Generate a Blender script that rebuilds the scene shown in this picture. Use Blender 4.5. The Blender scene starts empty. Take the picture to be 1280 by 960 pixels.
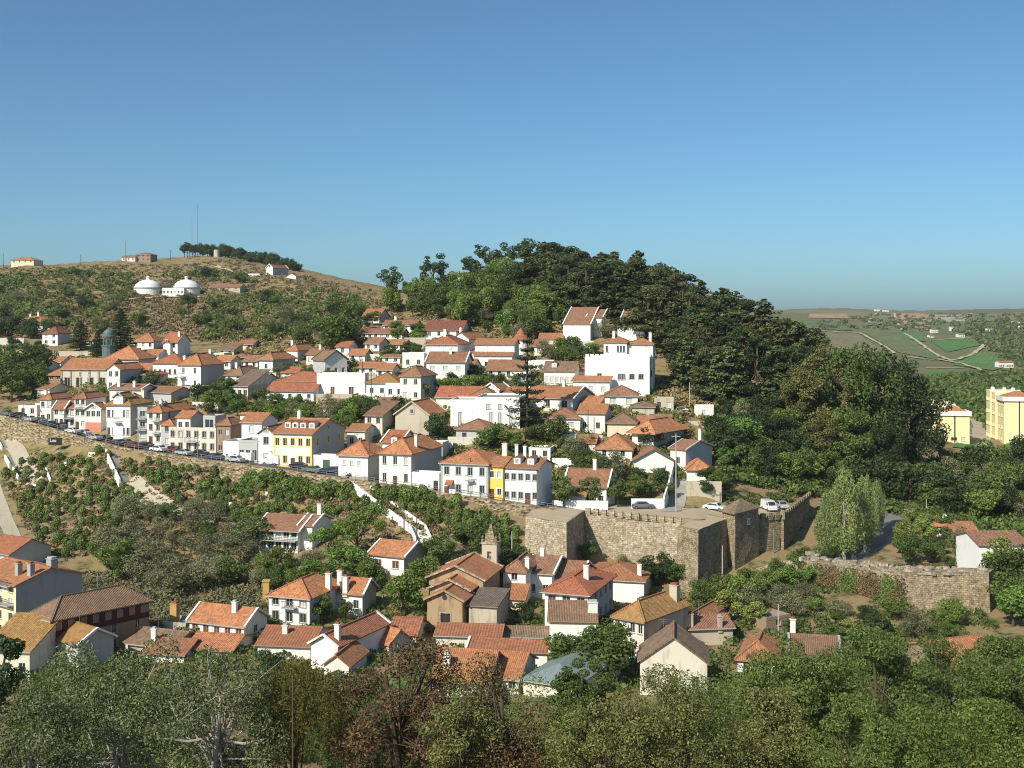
import bpy, math, random
import numpy as np

S = bpy.context.scene
COL = S.collection
R = math.radians
rng = np.random.default_rng(7)
rnd = random.Random(11)

# ------------------------------------------------------------------ camera
F, HOR, CZ = 1500.0, 400.0, 70.0          # focal length in photo pixels, eye-level row, eye height
cam = bpy.data.cameras.new('camera'); camo = bpy.data.objects.new('camera', cam)
COL.objects.link(camo); S.camera = camo
camo.location = (0, 0, CZ); camo.rotation_euler = (R(90), 0, 0)
cam.sensor_fit = 'HORIZONTAL'; cam.sensor_width = 36.0; cam.lens = 36.0 * F / 1280.0
cam.shift_y = -(480.0 - HOR) / 1280.0
cam.clip_start = 0.5; cam.clip_end = 20000

# ------------------------------------------------------------------ sky and sun
SUN_EL = 37.0
SUN_DIR = np.array([-0.62, -0.785])        # horizontal direction towards the sun
wd = bpy.data.worlds.new('World'); S.world = wd; wd.use_nodes = True
wn = wd.node_tree; bg = wn.nodes['Background']
sky = wn.nodes.new('ShaderNodeTexSky'); sky.sky_type = 'NISHITA'; sky.sun_disc = False
sky.sun_elevation = R(SUN_EL); sky.sun_rotation = math.atan2(SUN_DIR[0], SUN_DIR[1])
sky.altitude = 0; sky.air_density = 0.7; sky.dust_density = 1.1; sky.ozone_density = 6.5
tint = wn.nodes.new('ShaderNodeMix'); tint.data_type = 'RGBA'; tint.blend_type = 'MULTIPLY'; tint.inputs[0].default_value = 1
tint.inputs[7].default_value = (0.90, 1.06, 0.94, 1)      # white balance of the whole sky
wn.links.new(sky.outputs[0], tint.inputs[6]); wn.links.new(tint.outputs[2], bg.inputs[0]); bg.inputs[1].default_value = 0.118
sl = bpy.data.lights.new('sun', 'SUN'); slo = bpy.data.objects.new('sun', sl); COL.objects.link(slo)
sl.energy = 5.0; sl.angle = R(0.53); sl.color = (1.0, 0.93, 0.80)
_d = SUN_DIR / np.linalg.norm(SUN_DIR); ce = math.cos(R(SUN_EL))
from mathutils import Vector
slo.rotation_euler = Vector((_d[0]*ce, _d[1]*ce, math.sin(R(SUN_EL)))).to_track_quat('Z', 'Y').to_euler()
slo.location = (-200, -100, 300)
S.view_settings.view_transform = 'Standard'; S.view_settings.look = 'None'
S.view_settings.exposure = 0.12; S.view_settings.gamma = 1.0; S.view_settings.use_curve_mapping = False
S.cycles.use_denoising = True
try:
    S.cycles.denoiser = 'OPENIMAGEDENOISE'; S.cycles.denoising_input_passes = 'RGB_ALBEDO_NORMAL'; S.cycles.denoising_prefilter = 'NONE'
except Exception: pass
S.cycles.pixel_filter_type = 'BLACKMAN_HARRIS'; S.cycles.filter_width = 1.0
S.cycles.max_bounces = 6; S.cycles.diffuse_bounces = 4; S.cycles.glossy_bounces = 2
S.cycles.transmission_bounces = 2; S.cycles.volume_bounces = 0

# ------------------------------------------------------------------ terrain
# the lie of the land as surveyed points: (column, row, distance) -> x, distance, height
# retaining wall / castle line: column, row of its top, distance
WALL = [(-500,455,372),(-300,478,345),(-120,500,315),(0,519,295),(60,534,283),(120,552,272),(160,561,265),(250,574,252),
        (335,585,243),(440,600,234),(510,610,229),(575,619,225),(650,630,221),(690,637,219),(731,641,221),
        (800,645,217),(873,651,212),(905,648,219),(947,645,224),(980,644,227),(1012,630,246),(1060,620,262),(1200,610,280),(1900,600,300)]
UP = [ # behind the wall: the town hill
 (160,540,285),(60,522,300),(0,508,312),(270,562,262),(400,583,250),(500,598,243),(600,612,238),(700,620,238),(780,618,240),
 (850,612,243),(900,610,246),(960,615,250),
 (455,552,268),(600,532,264),(640,545,258),(700,585,246),(770,568,252),(830,580,246),(880,600,240),
 (330,520,285),(250,500,290),(430,503,288),(500,506,284),(130,492,310),(200,487,312),(60,480,335),(0,472,350),
 (560,484,302),(650,472,312),(700,500,288),(790,491,302),(760,512,282),(820,520,275),(860,520,280),(900,520,290),(960,525,285),
 (310,470,328),(400,463,332),(200,447,372),(100,440,392),(0,432,420),(280,440,380),(350,440,360),
 (430,437,362),(480,430,366),(540,424,372),(600,415,376),(640,440,345),(700,437,338),(760,428,342),(830,440,335),
 (600,400,396),(700,402,372),(500,408,392),(470,395,420),(540,395,420),
 (650,352,440),(720,354,432),(800,374,402),(850,390,382),(900,414,360),(950,436,345),(1000,456,330),(900,470,325),(960,490,310),(1000,500,298),
 (590,358,455),(550,366,462),(500,372,485),(470,376,520),(430,372,560),
 (650,352,500),(800,374,470),(900,420,430),(1000,470,400),
 (0,400,500),(100,400,490),(200,400,500),(270,400,520),(350,410,455),
 (0,372,600),(100,372,600),(185,366,620),(233,366,620),(300,372,610),(340,365,640),(400,368,610),
 (0,338,760),(80,336,760),(160,328,780),(220,327,780),(270,320,790),(320,328,760),(350,347,680),(380,344,720),(440,356,680),(470,362,660),
 (0,334,840),(130,328,860),(220,325,860),(300,320,850),(370,336,800),(-250,340,800),(-250,400,500),(-250,440,420),(-450,380,600)]
LO = [ # in front of the wall: slope and valley floor
 (0,566,285),(60,560,278),(120,562,268),(160,572,260),(250,582,250),(335,590,241),(440,606,232),(510,616,227),(575,628,222),(650,655,216),(690,690,209),
 (-300,520,330),(-150,540,305),
 (-150,600,280),(-150,660,240),(0,610,268),(30,620,264),(10,680,235),(30,700,224),(80,620,260),(150,606,256),(180,640,243),(100,680,232),(200,720,212),(60,720,215),
 (300,612,246),(330,640,234),(350,690,213),(430,628,231),(470,660,219),(480,700,203),(540,650,219),(540,692,204),(600,655,217),(600,700,205),
 (280,700,215),(250,680,225),(400,715,203),(300,760,188),(200,780,182),(100,790,182),(0,790,180),(-200,790,180),
 (640,720,204),(700,735,206),(780,735,207),(850,738,205),(905,735,206),(945,720,210),(985,705,216),(1020,695,222),
 (380,782,179),(470,770,184),(580,790,178),(640,770,186),(740,775,184),(830,770,186),(930,760,192),(1000,745,196),(1060,745,195),(1190,765,189),
 (100,860,152),(400,855,150),(640,850,152),(850,855,150),(1000,860,148),(1200,860,146),(-300,860,150),(1600,850,150),
 (940,900,118),(400,900,118),(640,960,100),(100,960,100),(1200,960,100),(640,1080,70),(0,1080,70),(1280,1080,70),(640,1250,45),(100,1250,45),(1180,1250,45),
 (640,1500,25),(-300,1080,70),(1700,1080,70),(640,1500,25),(-500,1500,25),(1800,1500,25),(640,1650,8),(-500,1650,8),(1800,1650,8),(640,1000,4),(-500,1000,4),(1800,1000,4)]
RT = [ # right-hand side: valley with the lower road, the flats, far vineyards
 (1060,690,224),(1090,672,232),(1110,650,244),(1140,640,252),(1180,668,232),(1240,715,206),(1280,720,204),(1500,700,210),
 (1050,600,268),(1120,600,280),(1200,610,280),(1280,620,275),(1500,620,275),
 (1070,575,285),(1150,572,320),(1190,554,352),(1245,548,368),(1280,545,372),(1500,540,380),
 (1030,520,300),(1060,545,290),
 (1100,540,400),(1200,515,470),(1280,510,500),(1600,505,500),(1190,494,700),(1280,488,760),(1600,480,760),
 (1150,484,900),(1250,468,1000),(1280,466,1020),(1600,460,1020),(1120,470,1000),
 (1000,420,1700),(1060,446,1300),(1140,445,1350),(1200,448,1300),(1280,440,1300),(1600,430,1300),
 (960,400,2300),(1100,410,1900),(1180,412,1900),(1240,405,2000),(1280,402,2000),(1600,395,2000),
 (960,391,2700),(1100,389.5,2700),(1180,390,2700),(1280,391.5,2700),(1600,390,2700),(700,392,2700),(0,392,2700),(-500,392,2700),
 (700,400,1800),(400,400,1700),(0,400,1600),(-500,400,1600),(700,420,900),(850,440,700),(960,470,600),(500,390,1000),(200,350,1200),(-300,350,1200),
 (640,395,5500),(-500,395,5500),(1700,395,5500)]
def _uvz(L):
    a = np.array(L, float)
    return np.stack([(a[:,0]-640)/F*1.0, np.log(a[:,2]), CZ-(a[:,1]-HOR)/F*a[:,2]], 1)
class RBF:
    def __init__(s, pts, smooth=0.004):
        p = _uvz(pts); _, i = np.unique(np.round(p[:,:2],4), axis=0, return_index=True); p = p[i]
        s.c = p[:,:2]; n = len(p)
        d = np.linalg.norm(s.c[:,None]-s.c[None], axis=2)
        A = np.zeros((n+3,n+3)); A[:n,:n] = d - smooth*np.eye(n); A[:n,n] = 1; A[:n,n+1:] = s.c; A[n:,:n] = A[:n,n:].T
        s.w = np.linalg.solve(A, np.concatenate([p[:,2], np.zeros(3)]))
    def __call__(s, u, v):
        out = np.empty(u.shape); uf, vf = u.ravel(), v.ravel(); o = out.ravel(); n = len(s.c)
        for k in range(0, len(uf), 40000):
            d = np.hypot(uf[k:k+40000,None]-s.c[None,:,0], vf[k:k+40000,None]-s.c[None,:,1])
            o[k:k+40000] = d @ s.w[:n] + s.w[n] + s.w[n+1]*uf[k:k+40000] + s.w[n+2]*vf[k:k+40000]
        return o.reshape(u.shape)
_wa = np.array(WALL, float)
def wallY(px): return np.interp(px, _wa[:,0], _wa[:,2])
_wz = CZ-(_wa[:,1]-HOR)/F*_wa[:,2]
def roadz(px): return np.interp(px, _wa[:,0], _wz)
def bandw(px): return np.interp(px, [-500,700,780,900,1000,1100],[9,9,12,14,8,2])
GPX = np.arange(-500, 1801, 6.0)
GY = np.concatenate([np.geomspace(4,100,50)[:-1], np.arange(100,300,1.0), np.arange(300,480,2.0), np.geomspace(480,6000,130)])
_p, _y = np.meshgrid(GPX, GY, indexing='ij')
_u, _v = (_p-640)/F, np.log(_y)
_wY = wallY(_p)
zu = RBF(UP+RT)(_u,_v); zl = RBF(LO+RT)(_u,_v)
zr = RBF([q for q in UP if q[0]>840]+[q for q in LO if q[0]>840 or q[2]<160]+RT)(_u,_v)
_t = np.clip((_y-_wY-bandw(_p))/7.0, 0, 1); _t = _t*_t*(3-2*_t)
zu = roadz(_p)*(1-_t) + zu*_t
GZ = np.where(_y > _wY, zu, zl)
_w = np.clip((_p-1000)/70.0, 0, 1); _w = _w*_w*(3-2*_w)
GZ = GZ*(1-_w) + zr*_w
_X = (_p-640)/F*_y
_amp = np.clip((_y-300)/300,0,1)*1.0+0.12
_flat = np.where((_y>_wY)&(_y<_wY+bandw(_p)+2)&(_p<1040), 0, 1)
GZ = GZ + _flat*_amp*(np.sin(_X*.11+_y*.07)*.5+np.sin(_X*.23-_y*.19+1.3)*.35+np.sin(_X*.47+_y*.41+2)*.2)
GZ = GZ + np.clip((_y-1000)/900,0,1)*(5.0*np.sin(_X*.0051+_y*.0031)+4.0*np.sin(_X*.0113-_y*.0047+1)+2.2*np.sin(_X*.027+_y*.011))
def tz(px, Y):
    """terrain height at column px and distance Y"""
    i = np.clip((np.asarray(px,float)-GPX[0])/6.0, 0, len(GPX)-1.001); i0 = i.astype(int); fi = i-i0
    Y = np.asarray(Y,float); j0 = np.clip(np.searchsorted(GY, Y)-1, 0, len(GY)-2)
    fj = np.clip((Y-GY[j0])/(GY[j0+1]-GY[j0]),0,1)
    a = GZ[i0,j0]*(1-fj)+GZ[i0,j0+1]*fj; b = GZ[i0+1,j0]*(1-fj)+GZ[i0+1,j0+1]*fj
    return a*(1-fi)+b*fi
def txy(x, y): return float(tz(640+F*x/y, y))
_RY = np.concatenate([np.arange(95,480,0.25), np.geomspace(480,5800,1200)])
def ground(px, py, y0=95):
    """the point of the ground seen at column px, row py"""
    ys = _RY[_RY>=y0]
    d = tz(np.full(len(ys),px), ys) - (CZ-(py-HOR)/F*ys)
    k = np.argmax(d>=0)
    if d[k] < 0: k = int(np.argmax(d))
    Y = ys[k]
    return np.array([(px-640)/F*Y, Y, float(tz(px,Y))])
def at(px, py, Y): return np.array([(px-640)/F*Y, Y, CZ-(py-HOR)/F*Y])
def colrow(p): return 640+F*p[0]/p[1], HOR+F*(CZ-p[2])/p[1]

# ------------------------------------------------------------------ materials
MATS = {}
def _new(name):
    m = bpy.data.materials.new(name); m.use_nodes = True
    nt = m.node_tree; b = nt.nodes['Principled BSDF']; MATS[name] = m
    return m, nt, b
def N(nt, t, **kw):
    n = nt.nodes.new(t)
    for k, v in kw.items(): setattr(n, k, v)
    return n
def L(nt, a, b): nt.links.new(a, b)
def ramp(nt, fac, stops):
    r = N(nt, 'ShaderNodeValToRGB'); e = r.color_ramp.elements
    while len(e) < len(stops): e.new(0.5)
    for k, (p, c) in enumerate(stops): e[k].position = p; e[k].color = (*c, 1) if len(c)==3 else c
    if fac is not None: L(nt, fac, r.inputs[0])
    return r.outputs[0]
def noise(nt, vec, scale, detail=4, rough=0.55, dist=0):
    n = N(nt, 'ShaderNodeTexNoise'); n.inputs['Scale'].default_value = scale; n.inputs['Detail'].default_value = detail
    n.inputs['Roughness'].default_value = rough; n.inputs['Distortion'].default_value = dist
    if vec is not None: L(nt, vec, n.inputs['Vector'])
    return n.outputs['Fac']
def mix(nt, fac, a, b, mode='MIX'):
    m = N(nt, 'ShaderNodeMix', data_type='RGBA', blend_type=mode)
    for k, v in ((0,fac),(6,a),(7,b)):
        if isinstance(v, (int,float)): m.inputs[k].default_value = v
        elif isinstance(v, tuple): m.inputs[k].default_value = (*v,1) if len(v)==3 else v
        else: L(nt, v, m.inputs[k])
    return m.outputs[2]
def bump(nt, b, h, strength=0.5, dist=0.1):
    n = N(nt, 'ShaderNodeBump'); n.inputs['Strength'].default_value = strength; n.inputs['Distance'].default_value = dist
    L(nt, h, n.inputs['Height']); L(nt, n.outputs[0], b.inputs['Normal'])
def worldpos(nt): return N(nt, 'ShaderNodeNewGeometry').outputs['Position']
def rgbscale(c, k): return tuple(min(1,x*k) for x in c)

def m_plaster(name, c, grime=0.35, dirt=(0.32,0.29,0.24)):
    m, nt, b = _new(name); pos = worldpos(nt)
    mp = N(nt,'ShaderNodeMapping'); mp.inputs['Scale'].default_value = (1,1,0.25); L(nt,pos,mp.inputs[0])
    n1 = noise(nt, mp.outputs[0], 0.9, 6, 0.65); n2 = noise(nt, pos, 0.25, 3)
    f1 = ramp(nt, n1, [(0.52,(0,0,0)),(0.78,(1,1,1))]); 
    mu = N(nt,'ShaderNodeMath',operation='MULTIPLY'); L(nt,f1,mu.inputs[0]); mu.inputs[1].default_value = grime
    base = mix(nt, n2, rgbscale(c,0.93), rgbscale(c,1.05))
    colr = mix(nt, mu.outputs[0], base, dirt)
    L(nt, colr, b.inputs['Base Color']); b.inputs['Roughness'].default_value = 0.9; b.inputs['Specular IOR Level'].default_value = 0.2
    bump(nt, b, noise(nt,pos,6,4), 0.25, 0.03)
    return m
def m_roof(name, c, old=0.4, lich=(0.13,0.10,0.065), rows=0.24):
    """clay tiles: rounded tile ribs run down the slope (UV: metres along the eave / up the slope)"""
    m, nt, b = _new(name); uv = N(nt,'ShaderNodeUVMap').outputs[0]; pos = worldpos(nt)
    sep = N(nt,'ShaderNodeSeparateXYZ'); L(nt,uv,sep.inputs[0])
    def saw(o, per):
        d = N(nt,'ShaderNodeMath',operation='DIVIDE'); L(nt,o,d.inputs[0]); d.inputs[1].default_value = per
        fr = N(nt,'ShaderNodeMath',operation='FRACT'); L(nt,d.outputs[0],fr.inputs[0]); return d.outputs[0], fr.outputs[0]
    du, fu = saw(sep.outputs[0], rows); dv, fv = saw(sep.outputs[1], 0.38)
    flo = []
    for o in (du,dv):
        f = N(nt,'ShaderNodeMath',operation='FLOOR'); L(nt,o,f.inputs[0]); flo.append(f.outputs[0])
    cb = N(nt,'ShaderNodeCombineXYZ'); L(nt,flo[0],cb.inputs[0]); L(nt,flo[1],cb.inputs[1])
    wn_ = N(nt,'ShaderNodeTexWhiteNoise',noise_dimensions='2D'); L(nt,cb.outputs[0],wn_.inputs['Vector'])
    oi = N(nt,'ShaderNodeObjectInfo')
    base = mix(nt, wn_.outputs[0], rgbscale(c,0.68), rgbscale(c,1.3))
    base = mix(nt, oi.outputs['Random'], base, mix(nt, 0.5, base, (0.34,0.15,0.075)), 'MIX')
    n1 = noise(nt, pos, 0.45, 6, 0.7); n2 = noise(nt, pos, 2.2, 4, 0.7)
    f = ramp(nt, n1, [(0.38,(0,0,0)),(0.68,(1,1,1))]); f2 = ramp(nt, n2, [(0.45,(0,0,0)),(0.75,(1,1,1))])
    a = N(nt,'ShaderNodeMath',operation='MAXIMUM'); L(nt,f,a.inputs[0]); L(nt,f2,a.inputs[1])
    a2 = N(nt,'ShaderNodeMath',operation='MULTIPLY'); L(nt,a.outputs[0],a2.inputs[0]); a2.inputs[1].default_value = old
    colr = mix(nt, a2.outputs[0], base, lich)
    # rib profile across each tile column, used for the bump height
    si = N(nt,'ShaderNodeMath',operation='PINGPONG'); L(nt,fu,si.inputs[0]); si.inputs[1].default_value = 0.5
    L(nt, colr, b.inputs['Base Color']); b.inputs['Roughness'].default_value = 0.85; b.inputs['Specular IOR Level'].default_value = 0.25
    hh = N(nt,'ShaderNodeMath',operation='MULTIPLY_ADD'); L(nt,fv,hh.inputs[0]); hh.inputs[1].default_value = -0.25; L(nt,si.outputs[0],hh.inputs[2])
    bump(nt, b, hh.outputs[0], 0.9, 0.16)
    return m
def m_stone(name, c, mortar, bw=0.55, bh=0.32, stain=0.4, staincol=(0.07,0.06,0.045), uv=True):
    m, nt, b = _new(name); pos = worldpos(nt)
    vec = N(nt,'ShaderNodeUVMap').outputs[0] if uv else pos
    nd = N(nt,'ShaderNodeTexNoise'); nd.inputs['Scale'].default_value = 1.2; L(nt,vec,nd.inputs['Vector'])
    va = N(nt,'ShaderNodeVectorMath',operation='MULTIPLY_ADD'); L(nt,nd.outputs['Color'],va.inputs[0]); va.inputs[1].default_value=(0.5,0.42,0.42); L(nt,vec,va.inputs[2])
    br = N(nt,'ShaderNodeTexBrick'); L(nt,va.outputs[0],br.inputs['Vector']); br.inputs['Scale'].default_value = 1
    br.inputs['Brick Width'].default_value = bw; br.inputs['Row Height'].default_value = bh; br.inputs['Mortar Size'].default_value = 0.035
    br.inputs['Color1'].default_value = (*rgbscale(c,0.86),1); br.inputs['Color2'].default_value = (*rgbscale(c,1.10),1); br.inputs['Mortar'].default_value = (*mortar,1)
    n1 = noise(nt, pos, 0.35, 7, 0.7, 0.5); n2 = noise(nt, pos, 2.5, 5, 0.7)
    f = ramp(nt, n1, [(0.48,(0,0,0)),(0.75,(1,1,1))])
    mu = N(nt,'ShaderNodeMath',operation='MULTIPLY'); L(nt,f,mu.inputs[0]); mu.inputs[1].default_value = stain
    c1 = mix(nt, mu.outputs[0], br.outputs['Color'], staincol)
    vs = N(nt,'ShaderNodeTexVoronoi'); vs.inputs['Scale'].default_value = 2.3; L(nt,pos,vs.inputs['Vector'])
    sv = N(nt,'ShaderNodeSeparateColor'); L(nt,vs.outputs['Color'],sv.inputs[0])
    c1 = mix(nt, 1.0, c1, ramp(nt, sv.outputs[0], [(0,(0.72,0.70,0.66)),(0.6,(1,1,1)),(1,(1.25,1.24,1.2))]), 'MULTIPLY')
    mps = N(nt,'ShaderNodeMapping'); mps.inputs['Scale'].default_value = (1,1,0.16); L(nt,pos,mps.inputs[0])
    n5 = noise(nt, mps.outputs[0], 0.9, 6, 0.7, 0.4)
    c1 = mix(nt, ramp(nt, n5, [(0.54,(0,0,0)),(0.76,(0.75,0.75,0.75))]), c1, staincol)
    f2 = ramp(nt, n2, [(0.4,(0.72,0.72,0.72)),(0.7,(1.18,1.18,1.18))])
    c2 = mix(nt, 1.0, c1, f2, 'MULTIPLY')
    L(nt,c2,b.inputs['Base Color']); b.inputs['Roughness'].default_value = 0.95; b.inputs['Specular IOR Level'].default_value = 0.1
    ad = N(nt,'ShaderNodeMath',operation='MULTIPLY_ADD'); L(nt,br.outputs['Fac'],ad.inputs[0]); ad.inputs[1].default_value = -0.3; L(nt,n2,ad.inputs[2])
    bump(nt, b, ad.outputs[0], 0.9, 0.18)
    return m
def m_rubble(name):
    m, nt, b = _new(name); pos = worldpos(nt)
    mp = N(nt,'ShaderNodeMapping'); mp.inputs['Scale'].default_value = (1,1,1.5); L(nt,pos,mp.inputs[0])
    vo = N(nt,'ShaderNodeTexVoronoi'); vo.inputs['Scale'].default_value = 1.3; L(nt,mp.outputs[0],vo.inputs['Vector'])
    sc = N(nt,'ShaderNodeSeparateColor'); L(nt,vo.outputs['Color'],sc.inputs[0])
    c = ramp(nt, sc.outputs[0], [(0,(0.22,0.165,0.10)),(0.5,(0.35,0.275,0.175)),(1,(0.47,0.385,0.26))])
    mp2 = N(nt,'ShaderNodeMapping'); mp2.inputs['Scale'].default_value = (1,1,0.22); L(nt,pos,mp2.inputs[0])
    n1 = noise(nt, mp2.outputs[0], 0.8, 7, 0.75, 0.6); n2 = noise(nt, pos, 0.12, 4)
    c = mix(nt, ramp(nt,n1,[(0.5,(0,0,0)),(0.68,(1,1,1))]), c, (0.13,0.10,0.06))
    c = mix(nt, ramp(nt,n2,[(0.5,(0,0,0)),(0.7,(0.6,0.6,0.6))]), c, (0.36,0.29,0.16))
    L(nt,c,b.inputs['Base Color']); b.inputs['Roughness'].default_value = 1; b.inputs['Specular IOR Level'].default_value = 0.05
    ad = N(nt,'ShaderNodeMath',operation='ADD'); L(nt,vo.outputs['Distance'],ad.inputs[0]); L(nt,n1,ad.inputs[1])
    bump(nt, b, ad.outputs[0], 1.0, 0.5)
    return m
def m_plain(name, c, rough=0.7, spec=0.3, metal=0.0, var=0.15, scale=1.5):
    m, nt, b = _new(name)
    n = noise(nt, worldpos(nt), scale, 5, 0.6)
    L(nt, mix(nt, n, rgbscale(c,1-var), rgbscale(c,1+var)), b.inputs['Base Color'])
    b.inputs['Roughness'].default_value = rough; b.inputs['Specular IOR Level'].default_value = spec; b.inputs['Metallic'].default_value = metal
    return m
LEAF = 2.2
def m_metal(name, c):
    m, nt, b = _new(name); uv = N(nt,'ShaderNodeUVMap').outputs[0]; sep = N(nt,'ShaderNodeSeparateXYZ'); L(nt,uv,sep.inputs[0])
    d = N(nt,'ShaderNodeMath',operation='DIVIDE'); L(nt,sep.outputs[0],d.inputs[0]); d.inputs[1].default_value = 0.75
    fr = N(nt,'ShaderNodeMath',operation='FRACT'); L(nt,d.outputs[0],fr.inputs[0])
    gt = N(nt,'ShaderNodeMath',operation='GREATER_THAN'); L(nt,fr.outputs[0],gt.inputs[0]); gt.inputs[1].default_value = 0.85
    n = noise(nt, worldpos(nt), 0.8, 5, 0.6)
    L(nt, mix(nt, n, rgbscale(c,0.8), rgbscale(c,1.15)), b.inputs['Base Color']); b.inputs['Roughness'].default_value = 0.5
    bump(nt, b, gt.outputs[0], 1.0, 0.25); return m
def m_leaf(name, c, c2=None, trans=0.42, objvar=0.25, isl=0.45):
    m, nt, b = _new(name); c2 = rgbscale(c2 or rgbscale(c,1.5), LEAF); c = rgbscale(c, LEAF); c = (c[0]*1.1,c[1],c[2]); c2 = (c2[0]*1.1,c2[1],c2[2])
    g = N(nt,'ShaderNodeNewGeometry'); oi = N(nt,'ShaderNodeObjectInfo')
    base = mix(nt, g.outputs['Random Per Island'], rgbscale(c,1-isl), c2)
    hsv = N(nt,'ShaderNodeHueSaturation')
    for sock, lo, hi in (('Hue',0.5-0.035*objvar*4*0.5,0.5+0.03*objvar*4*0.5),('Value',1-objvar,1+objvar)):
        mr = N(nt,'ShaderNodeMapRange'); mr.inputs[3].default_value = lo; mr.inputs[4].default_value = hi; 
        if sock=='Value':
            ml = N(nt,'ShaderNodeMath',operation='FRACT'); m7 = N(nt,'ShaderNodeMath',operation='MULTIPLY'); m7.inputs[1].default_value = 7.31
            L(nt,oi.outputs['Random'],m7.inputs[0]); L(nt,m7.outputs[0],ml.inputs[0]); L(nt,ml.outputs[0],mr.inputs[0])
        else: L(nt,oi.outputs['Random'],mr.inputs[0])
        L(nt,mr.outputs[0],hsv.inputs[sock])
    L(nt,base,hsv.inputs['Color'])
    L(nt,hsv.outputs[0],b.inputs['Base Color']); b.inputs['Roughness'].default_value = 0.6; b.inputs['Specular IOR Level'].default_value = 0.25
    tr = N(nt,'ShaderNodeBsdfTranslucent'); L(nt,hsv.outputs[0],tr.inputs[0])
    ms = N(nt,'ShaderNodeMixShader'); ms.inputs[0].default_value = trans
    L(nt,b.outputs[0],ms.inputs[1]); L(nt,tr.outputs[0],ms.inputs[2]); L(nt,ms.outputs[0],nt.nodes['Material Output'].inputs[0])
    return m

WHITE=(0.80,0.79,0.76)
m_plaster('white', (0.74,0.72,0.67), 0.6); m_plaster('white_clean', (0.79,0.78,0.75), 0.36); m_plaster('white_old', (0.66,0.62,0.53), 0.75, (0.20,0.17,0.13))
m_plaster('cream', (0.68,0.60,0.42), 0.4); m_plaster('grey_plaster', (0.46,0.46,0.45), 0.45); m_plaster('concrete', (0.36,0.36,0.35), 0.6, (0.16,0.15,0.14))  # the grey plaster also paints shade onto right sides of white houses
m_plaster('yellow', (0.80,0.56,0.13), 0.12); m_plaster('pale_yellow', (0.82,0.72,0.40), 0.08); m_plaster('pink', (0.60,0.24,0.17), 0.25)
m_plaster('tan_plaster', (0.40,0.29,0.17), 1.0, (0.11,0.075,0.045)); m_plaster('ruin', (0.50,0.44,0.34), 0.8, (0.14,0.12,0.09)); m_plaster('brown_wall',(0.30,0.22,0.15),0.5,(0.12,0.10,0.08))
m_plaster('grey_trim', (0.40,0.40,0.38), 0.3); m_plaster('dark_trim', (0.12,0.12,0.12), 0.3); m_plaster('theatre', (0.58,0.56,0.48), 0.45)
m_roof('orange', (0.58,0.245,0.115), 0.28); m_roof('red', (0.48,0.165,0.09), 0.28); m_roof('brownorange', (0.48,0.22,0.11), 0.36)
m_roof('brown', (0.36,0.19,0.12), 0.38); m_roof('old', (0.30,0.205,0.135), 0.6, (0.13,0.105,0.075)); m_roof('mustard', (0.44,0.245,0.085), 0.45, (0.22,0.17,0.08))
m_roof('greyroof', (0.20,0.17,0.14), 0.5, (0.10,0.09,0.07)); m_roof('darkred', (0.23,0.085,0.06), 0.4); m_roof('grooved', (0.40,0.155,0.09), 0.35, rows=0.42)
m_metal('metal_roof', (0.21,0.26,0.255)); m_plain('grey_roof_flat',(0.30,0.30,0.29),0.9,0.1)
m_stone('castle', (0.54,0.46,0.33), (0.42,0.35,0.245), 0.6, 0.34, 0.5, (0.12,0.095,0.06)); m_stone('castle_old_shade', (0.42,0.34,0.225), (0.28,0.22,0.15), 0.6, 0.34, 0.65, (0.07,0.06,0.045))  # darker second stone: shade painted into the shaded castle walls, older masonry elsewhere
m_rubble('rubble'); m_stone('cap_stone', (0.52,0.45,0.34),(0.33,0.28,0.2),0.8,0.7,0.35,(0.2,0.17,0.12))
m_plain('glass', (0.035,0.04,0.045), 0.12, 0.6, 0, 0.3); m_plain('blind', (0.52,0.52,0.49), 0.7, 0.2, 0, 0.1); m_plain('brown_shutter', (0.13,0.06,0.03), 0.6, 0.3)
m_plain('frame_white', (0.74,0.74,0.71), 0.5, 0.3, 0, 0.04); m_plain('frame_brown',(0.16,0.08,0.045),0.6); m_plain('frame_grey',(0.33,0.33,0.32),0.7)
m_plain('door_brown', (0.12,0.055,0.03), 0.6); m_plain('door_green', (0.06,0.13,0.07), 0.5); m_plain('door_dark',(0.05,0.045,0.04),0.5)
m_plain('asphalt', (0.085,0.083,0.08), 0.95, 0.1, 0, 0.25, 0.8); m_plain('asphalt_pale', (0.20,0.19,0.175), 0.95, 0.1, 0, 0.25, 0.8)
m_plain('pavement', (0.34,0.32,0.28), 0.95, 0.1, 0, 0.2, 1.0); m_plain('dust', (0.44,0.36,0.25), 1.0, 0.05, 0, 0.2, 0.5); m_plain('track', (0.46,0.38,0.25), 1.0, 0.05, 0, 0.2, 0.2)
m_plain('concrete_path', (0.42,0.37,0.28), 0.95, 0.1, 0, 0.2, 0.7)
m_plain('bark', (0.10,0.075,0.05), 0.95, 0.1, 0, 0.4, 3); m_plain('bark_pale', (0.34,0.31,0.27), 0.9, 0.1, 0, 0.35, 3)
m_plain('pole_wood', (0.10,0.085,0.07), 0.9, 0.1); m_plain('pole_metal', (0.30,0.31,0.31), 0.5, 0.4, 0.6); m_plain('pole_concrete',(0.42,0.41,0.38),0.9,0.1)
m_plain('rubber', (0.02,0.02,0.02), 0.8); m_plain('rim', (0.35,0.35,0.36), 0.35, 0.5, 0.8); m_plain('lamp_glass',(0.7,0.7,0.65),0.2,0.5)
m_plain('black_board', (0.015,0.015,0.017), 0.6); m_plain('lettering', (0.75,0.75,0.72), 0.6); m_plain('dome_green', (0.10,0.15,0.145), 0.5, 0.4)
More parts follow.
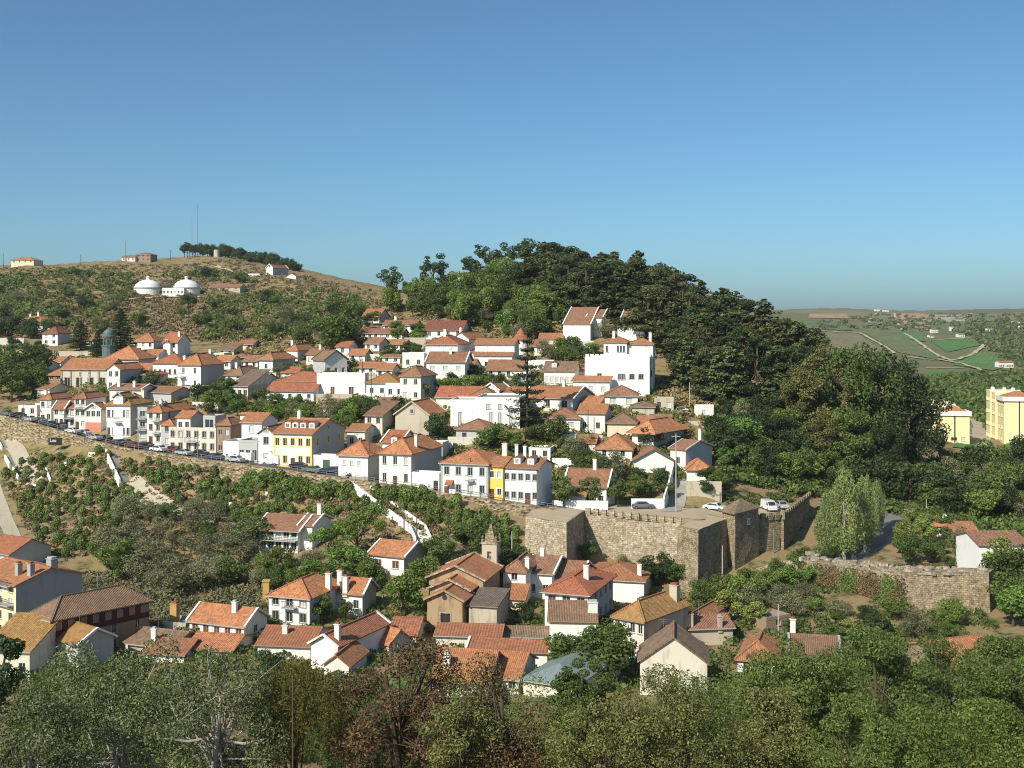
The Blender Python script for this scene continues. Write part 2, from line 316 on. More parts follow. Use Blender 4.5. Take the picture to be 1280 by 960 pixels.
m_plain('green_metal', (0.03,0.13,0.08), 0.5); m_plain('ochre', (0.48,0.30,0.10), 0.8); m_plain('brick', (0.30,0.10,0.055), 0.9, 0.1, 0, 0.3, 5); m_plain('mansard', (0.085,0.028,0.024), 0.8, 0.2, 0, 0.35, 2)
for nm, c in dict(car_white=(0.75,0.75,0.74), car_black=(0.02,0.02,0.023), car_silver=(0.42,0.43,0.45), car_red=(0.14,0.022,0.02), car_blue=(0.035,0.05,0.10), car_grey=(0.13,0.135,0.14)).items():
    m = m_plain(nm, c, 0.25, 0.6, 0.0, 0.05); m.node_tree.nodes['Principled BSDF'].inputs['Coat Weight'].default_value = 0.5
# foliage
m_leaf('leaf_broad', (0.048,0.078,0.020), (0.085,0.130,0.034)); m_leaf('leaf_bright', (0.062,0.110,0.022), (0.115,0.175,0.040))
m_leaf('leaf_dark', (0.026,0.046,0.016), (0.048,0.075,0.026)); m_leaf('leaf_olive', (0.066,0.078,0.038), (0.105,0.115,0.058), 0.15, 0.25, 0.3)
m_leaf('leaf_conifer', (0.034,0.050,0.019), (0.074,0.086,0.032), 0.3, 0.4); m_leaf('leaf_shrub', (0.050,0.088,0.020), (0.092,0.138,0.034), 0.2, 0.25)
m_leaf('leaf_scrub', (0.078,0.074,0.032), (0.150,0.125,0.058), 0.15, 0.2, 0.6); m_leaf('leaf_araucaria', (0.020,0.032,0.014), (0.035,0.05,0.02), 0.1)
m_leaf('leaf_brown', (0.048,0.033,0.015), (0.098,0.068,0.032), 0.2, 0.15, 0.7); m_leaf('leaf_grey', (0.036,0.054,0.018), (0.095,0.118,0.050), 0.2, 0.15, 0.5)
m_leaf('leaf_willow', (0.055,0.062,0.014), (0.10,0.105,0.024), 0.3, 0.15); m_leaf('leaf_lime', (0.070,0.105,0.022), (0.16,0.20,0.055), 0.3, 0.15)
m_leaf('leaf_yellowgreen', (0.052,0.068,0.018), (0.115,0.125,0.040), 0.25, 0.15); m_leaf('leaf_poplar', (0.095,0.15,0.042), (0.15,0.20,0.070), 0.3, 0.15)
m_leaf('leaf_ivy', (0.048,0.050,0.020), (0.11,0.080,0.036), 0.15, 0.1, 0.6); m_leaf('grass_dry', (0.072,0.060,0.030), (0.135,0.108,0.055), 0.15, 0.1, 0.5)

def m_terrain():
    m, nt, b = _new('terrain'); pos = worldpos(nt)
    sep = N(nt,'ShaderNodeSeparateXYZ'); L(nt,pos,sep.inputs[0])
    n1 = noise(nt,pos,0.035,8,0.65); n2 = noise(nt,pos,0.25,6,0.7); n3 = noise(nt,pos,1.3,5,0.7)
    soil = mix(nt, n2, (0.22,0.155,0.088), (0.38,0.285,0.17))
    dry = mix(nt, n3, (0.22,0.165,0.075), (0.34,0.265,0.13))
    c = mix(nt, ramp(nt,n1,[(0.42,(0,0,0)),(0.58,(1,1,1))]), soil, dry)
    green = mix(nt, n3, (0.055,0.065,0.025), (0.10,0.11,0.045))
    c = mix(nt, ramp(nt,n2,[(0.50,(0,0,0)),(0.62,(1,1,1))]), c, green)
    # far farmland: larger parcels of scrub, stubble and vines
    vo = N(nt,'ShaderNodeTexVoronoi'); vo.inputs['Scale'].default_value = 0.0042; L(nt,pos,vo.inputs['Vector'])
    sc = N(nt,'ShaderNodeSeparateColor'); L(nt,vo.outputs['Color'],sc.inputs[0])
    far = ramp(nt, sc.outputs[0], [(0.0,(0.17,0.17,0.08)),(0.35,(0.24,0.21,0.11)),(0.6,(0.15,0.18,0.08)),(0.85,(0.31,0.24,0.14)),(1.0,(0.20,0.21,0.10))])
    far = mix(nt, noise(nt,pos,0.02,7,0.7), (0.11,0.115,0.055), far, 'MIX')
    f = N(nt,'ShaderNodeMapRange'); f.inputs[1].default_value = 520; f.inputs[2].default_value = 900; L(nt,sep.outputs[1],f.inputs[0])
    fx = N(nt,'ShaderNodeMapRange'); fx.inputs[1].default_value = 60; fx.inputs[2].default_value = 140; L(nt,sep.outputs[0],fx.inputs[0])
    fm = N(nt,'ShaderNodeMath',operation='MULTIPLY'); L(nt,f.outputs[0],fm.inputs[0]); L(nt,fx.outputs[0],fm.inputs[1])
    c = mix(nt, fm.outputs[0], c, far)
    L(nt,c,b.inputs['Base Color']); b.inputs['Roughness'].default_value = 1.0; b.inputs['Specular IOR Level'].default_value = 0.05
    bump(nt,b,n3,0.6,0.3)
m_terrain()
def m_vine(name, c, c2, ang):
    m, nt, b = _new(name); pos = worldpos(nt)
    mp = N(nt,'ShaderNodeMapping'); mp.inputs['Rotation'].default_value = (0,0,R(ang)); L(nt,pos,mp.inputs[0])
    wv = N(nt,'ShaderNodeTexWave'); wv.inputs['Scale'].default_value = 0.055; wv.inputs['Distortion'].default_value = 0.6; L(nt,mp.outputs[0],wv.inputs[0])
    n2 = noise(nt,pos,0.012,6,0.65)
    cc = mix(nt, ramp(nt,n2,[(0.4,(0,0,0)),(0.62,(1,1,1))]), c, c2)
    cc = mix(nt, wv.outputs['Fac'], rgbscale(cc,1) if isinstance(cc,tuple) else cc, mix(nt,0.3,cc,(0.11,0.085,0.05)))
    L(nt,cc,b.inputs['Base Color']); b.inputs['Roughness'].default_value = 1; b.inputs['Specular IOR Level'].default_value = 0.05
m_vine('vine_green', (0.075,0.185,0.050), (0.11,0.22,0.07), 25); m_vine('vine_mixed', (0.19,0.18,0.085), (0.09,0.17,0.058), 70); m_vine('plough', (0.40,0.26,0.16), (0.44,0.30,0.19), 10)
m_vine('vine_dull', (0.18,0.185,0.095), (0.23,0.20,0.115), -30)

# ------------------------------------------------------------------ object helpers
def mesh(name, V, Fc, mat=None, uvs=None, smooth=False):
    me = bpy.data.meshes.new(name)
    V = np.asarray(V, float).tolist() if isinstance(V, np.ndarray) else [tuple(map(float,v)) for v in V]
    me.from_pydata(V, [], Fc.tolist() if isinstance(Fc, np.ndarray) else Fc)
    if uvs is not None:
        ul = me.uv_layers.new(name='UVMap'); ul.data.foreach_set('uv', np.asarray(uvs,np.float32).ravel())
    if mat is not None: me.materials.append(MATS[mat] if isinstance(mat,str) else mat)
    if smooth: me.polygons.foreach_set('use_smooth', [True]*len(me.polygons))
    me.update()
    return me
def put(name, me, parent=None, loc=(0,0,0), rz=0.0, sc=None):
    o = bpy.data.objects.new(name, me); COL.objects.link(o); o.location = tuple(float(v) for v in loc)
    if rz: o.rotation_euler = (0,0,float(rz))
    if sc is not None: o.scale = (sc,)*3 if isinstance(sc,(int,float)) else tuple(sc)
    if parent is not None: o.parent = parent
    return o
def tag(o, label, cat, group=None, kind=None):
    if label: o['label'] = label
    if cat: o['category'] = cat
    if group: o['group'] = group
    if kind: o['kind'] = kind
    return o
def thing(name, label, cat, loc=(0,0,0), rz=0.0, group=None, sc=None):
    o = put(name, None, None, loc, rz, sc); o.empty_display_size = 0.5
    return tag(o, label, cat, group)
class MB:
    """collects shapes for one mesh, with planar UVs in metres"""
    def __init__(s): s.V=[]; s.F=[]; s.UV=[]
    def face(s, pts, uv=None):
        k = len(s.V); s.V += [tuple(p) for p in pts]; s.F.append(list(range(k,k+len(pts))))
        if uv is None:
            p = [Vector(q) for q in pts]; n = (p[1]-p[0]).cross(p[2]-p[0])
            n = n.normalized() if n.length>1e-9 else Vector((0,0,1))
            e = Vector((-n.y,n.x,0)); e = e.normalized() if e.length>1e-4 else Vector((1,0,0)); w = n.cross(e)
            uv = [(q.dot(e), q.dot(w)) for q in p]
        s.UV += uv
        return s
    def box(s, x0,x1,y0,y1,z0,z1, bottom=True):
        a=[(x0,y0,z0),(x1,y0,z0),(x1,y1,z0),(x0,y1,z0),(x0,y0,z1),(x1,y0,z1),(x1,y1,z1),(x0,y1,z1)]
        for f in ((0,1,5,4),(1,2,6,5),(2,3,7,6),(3,0,4,7),(4,5,6,7))+(((3,2,1,0),) if bottom else ()):
            s.face([a[i] for i in f])
        return s
    def prism(s, poly, z0, z1, top=True):
        """poly counter-clockwise"""
        n=len(poly); z0 = [z0]*n if not hasattr(z0,'__len__') else z0; z1 = [z1]*n if not hasattr(z1,'__len__') else z1
        for i in range(n):
            j=(i+1)%n
            s.face([(*poly[i],z0[i]),(*poly[j],z0[j]),(*poly[j],z1[j]),(*poly[i],z1[i])])
        if top: s.face([(*poly[i],z1[i]) for i in range(n)])
        return s
    def beam(s, a, b, w, h):
        """square bar from a to b, width w, height h"""
        a,b=Vector(a),Vector(b); d=(b-a).normalized(); e=d.cross(Vector((0,0,1)))
        e = e.normalized() if e.length>1e-4 else Vector((1,0,0)); u=e.cross(d).normalized()
        q=[(-1,-1),(1,-1),(1,1),(-1,1)]
        A=[a+e*(x*w/2)+u*(y*h/2) for x,y in q]; B=[b+e*(x*w/2)+u*(y*h/2) for x,y in q]
        for i in range(4):
            j=(i+1)%4; s.face([A[j],A[i],B[i],B[j]])
        s.face(A); s.face(B[::-1]); return s
    def tube(s, pts, rad, n=6, cap=True):
        P=[Vector(p) for p in pts]; rings=[]
        for i,p in enumerate(P):
            d=(P[min(i+1,len(P)-1)]-P[max(i-1,0)]).normalized()
            e=d.cross(Vector((0.31,0.17,0.93))); e=e.normalized() if e.length>1e-4 else Vector((1,0,0)); w=d.cross(e)
            r=rad[i] if hasattr(rad,'__len__') else rad
            rings.append([p+e*(r*math.cos(2*math.pi*k/n))+w*(r*math.sin(2*math.pi*k/n)) for k in range(n)])
        for i in range(len(P)-1):
            for k in range(n):
                l=(k+1)%n; s.face([rings[i][l],rings[i][k],rings[i+1][k],rings[i+1][l]][::-1])
        if cap: s.face(rings[-1]); s.face(rings[0][::-1])
        return s
    def lathe(s, prof, n=24, c=(0,0)):
        for (r0,z0),(r1,z1) in zip(prof[:-1],prof[1:]):
            for k in range(n):
                a,b=2*math.pi*k/n,2*math.pi*(k+1)/n
                q=[(c[0]+r0*math.cos(a),c[1]+r0*math.sin(a),z0),(c[0]+r0*math.cos(b),c[1]+r0*math.sin(b),z0),(c[0]+r1*math.cos(b),c[1]+r1*math.sin(b),z1),(c[0]+r1*math.cos(a),c[1]+r1*math.sin(a),z1)]
                if r1<1e-4: q=q[:3]
                elif r0<1e-4: q=[q[0],q[2],q[3]]
                s.face(q)
        return s
    def mesh(s, name, mat, smooth=False): return mesh(name, s.V, s.F, mat, s.UV, smooth)
    def put(s, name, mat, parent=None, loc=(0,0,0), rz=0, smooth=False): return put(name, s.mesh(name,mat,smooth), parent, loc, rz)
CACHE = {}
def cached(key, fn):
    if key not in CACHE: CACHE[key] = fn()
    return CACHE[key]

# ------------------------------------------------------------------ the ground sheet
def build_terrain():
    ni, nj = GZ.shape
    V = np.stack([_X, _y, GZ], 2).reshape(-1,3)
    idx = np.arange(ni*nj).reshape(ni,nj)
    Fq = np.stack([idx[:-1,:-1], idx[1:,:-1], idx[1:,1:], idx[:-1,1:]], 2).reshape(-1,4)
    o = put('ground', mesh('ground', V, Fq, 'terrain', None, True)); tag(o, 'dry grassy hills and valley floor of the town', None, None, 'structure')
build_terrain()
def ribbon(name, pts, width, mat, lift=0.06, step=1.5, kind='structure', label=None):
    """a road or path laid on the ground along surveyed points (columns and rows of the ground)"""
    P = [ground(*p) if len(p)==2 else np.array([(p[0]-640)/F*p[2], p[2], 0]) for p in pts]
    Q=[]
    for a,b in zip(P[:-1],P[1:]):
        n=max(1,int(np.linalg.norm((b-a)[:2])/step))
        for k in range(n): Q.append(a+(b-a)*k/n)
    Q.append(P[-1]); Q=np.array(Q)[:,:2]
    for _ in range(3): Q[1:-1]=(Q[:-2]+2*Q[1:-1]+Q[2:])/4
    T=np.gradient(Q,axis=0); T/=np.linalg.norm(T,axis=1)[:,None]+1e-9; Nn=np.stack([-T[:,1],T[:,0]],1)
    mb=MB(); prev=None; m=5
    for q,nn in zip(Q,Nn):
        row=[]
        for s in np.linspace(-.5,.5,m):
            x,y=q+nn*s*width; row.append((x,y,txy(x,y)+lift))
        if prev:
            for k in range(m-1): mb.face([prev[k],row[k],row[k+1],prev[k+1]][::-1])
        prev=row
    o=mb.put(name,mat); tag(o,label,None,None,kind); return o
def patch(name, poly, mat, lift=0.3, n=14, kind='structure', label=None):
    """a field or yard: a polygon of ground columns/rows draped over the land (bilinear quads)"""
    a,b,c,d=[np.array(p,float) for p in poly]
    mb=MB(); G=[]
    for i in range(n+1):
        row=[]
        for j in range(n+1):
            s,t=i/n,j/n; p=(a*(1-s)+b*s)*(1-t)+(d*(1-s)+c*s)*t
            g=ground(p[0],p[1]); row.append((g[0],g[1],g[2]+lift))
        G.append(row)
    for i in range(n):
        for j in range(n): mb.face([G[i][j],G[i+1][j],G[i+1][j+1],G[i][j+1]])
    o=mb.put(name,mat); tag(o,label,None,None,kind); return o
# ------------------------------------------------------------------ trees and shrubs
def leafquads(P, Nn, size, g, aspect=0.62):
    """one small rhombic leaf (or sprig) face per point"""
    n=len(P); Nn=Nn/(np.linalg.norm(Nn,axis=1)[:,None]+1e-9)
    a=g.normal(size=(n,3)); T=np.cross(Nn,a); T/=np.linalg.norm(T,axis=1)[:,None]+1e-9; B=np.cross(Nn,T)
    s=(size*(0.6+0.8*g.random(n)))[:,None] if np.isscalar(size) else size[:,None]
    V=np.stack([P-T*s, P-B*s*aspect, P+T*s, P+B*s*aspect],1).reshape(-1,3)
    return V, np.arange(4*n).reshape(n,4)
def leafmesh(name, P, Nn, size, mat, g, aspect=0.62):
    V,Fq=leafquads(P,Nn,size,g,aspect); return mesh(name,V,Fq,mat)
def sph(n,g):
    d=g.normal(size=(n,3)); return d/np.linalg.norm(d,axis=1)[:,None]
def clumps(C, rad, n, g, sq=0.8, rough=0.7, inner=0.55):
    """n leaf points spread over the shells of clumps C (k,3) with radii rad (k,)"""
    w=rad**2; k=g.choice(len(C),n,p=w/w.sum()); d=sph(n,g)
    r=(inner+(1-inner)*g.random(n)**0.6)*rad[k]; off=d*r[:,None]; off[:,2]*=sq
    return C[k]+off, d+g.normal(size=(n,3))*rough+np.array([0,0,0.25])
def limbs(mb, base, top, r0, n, g, C, nside=6):
    """tapered trunk from base to top with limbs reaching towards clump centres C"""
    base,top=np.array(base,float),np.array(top,float)
    pts=[base+(top-base)*t+np.array([g.normal()*.03,g.normal()*.03,0])*np.linalg.norm(top-base)*(t>0) for t in (0,.3,.6,1)]
    mb.tube(pts,[r0*1.25,r0,r0*.75,r0*.4],nside)
    for c in C[g.choice(len(C),min(n,len(C)),replace=False)]:
        t=0.35+0.55*g.random(); s=base+(top-base)*t; mid=(s+c)/2+np.array([0,0,-0.08*np.linalg.norm(c-s)])
        mb.tube([s,mid,c],[r0*.45*(1.2-t),r0*.28,r0*.08],5,False)
PROTO={}
def proto(kind, seed):
    """(trunk mesh, crown mesh) of a tree of unit height scale: built in metres for a height given per kind"""
    key=(kind,seed)
    if key in PROTO: return PROTO[key]
    g=np.random.default_rng(abs(hash(kind))%1000+seed*17 if False else sum(map(ord,kind))*7+seed*17)
    mb=MB(); H=10.0; bark='bark'
    if kind in ('broad','bright','dark','olive','lime'):
        K={'broad':20,'bright':20,'dark':20,'olive':24,'lime':20}[kind]; a=H*0.40; b=H*0.40; cz=H*0.56
        d=sph(K,g); rr=0.35+0.65*g.random(K)**0.5; C=d*rr[:,None]*np.array([a*.85,a*.85,b*.8])+np.array([0,0,cz])
        C[:,2]=np.maximum(C[:,2],H*0.24); rad=H*(0.10+0.09*g.random(K))
        P,Nn=clumps(C,rad,2800 if kind!='olive' else 3600,g)
        sz=0.26 if kind!='olive' else 0.17
        limbs(mb,(0,0,-.6),(0,0,H*.62),H*.026,9,g,C)
        crown=leafmesh('crown',P,Nn,sz,'leaf_'+kind,g)
    elif kind in ('great','greatdark','greatlime'):
        K=70; d=sph(K,g); rr=0.45+0.55*g.random(K)**0.4; C=d*rr[:,None]*np.array([H*.36,H*.36,H*.40])+np.array([0,0,H*.53]); C[:,2]=np.maximum(C[:,2],H*.14); rad=H*(.055+.05*g.random(K))
        P,Nn=clumps(C,rad,11000,g,.85,.6); limbs(mb,(0,0,-.6),(0,0,H*.7),H*.028,16,g,C); crown=leafmesh('crown',P,Nn,0.125,{'great':'leaf_broad','greatdark':'leaf_dark','greatlime':'leaf_yellowgreen'}[kind],g)
    elif kind=='roundconifer':
        K=34; t=g.random(K); an=g.random(K)*6.28; Rz=H*.30*np.sin(np.pi*(.18+.80*t))**.8*(.55+.45*g.random(K)); C=np.stack([Rz*np.cos(an),Rz*np.sin(an),H*(.16+.78*t)],1); rad=H*(.06+.045*g.random(K))
        P,Nn=clumps(C,rad,5200,g,.6,.7); mb.tube([(0,0,-.8),(0,0,H*.5),(0,0,H*.93)],[H*.028,H*.018,H*.004],6); limbs(mb,(0,0,0),(0,0,H*.6),H*.02,8,g,C); crown=leafmesh('crown',P,Nn,0.16,'leaf_conifer' if seed%2 else 'leaf_dark',g,.5)
    elif kind=='conifer':
        # monterey cypress: broad cone of flat, slightly drooping layered boughs with ragged tips
        Hc=H; P=[];Nn=[]
        nb=60
        for i in range(nb):
            t=min(.995,max(0,(i+g.random()*3-1)/nb)); z=Hc*(0.12+0.86*t); Rr=Hc*0.33*(1-t)**0.58*(0.5+0.75*g.random())+0.2
            az=i*2.399+g.normal()*.9; n=int(26+70*(1-t)); s=g.random(n)**0.7
            lat=(g.random(n)-.5)*(0.35+0.5*s)*Rr*0.8
            x=s*Rr; zz=z-0.10*x+0.25*Rr*s**2*0.5+g.normal(size=n)*0.10*(1+Rr*.2)
            P.append(np.stack([x*math.cos(az)-lat*math.sin(az), x*math.sin(az)+lat*math.cos(az), zz],1))
            Nn.append(np.stack([0.5*np.full(n,math.cos(az))+g.normal(size=n)*.6, 0.5*np.full(n,math.sin(az))+g.normal(size=n)*.6, np.full(n,0.9)],1))
        P=np.concatenate(P);Nn=np.concatenate(Nn)
        mb.tube([(0,0,-.8),(0,0,Hc*.5),(0,0,Hc*.97)],[H*.03,H*.018,H*.004],6)
        for i in range(8):
            az=i*2.4; z=Hc*(.2+.08*i); r=Hc*.25*(1-i/10); mb.tube([(0,0,z),(r*math.cos(az),r*math.sin(az),z+.15)],[.09,.03],4,False)
        P=P+np.stack([.03*P[:,2]*np.sin(seed*2.1),.03*P[:,2]*np.cos(seed*3.3),0*P[:,2]],1); crown=leafmesh('crown',P,Nn,0.26,'leaf_conifer',g,0.5)
    elif kind=='euc':
        K=15; d=sph(K,g); C=d*(0.5+0.5*g.random(K))[:,None]*np.array([H*.32,H*.32,H*.27])+np.array([0,0,H*.66]); rad=H*(.06+.07*g.random(K))
        P,Nn=clumps(C,rad,1500,g,0.7); limbs(mb,(0,0,-.6),(H*.03,0,H*.75),H*.022,12,g,C); crown=leafmesh('crown',P,Nn,0.22,'leaf_dark',g)
    elif kind=='stonepine':
        K=26; an=g.random(K)*6.28; r=np.sqrt(g.random(K))*H*.50; C=np.stack([r*np.cos(an),r*np.sin(an),H*(.66+.22*(1-(r/(H*.5))**2))+g.normal(size=K)*H*.02],1); rad=H*(.10+.05*g.random(K))
        P,Nn=clumps(C,rad,3400,g,0.75); limbs(mb,(0,0,-.6),(0,0,H*.6),H*.03,12,g,C); crown=leafmesh('crown',P,Nn,0.22,'leaf_bright',g)
    elif kind=='poplar':
        n=8000; P=[];Nn=[]
        K=80; t=g.random(K); Rz=H*.23*np.sin(np.pi*np.clip(.12+.86*t,0,1))**.7; an=g.random(K)*6.28
        C=np.stack([Rz*np.cos(an)*(.5+.5*g.random(K)),Rz*np.sin(an)*(.5+.5*g.random(K)),H*(.14+.80*t)],1); rad=H*(.045+.025*g.random(K))
        P,Nn=clumps(C,rad,n,g,2.4); Nn[:,2]*=.3; limbs(mb,(0,0,-.6),(0,0,H*.85),H*.02,14,g,C); crown=leafmesh('crown',P,Nn,0.125,'leaf_poplar',g,0.45); bark='bark_pale'
    elif kind=='cone':
        n=1500; t=g.random(n)**.8; r=H*.19*(1-t)**.7*(0.75+.3*g.random(n)); an=g.random(n)*6.28
        P=np.stack([r*np.cos(an),r*np.sin(an),H*(.03+.96*t)],1); Nn=np.stack([np.cos(an),np.sin(an),np.full(n,.3)],1)+g.normal(size=(n,3))*.5
        mb.tube([(0,0,-.5),(0,0,H*.9)],[.2,.04],6); crown=leafmesh('crown',P,Nn,0.25,'leaf_bright',g)
    elif kind=='araucaria':
        P=[];Nn=[]; nt_=11
        mb.tube([(0,0,-.6),(0,0,H*.5),(0,0,H)],[H*.017,H*.012,H*.003],8)
        for i in range(nt_):
            t=i/(nt_-1); z=H*(.12+.86*t); Rr=H*.225*(1-t)**.8+.12; nbr=9 if t<.8 else 7
            for k in range(nbr):
                az=2*math.pi*k/nbr+i*.5+g.normal()*.12; rr=Rr*(.85+.3*g.random()); n=int(34+40*(1-t)); s=.12+.88*g.random(n)
                lat=g.normal(size=n)*.045*H*.5*(.4+.8*s*(1.3-s)); zz=z-.09*rr*np.sin(s*2.6)+.16*rr*s**3+g.normal(size=n)*.035*H*.22
                P.append(np.stack([s*rr*math.cos(az)-lat*math.sin(az),s*rr*math.sin(az)+lat*math.cos(az),zz],1)); Nn.append(np.tile([0,0,1.],(n,1))+g.normal(size=(n,3))*.5)
                mb.tube([(0,0,z),(rr*.9*math.cos(az),rr*.9*math.sin(az),z+.03*rr)],[.05,.015],4,False)
        P=np.concatenate(P);Nn=np.concatenate(Nn); crown=leafmesh('crown',P,Nn,0.13,'leaf_araucaria',g,0.5)
    elif kind=='cedar':
        P=[];Nn=[]
        mb.tube([(0,0,-.6),(0,0,H*.5),(0,0,H*.98)],[H*.025,H*.016,H*.004],7)
        for i in range(17):
            t=i/16; z=H*(.1+.88*t); Rr=H*.36*(1-t)**.65+.25
            for k in range(7):
                az=2*math.pi*k/7+i*.9+g.normal()*.2; rr=Rr*(.7+.45*g.random()); n=int(40+70*(1-t)); s=.1+.9*g.random(n); lat=g.normal(size=n)*.16*rr
                P.append(np.stack([s*rr*math.cos(az)-lat*math.sin(az),s*rr*math.sin(az)+lat*math.cos(az),z-.05*rr*s+g.normal(size=n)*.07],1)); Nn.append(np.tile([0,0,1.],(n,1))+g.normal(size=(n,3))*.6)
                if k%2==0: mb.tube([(0,0,z),(rr*.8*math.cos(az),rr*.8*math.sin(az),z)],[.06,.02],4,False)
        P=np.concatenate(P);Nn=np.concatenate(Nn); crown=leafmesh('crown',P,Nn,0.26,'leaf_dark',g,0.5)
    PROTO[key]=(mb.mesh('trunk',bark),crown)
    return PROTO[key]
KINDNAME=dict(broad='broadleaf_tree',bright='broadleaf_tree',dark='evergreen_tree',olive='olive_tree',lime='broadleaf_tree',conifer='cypress_tree',roundconifer='cypress_tree',great='evergreen_tree',greatdark='evergreen_tree',greatlime='evergreen_tree',euc='eucalyptus_tree',
              stonepine='stone_pine',poplar='poplar_tree',cone='conical_thuja',araucaria='araucaria_tree',cedar='cedar_tree')
ALLT=[]
def tree(kind, px, py, hpx, label, group=None, seed=None, wide=1.0, sink=0.0, Y=None):
    p=ground(px,py) if Y is None else np.array([(px-640)/F*Y, Y, float(tz(px,Y))])
    h=hpx/F*p[1]; sc=h/10.0; seed=rnd.randrange(4) if seed is None else seed
    tr,cr=proto(kind,seed)
    r=thing(KINDNAME[kind],label,'tree',(p[0],p[1],p[2]-sink),rnd.random()*6.28,group,(sc*wide,sc*wide,sc))
    put('trunk',tr,r); put('crown',cr,r); return r
def inpoly(x,y,poly):
    c=False; n=len(poly)
    for i in range(n):
        x0,y0=poly[i]; x1,y1=poly[i-1]
        if (y0>y)!=(y1>y) and x<(x1-x0)*(y-y0)/(y1-y0)+x0: c=not c
    return c
def scatter(poly, n, mind, seed, metric='world'):
    """n ground spots inside a polygon of columns/rows, at least mind metres apart"""
    g=random.Random(seed); xs=[p[0] for p in poly]; ys=[p[1] for p in poly]; out=[]; tries=0
    while len(out)<n and tries<n*40:
        tries+=1; x=g.uniform(min(xs),max(xs)); y=g.uniform(min(ys),max(ys))
        if not inpoly(x,y,poly): continue
        p=ground(x,y)
        if any((p[0]-q[0])**2+(p[1]-q[1])**2<mind*mind for _,_,q in out): continue
        out.append((x,y,p))
    return out
def shrub_mesh(seed, mat='leaf_shrub', n=720, size=0.125):
    """rounded clipped shrub about 2 m tall: leaves over a lumpy egg, on a short stem"""
    g=np.random.default_rng(500+seed); d=sph(n,g); d[:,2]=np.where(d[:,2]<-.75,-d[:,2],d[:,2])
    lump=1+.14*np.sin(d[:,0]*4+seed)*np.sin(d[:,1]*5+seed*2)+.10*np.sin(d[:,2]*6)
    r=(0.80+.25*g.random(n))*lump; P=d*r[:,None]*np.array([.88,.88,1.05])+np.array([0,0,1.05]); Nn=d+g.normal(size=(n,3))*.55
    V,Fq=leafquads(P,Nn,size,g,.7)
    return mesh('shrub',V,Fq,mat)
# ------------------------------------------------------------------ houses
def win_mesh(w,h,fm,style):
    def f():
        mb=MB(); t=0.05
        for x0,x1,z0,z1 in ((-w/2,-w/2+t,0,h),(w/2-t,w/2,0,h),(-w/2+t,w/2-t,0,t),(-w/2+t,w/2-t,h-t,h),(-.022,.022,t,h-t)):
            mb.box(x0,x1,.09,.14,z0,z1)
        return mb.mesh('window',fm)
    return cached(('win',w,h,fm,style),f)
def pane_mesh(w,h,pm):
    def f():
        return MB().face([(-w/2+.03,.16,.03),(w/2-.03,.16,.03),(w/2-.03,.16,h-.03),(-w/2+.03,.16,h-.03)]).mesh('pane',pm)
    return cached(('pane',w,h,pm),f)
def sur_mesh(w,h,sm):
    def f():
        mb=MB(); t=0.16
        for x0,x1,z0,z1 in ((-w/2-t,-w/2,-t,h+t),(w/2,w/2+t,-t,h+t),(-w/2,w/2,h,h+t),(-w/2,w/2,-t,0)): mb.box(x0,x1,-.035,.02,z0,z1)
        return mb.mesh('surround',sm)
    return cached(('sur',w,h,sm),f)
def door_mesh(w,h,dm):
    def f():
        mb=MB(); mb.box(-w/2,w/2,.12,.17,0,h); mb.box(-w/2+.08,-.03,.10,.12,.15,h*.45).box(.03,w/2-.08,.10,.12,.15,h*.45).box(-w/2+.08,-.03,.10,.12,h*.52,h-.12).box(.03,w/2-.08,.10,.12,h*.52,h-.12)
        return mb.mesh('door',dm)
    return cached(('door',w,h,dm),f)
def wallface(mb, org, e, W, h, holes, n, dep=0.2):
    """vertical wall face from org along e (width W, height h, foot 3.5 m below) with window and door openings and their reveals; n points outwards"""
    org,e,n=Vector(org),Vector(e),Vector(n); up=Vector((0,0,1))
    us=sorted({0.0,W}|{round(v,4) for q in holes for v in (q[0],q[1])}); vs=sorted({-3.5,h}|{round(v,4) for q in holes for v in (q[2],q[3])})
    p=lambda u,v,d=0: org+e*u+up*v-n*d
    for a,b in zip(us[:-1],us[1:]):
        for c,d in zip(vs[:-1],vs[1:]):
            mu,mv=(a+b)/2,(c+d)/2
            if any(q[0]<mu<q[1] and q[2]<mv<q[3] for q in holes): continue
            mb.face([p(a,c),p(b,c),p(b,d),p(a,d)])
    for a,b,c,d in holes:
        mb.face([p(a,c),p(b,c),p(b,c,dep),p(a,c,dep)]); mb.face([p(a,d,dep),p(b,d,dep),p(b,d),p(a,d)])
        mb.face([p(a,c,dep),p(a,d,dep),p(a,d),p(a,c)]); mb.face([p(b,c),p(b,d),p(b,d,dep),p(b,c,dep)])
        mb.face([p(a,c,dep),p(b,c,dep),p(b,d,dep),p(a,d,dep)])
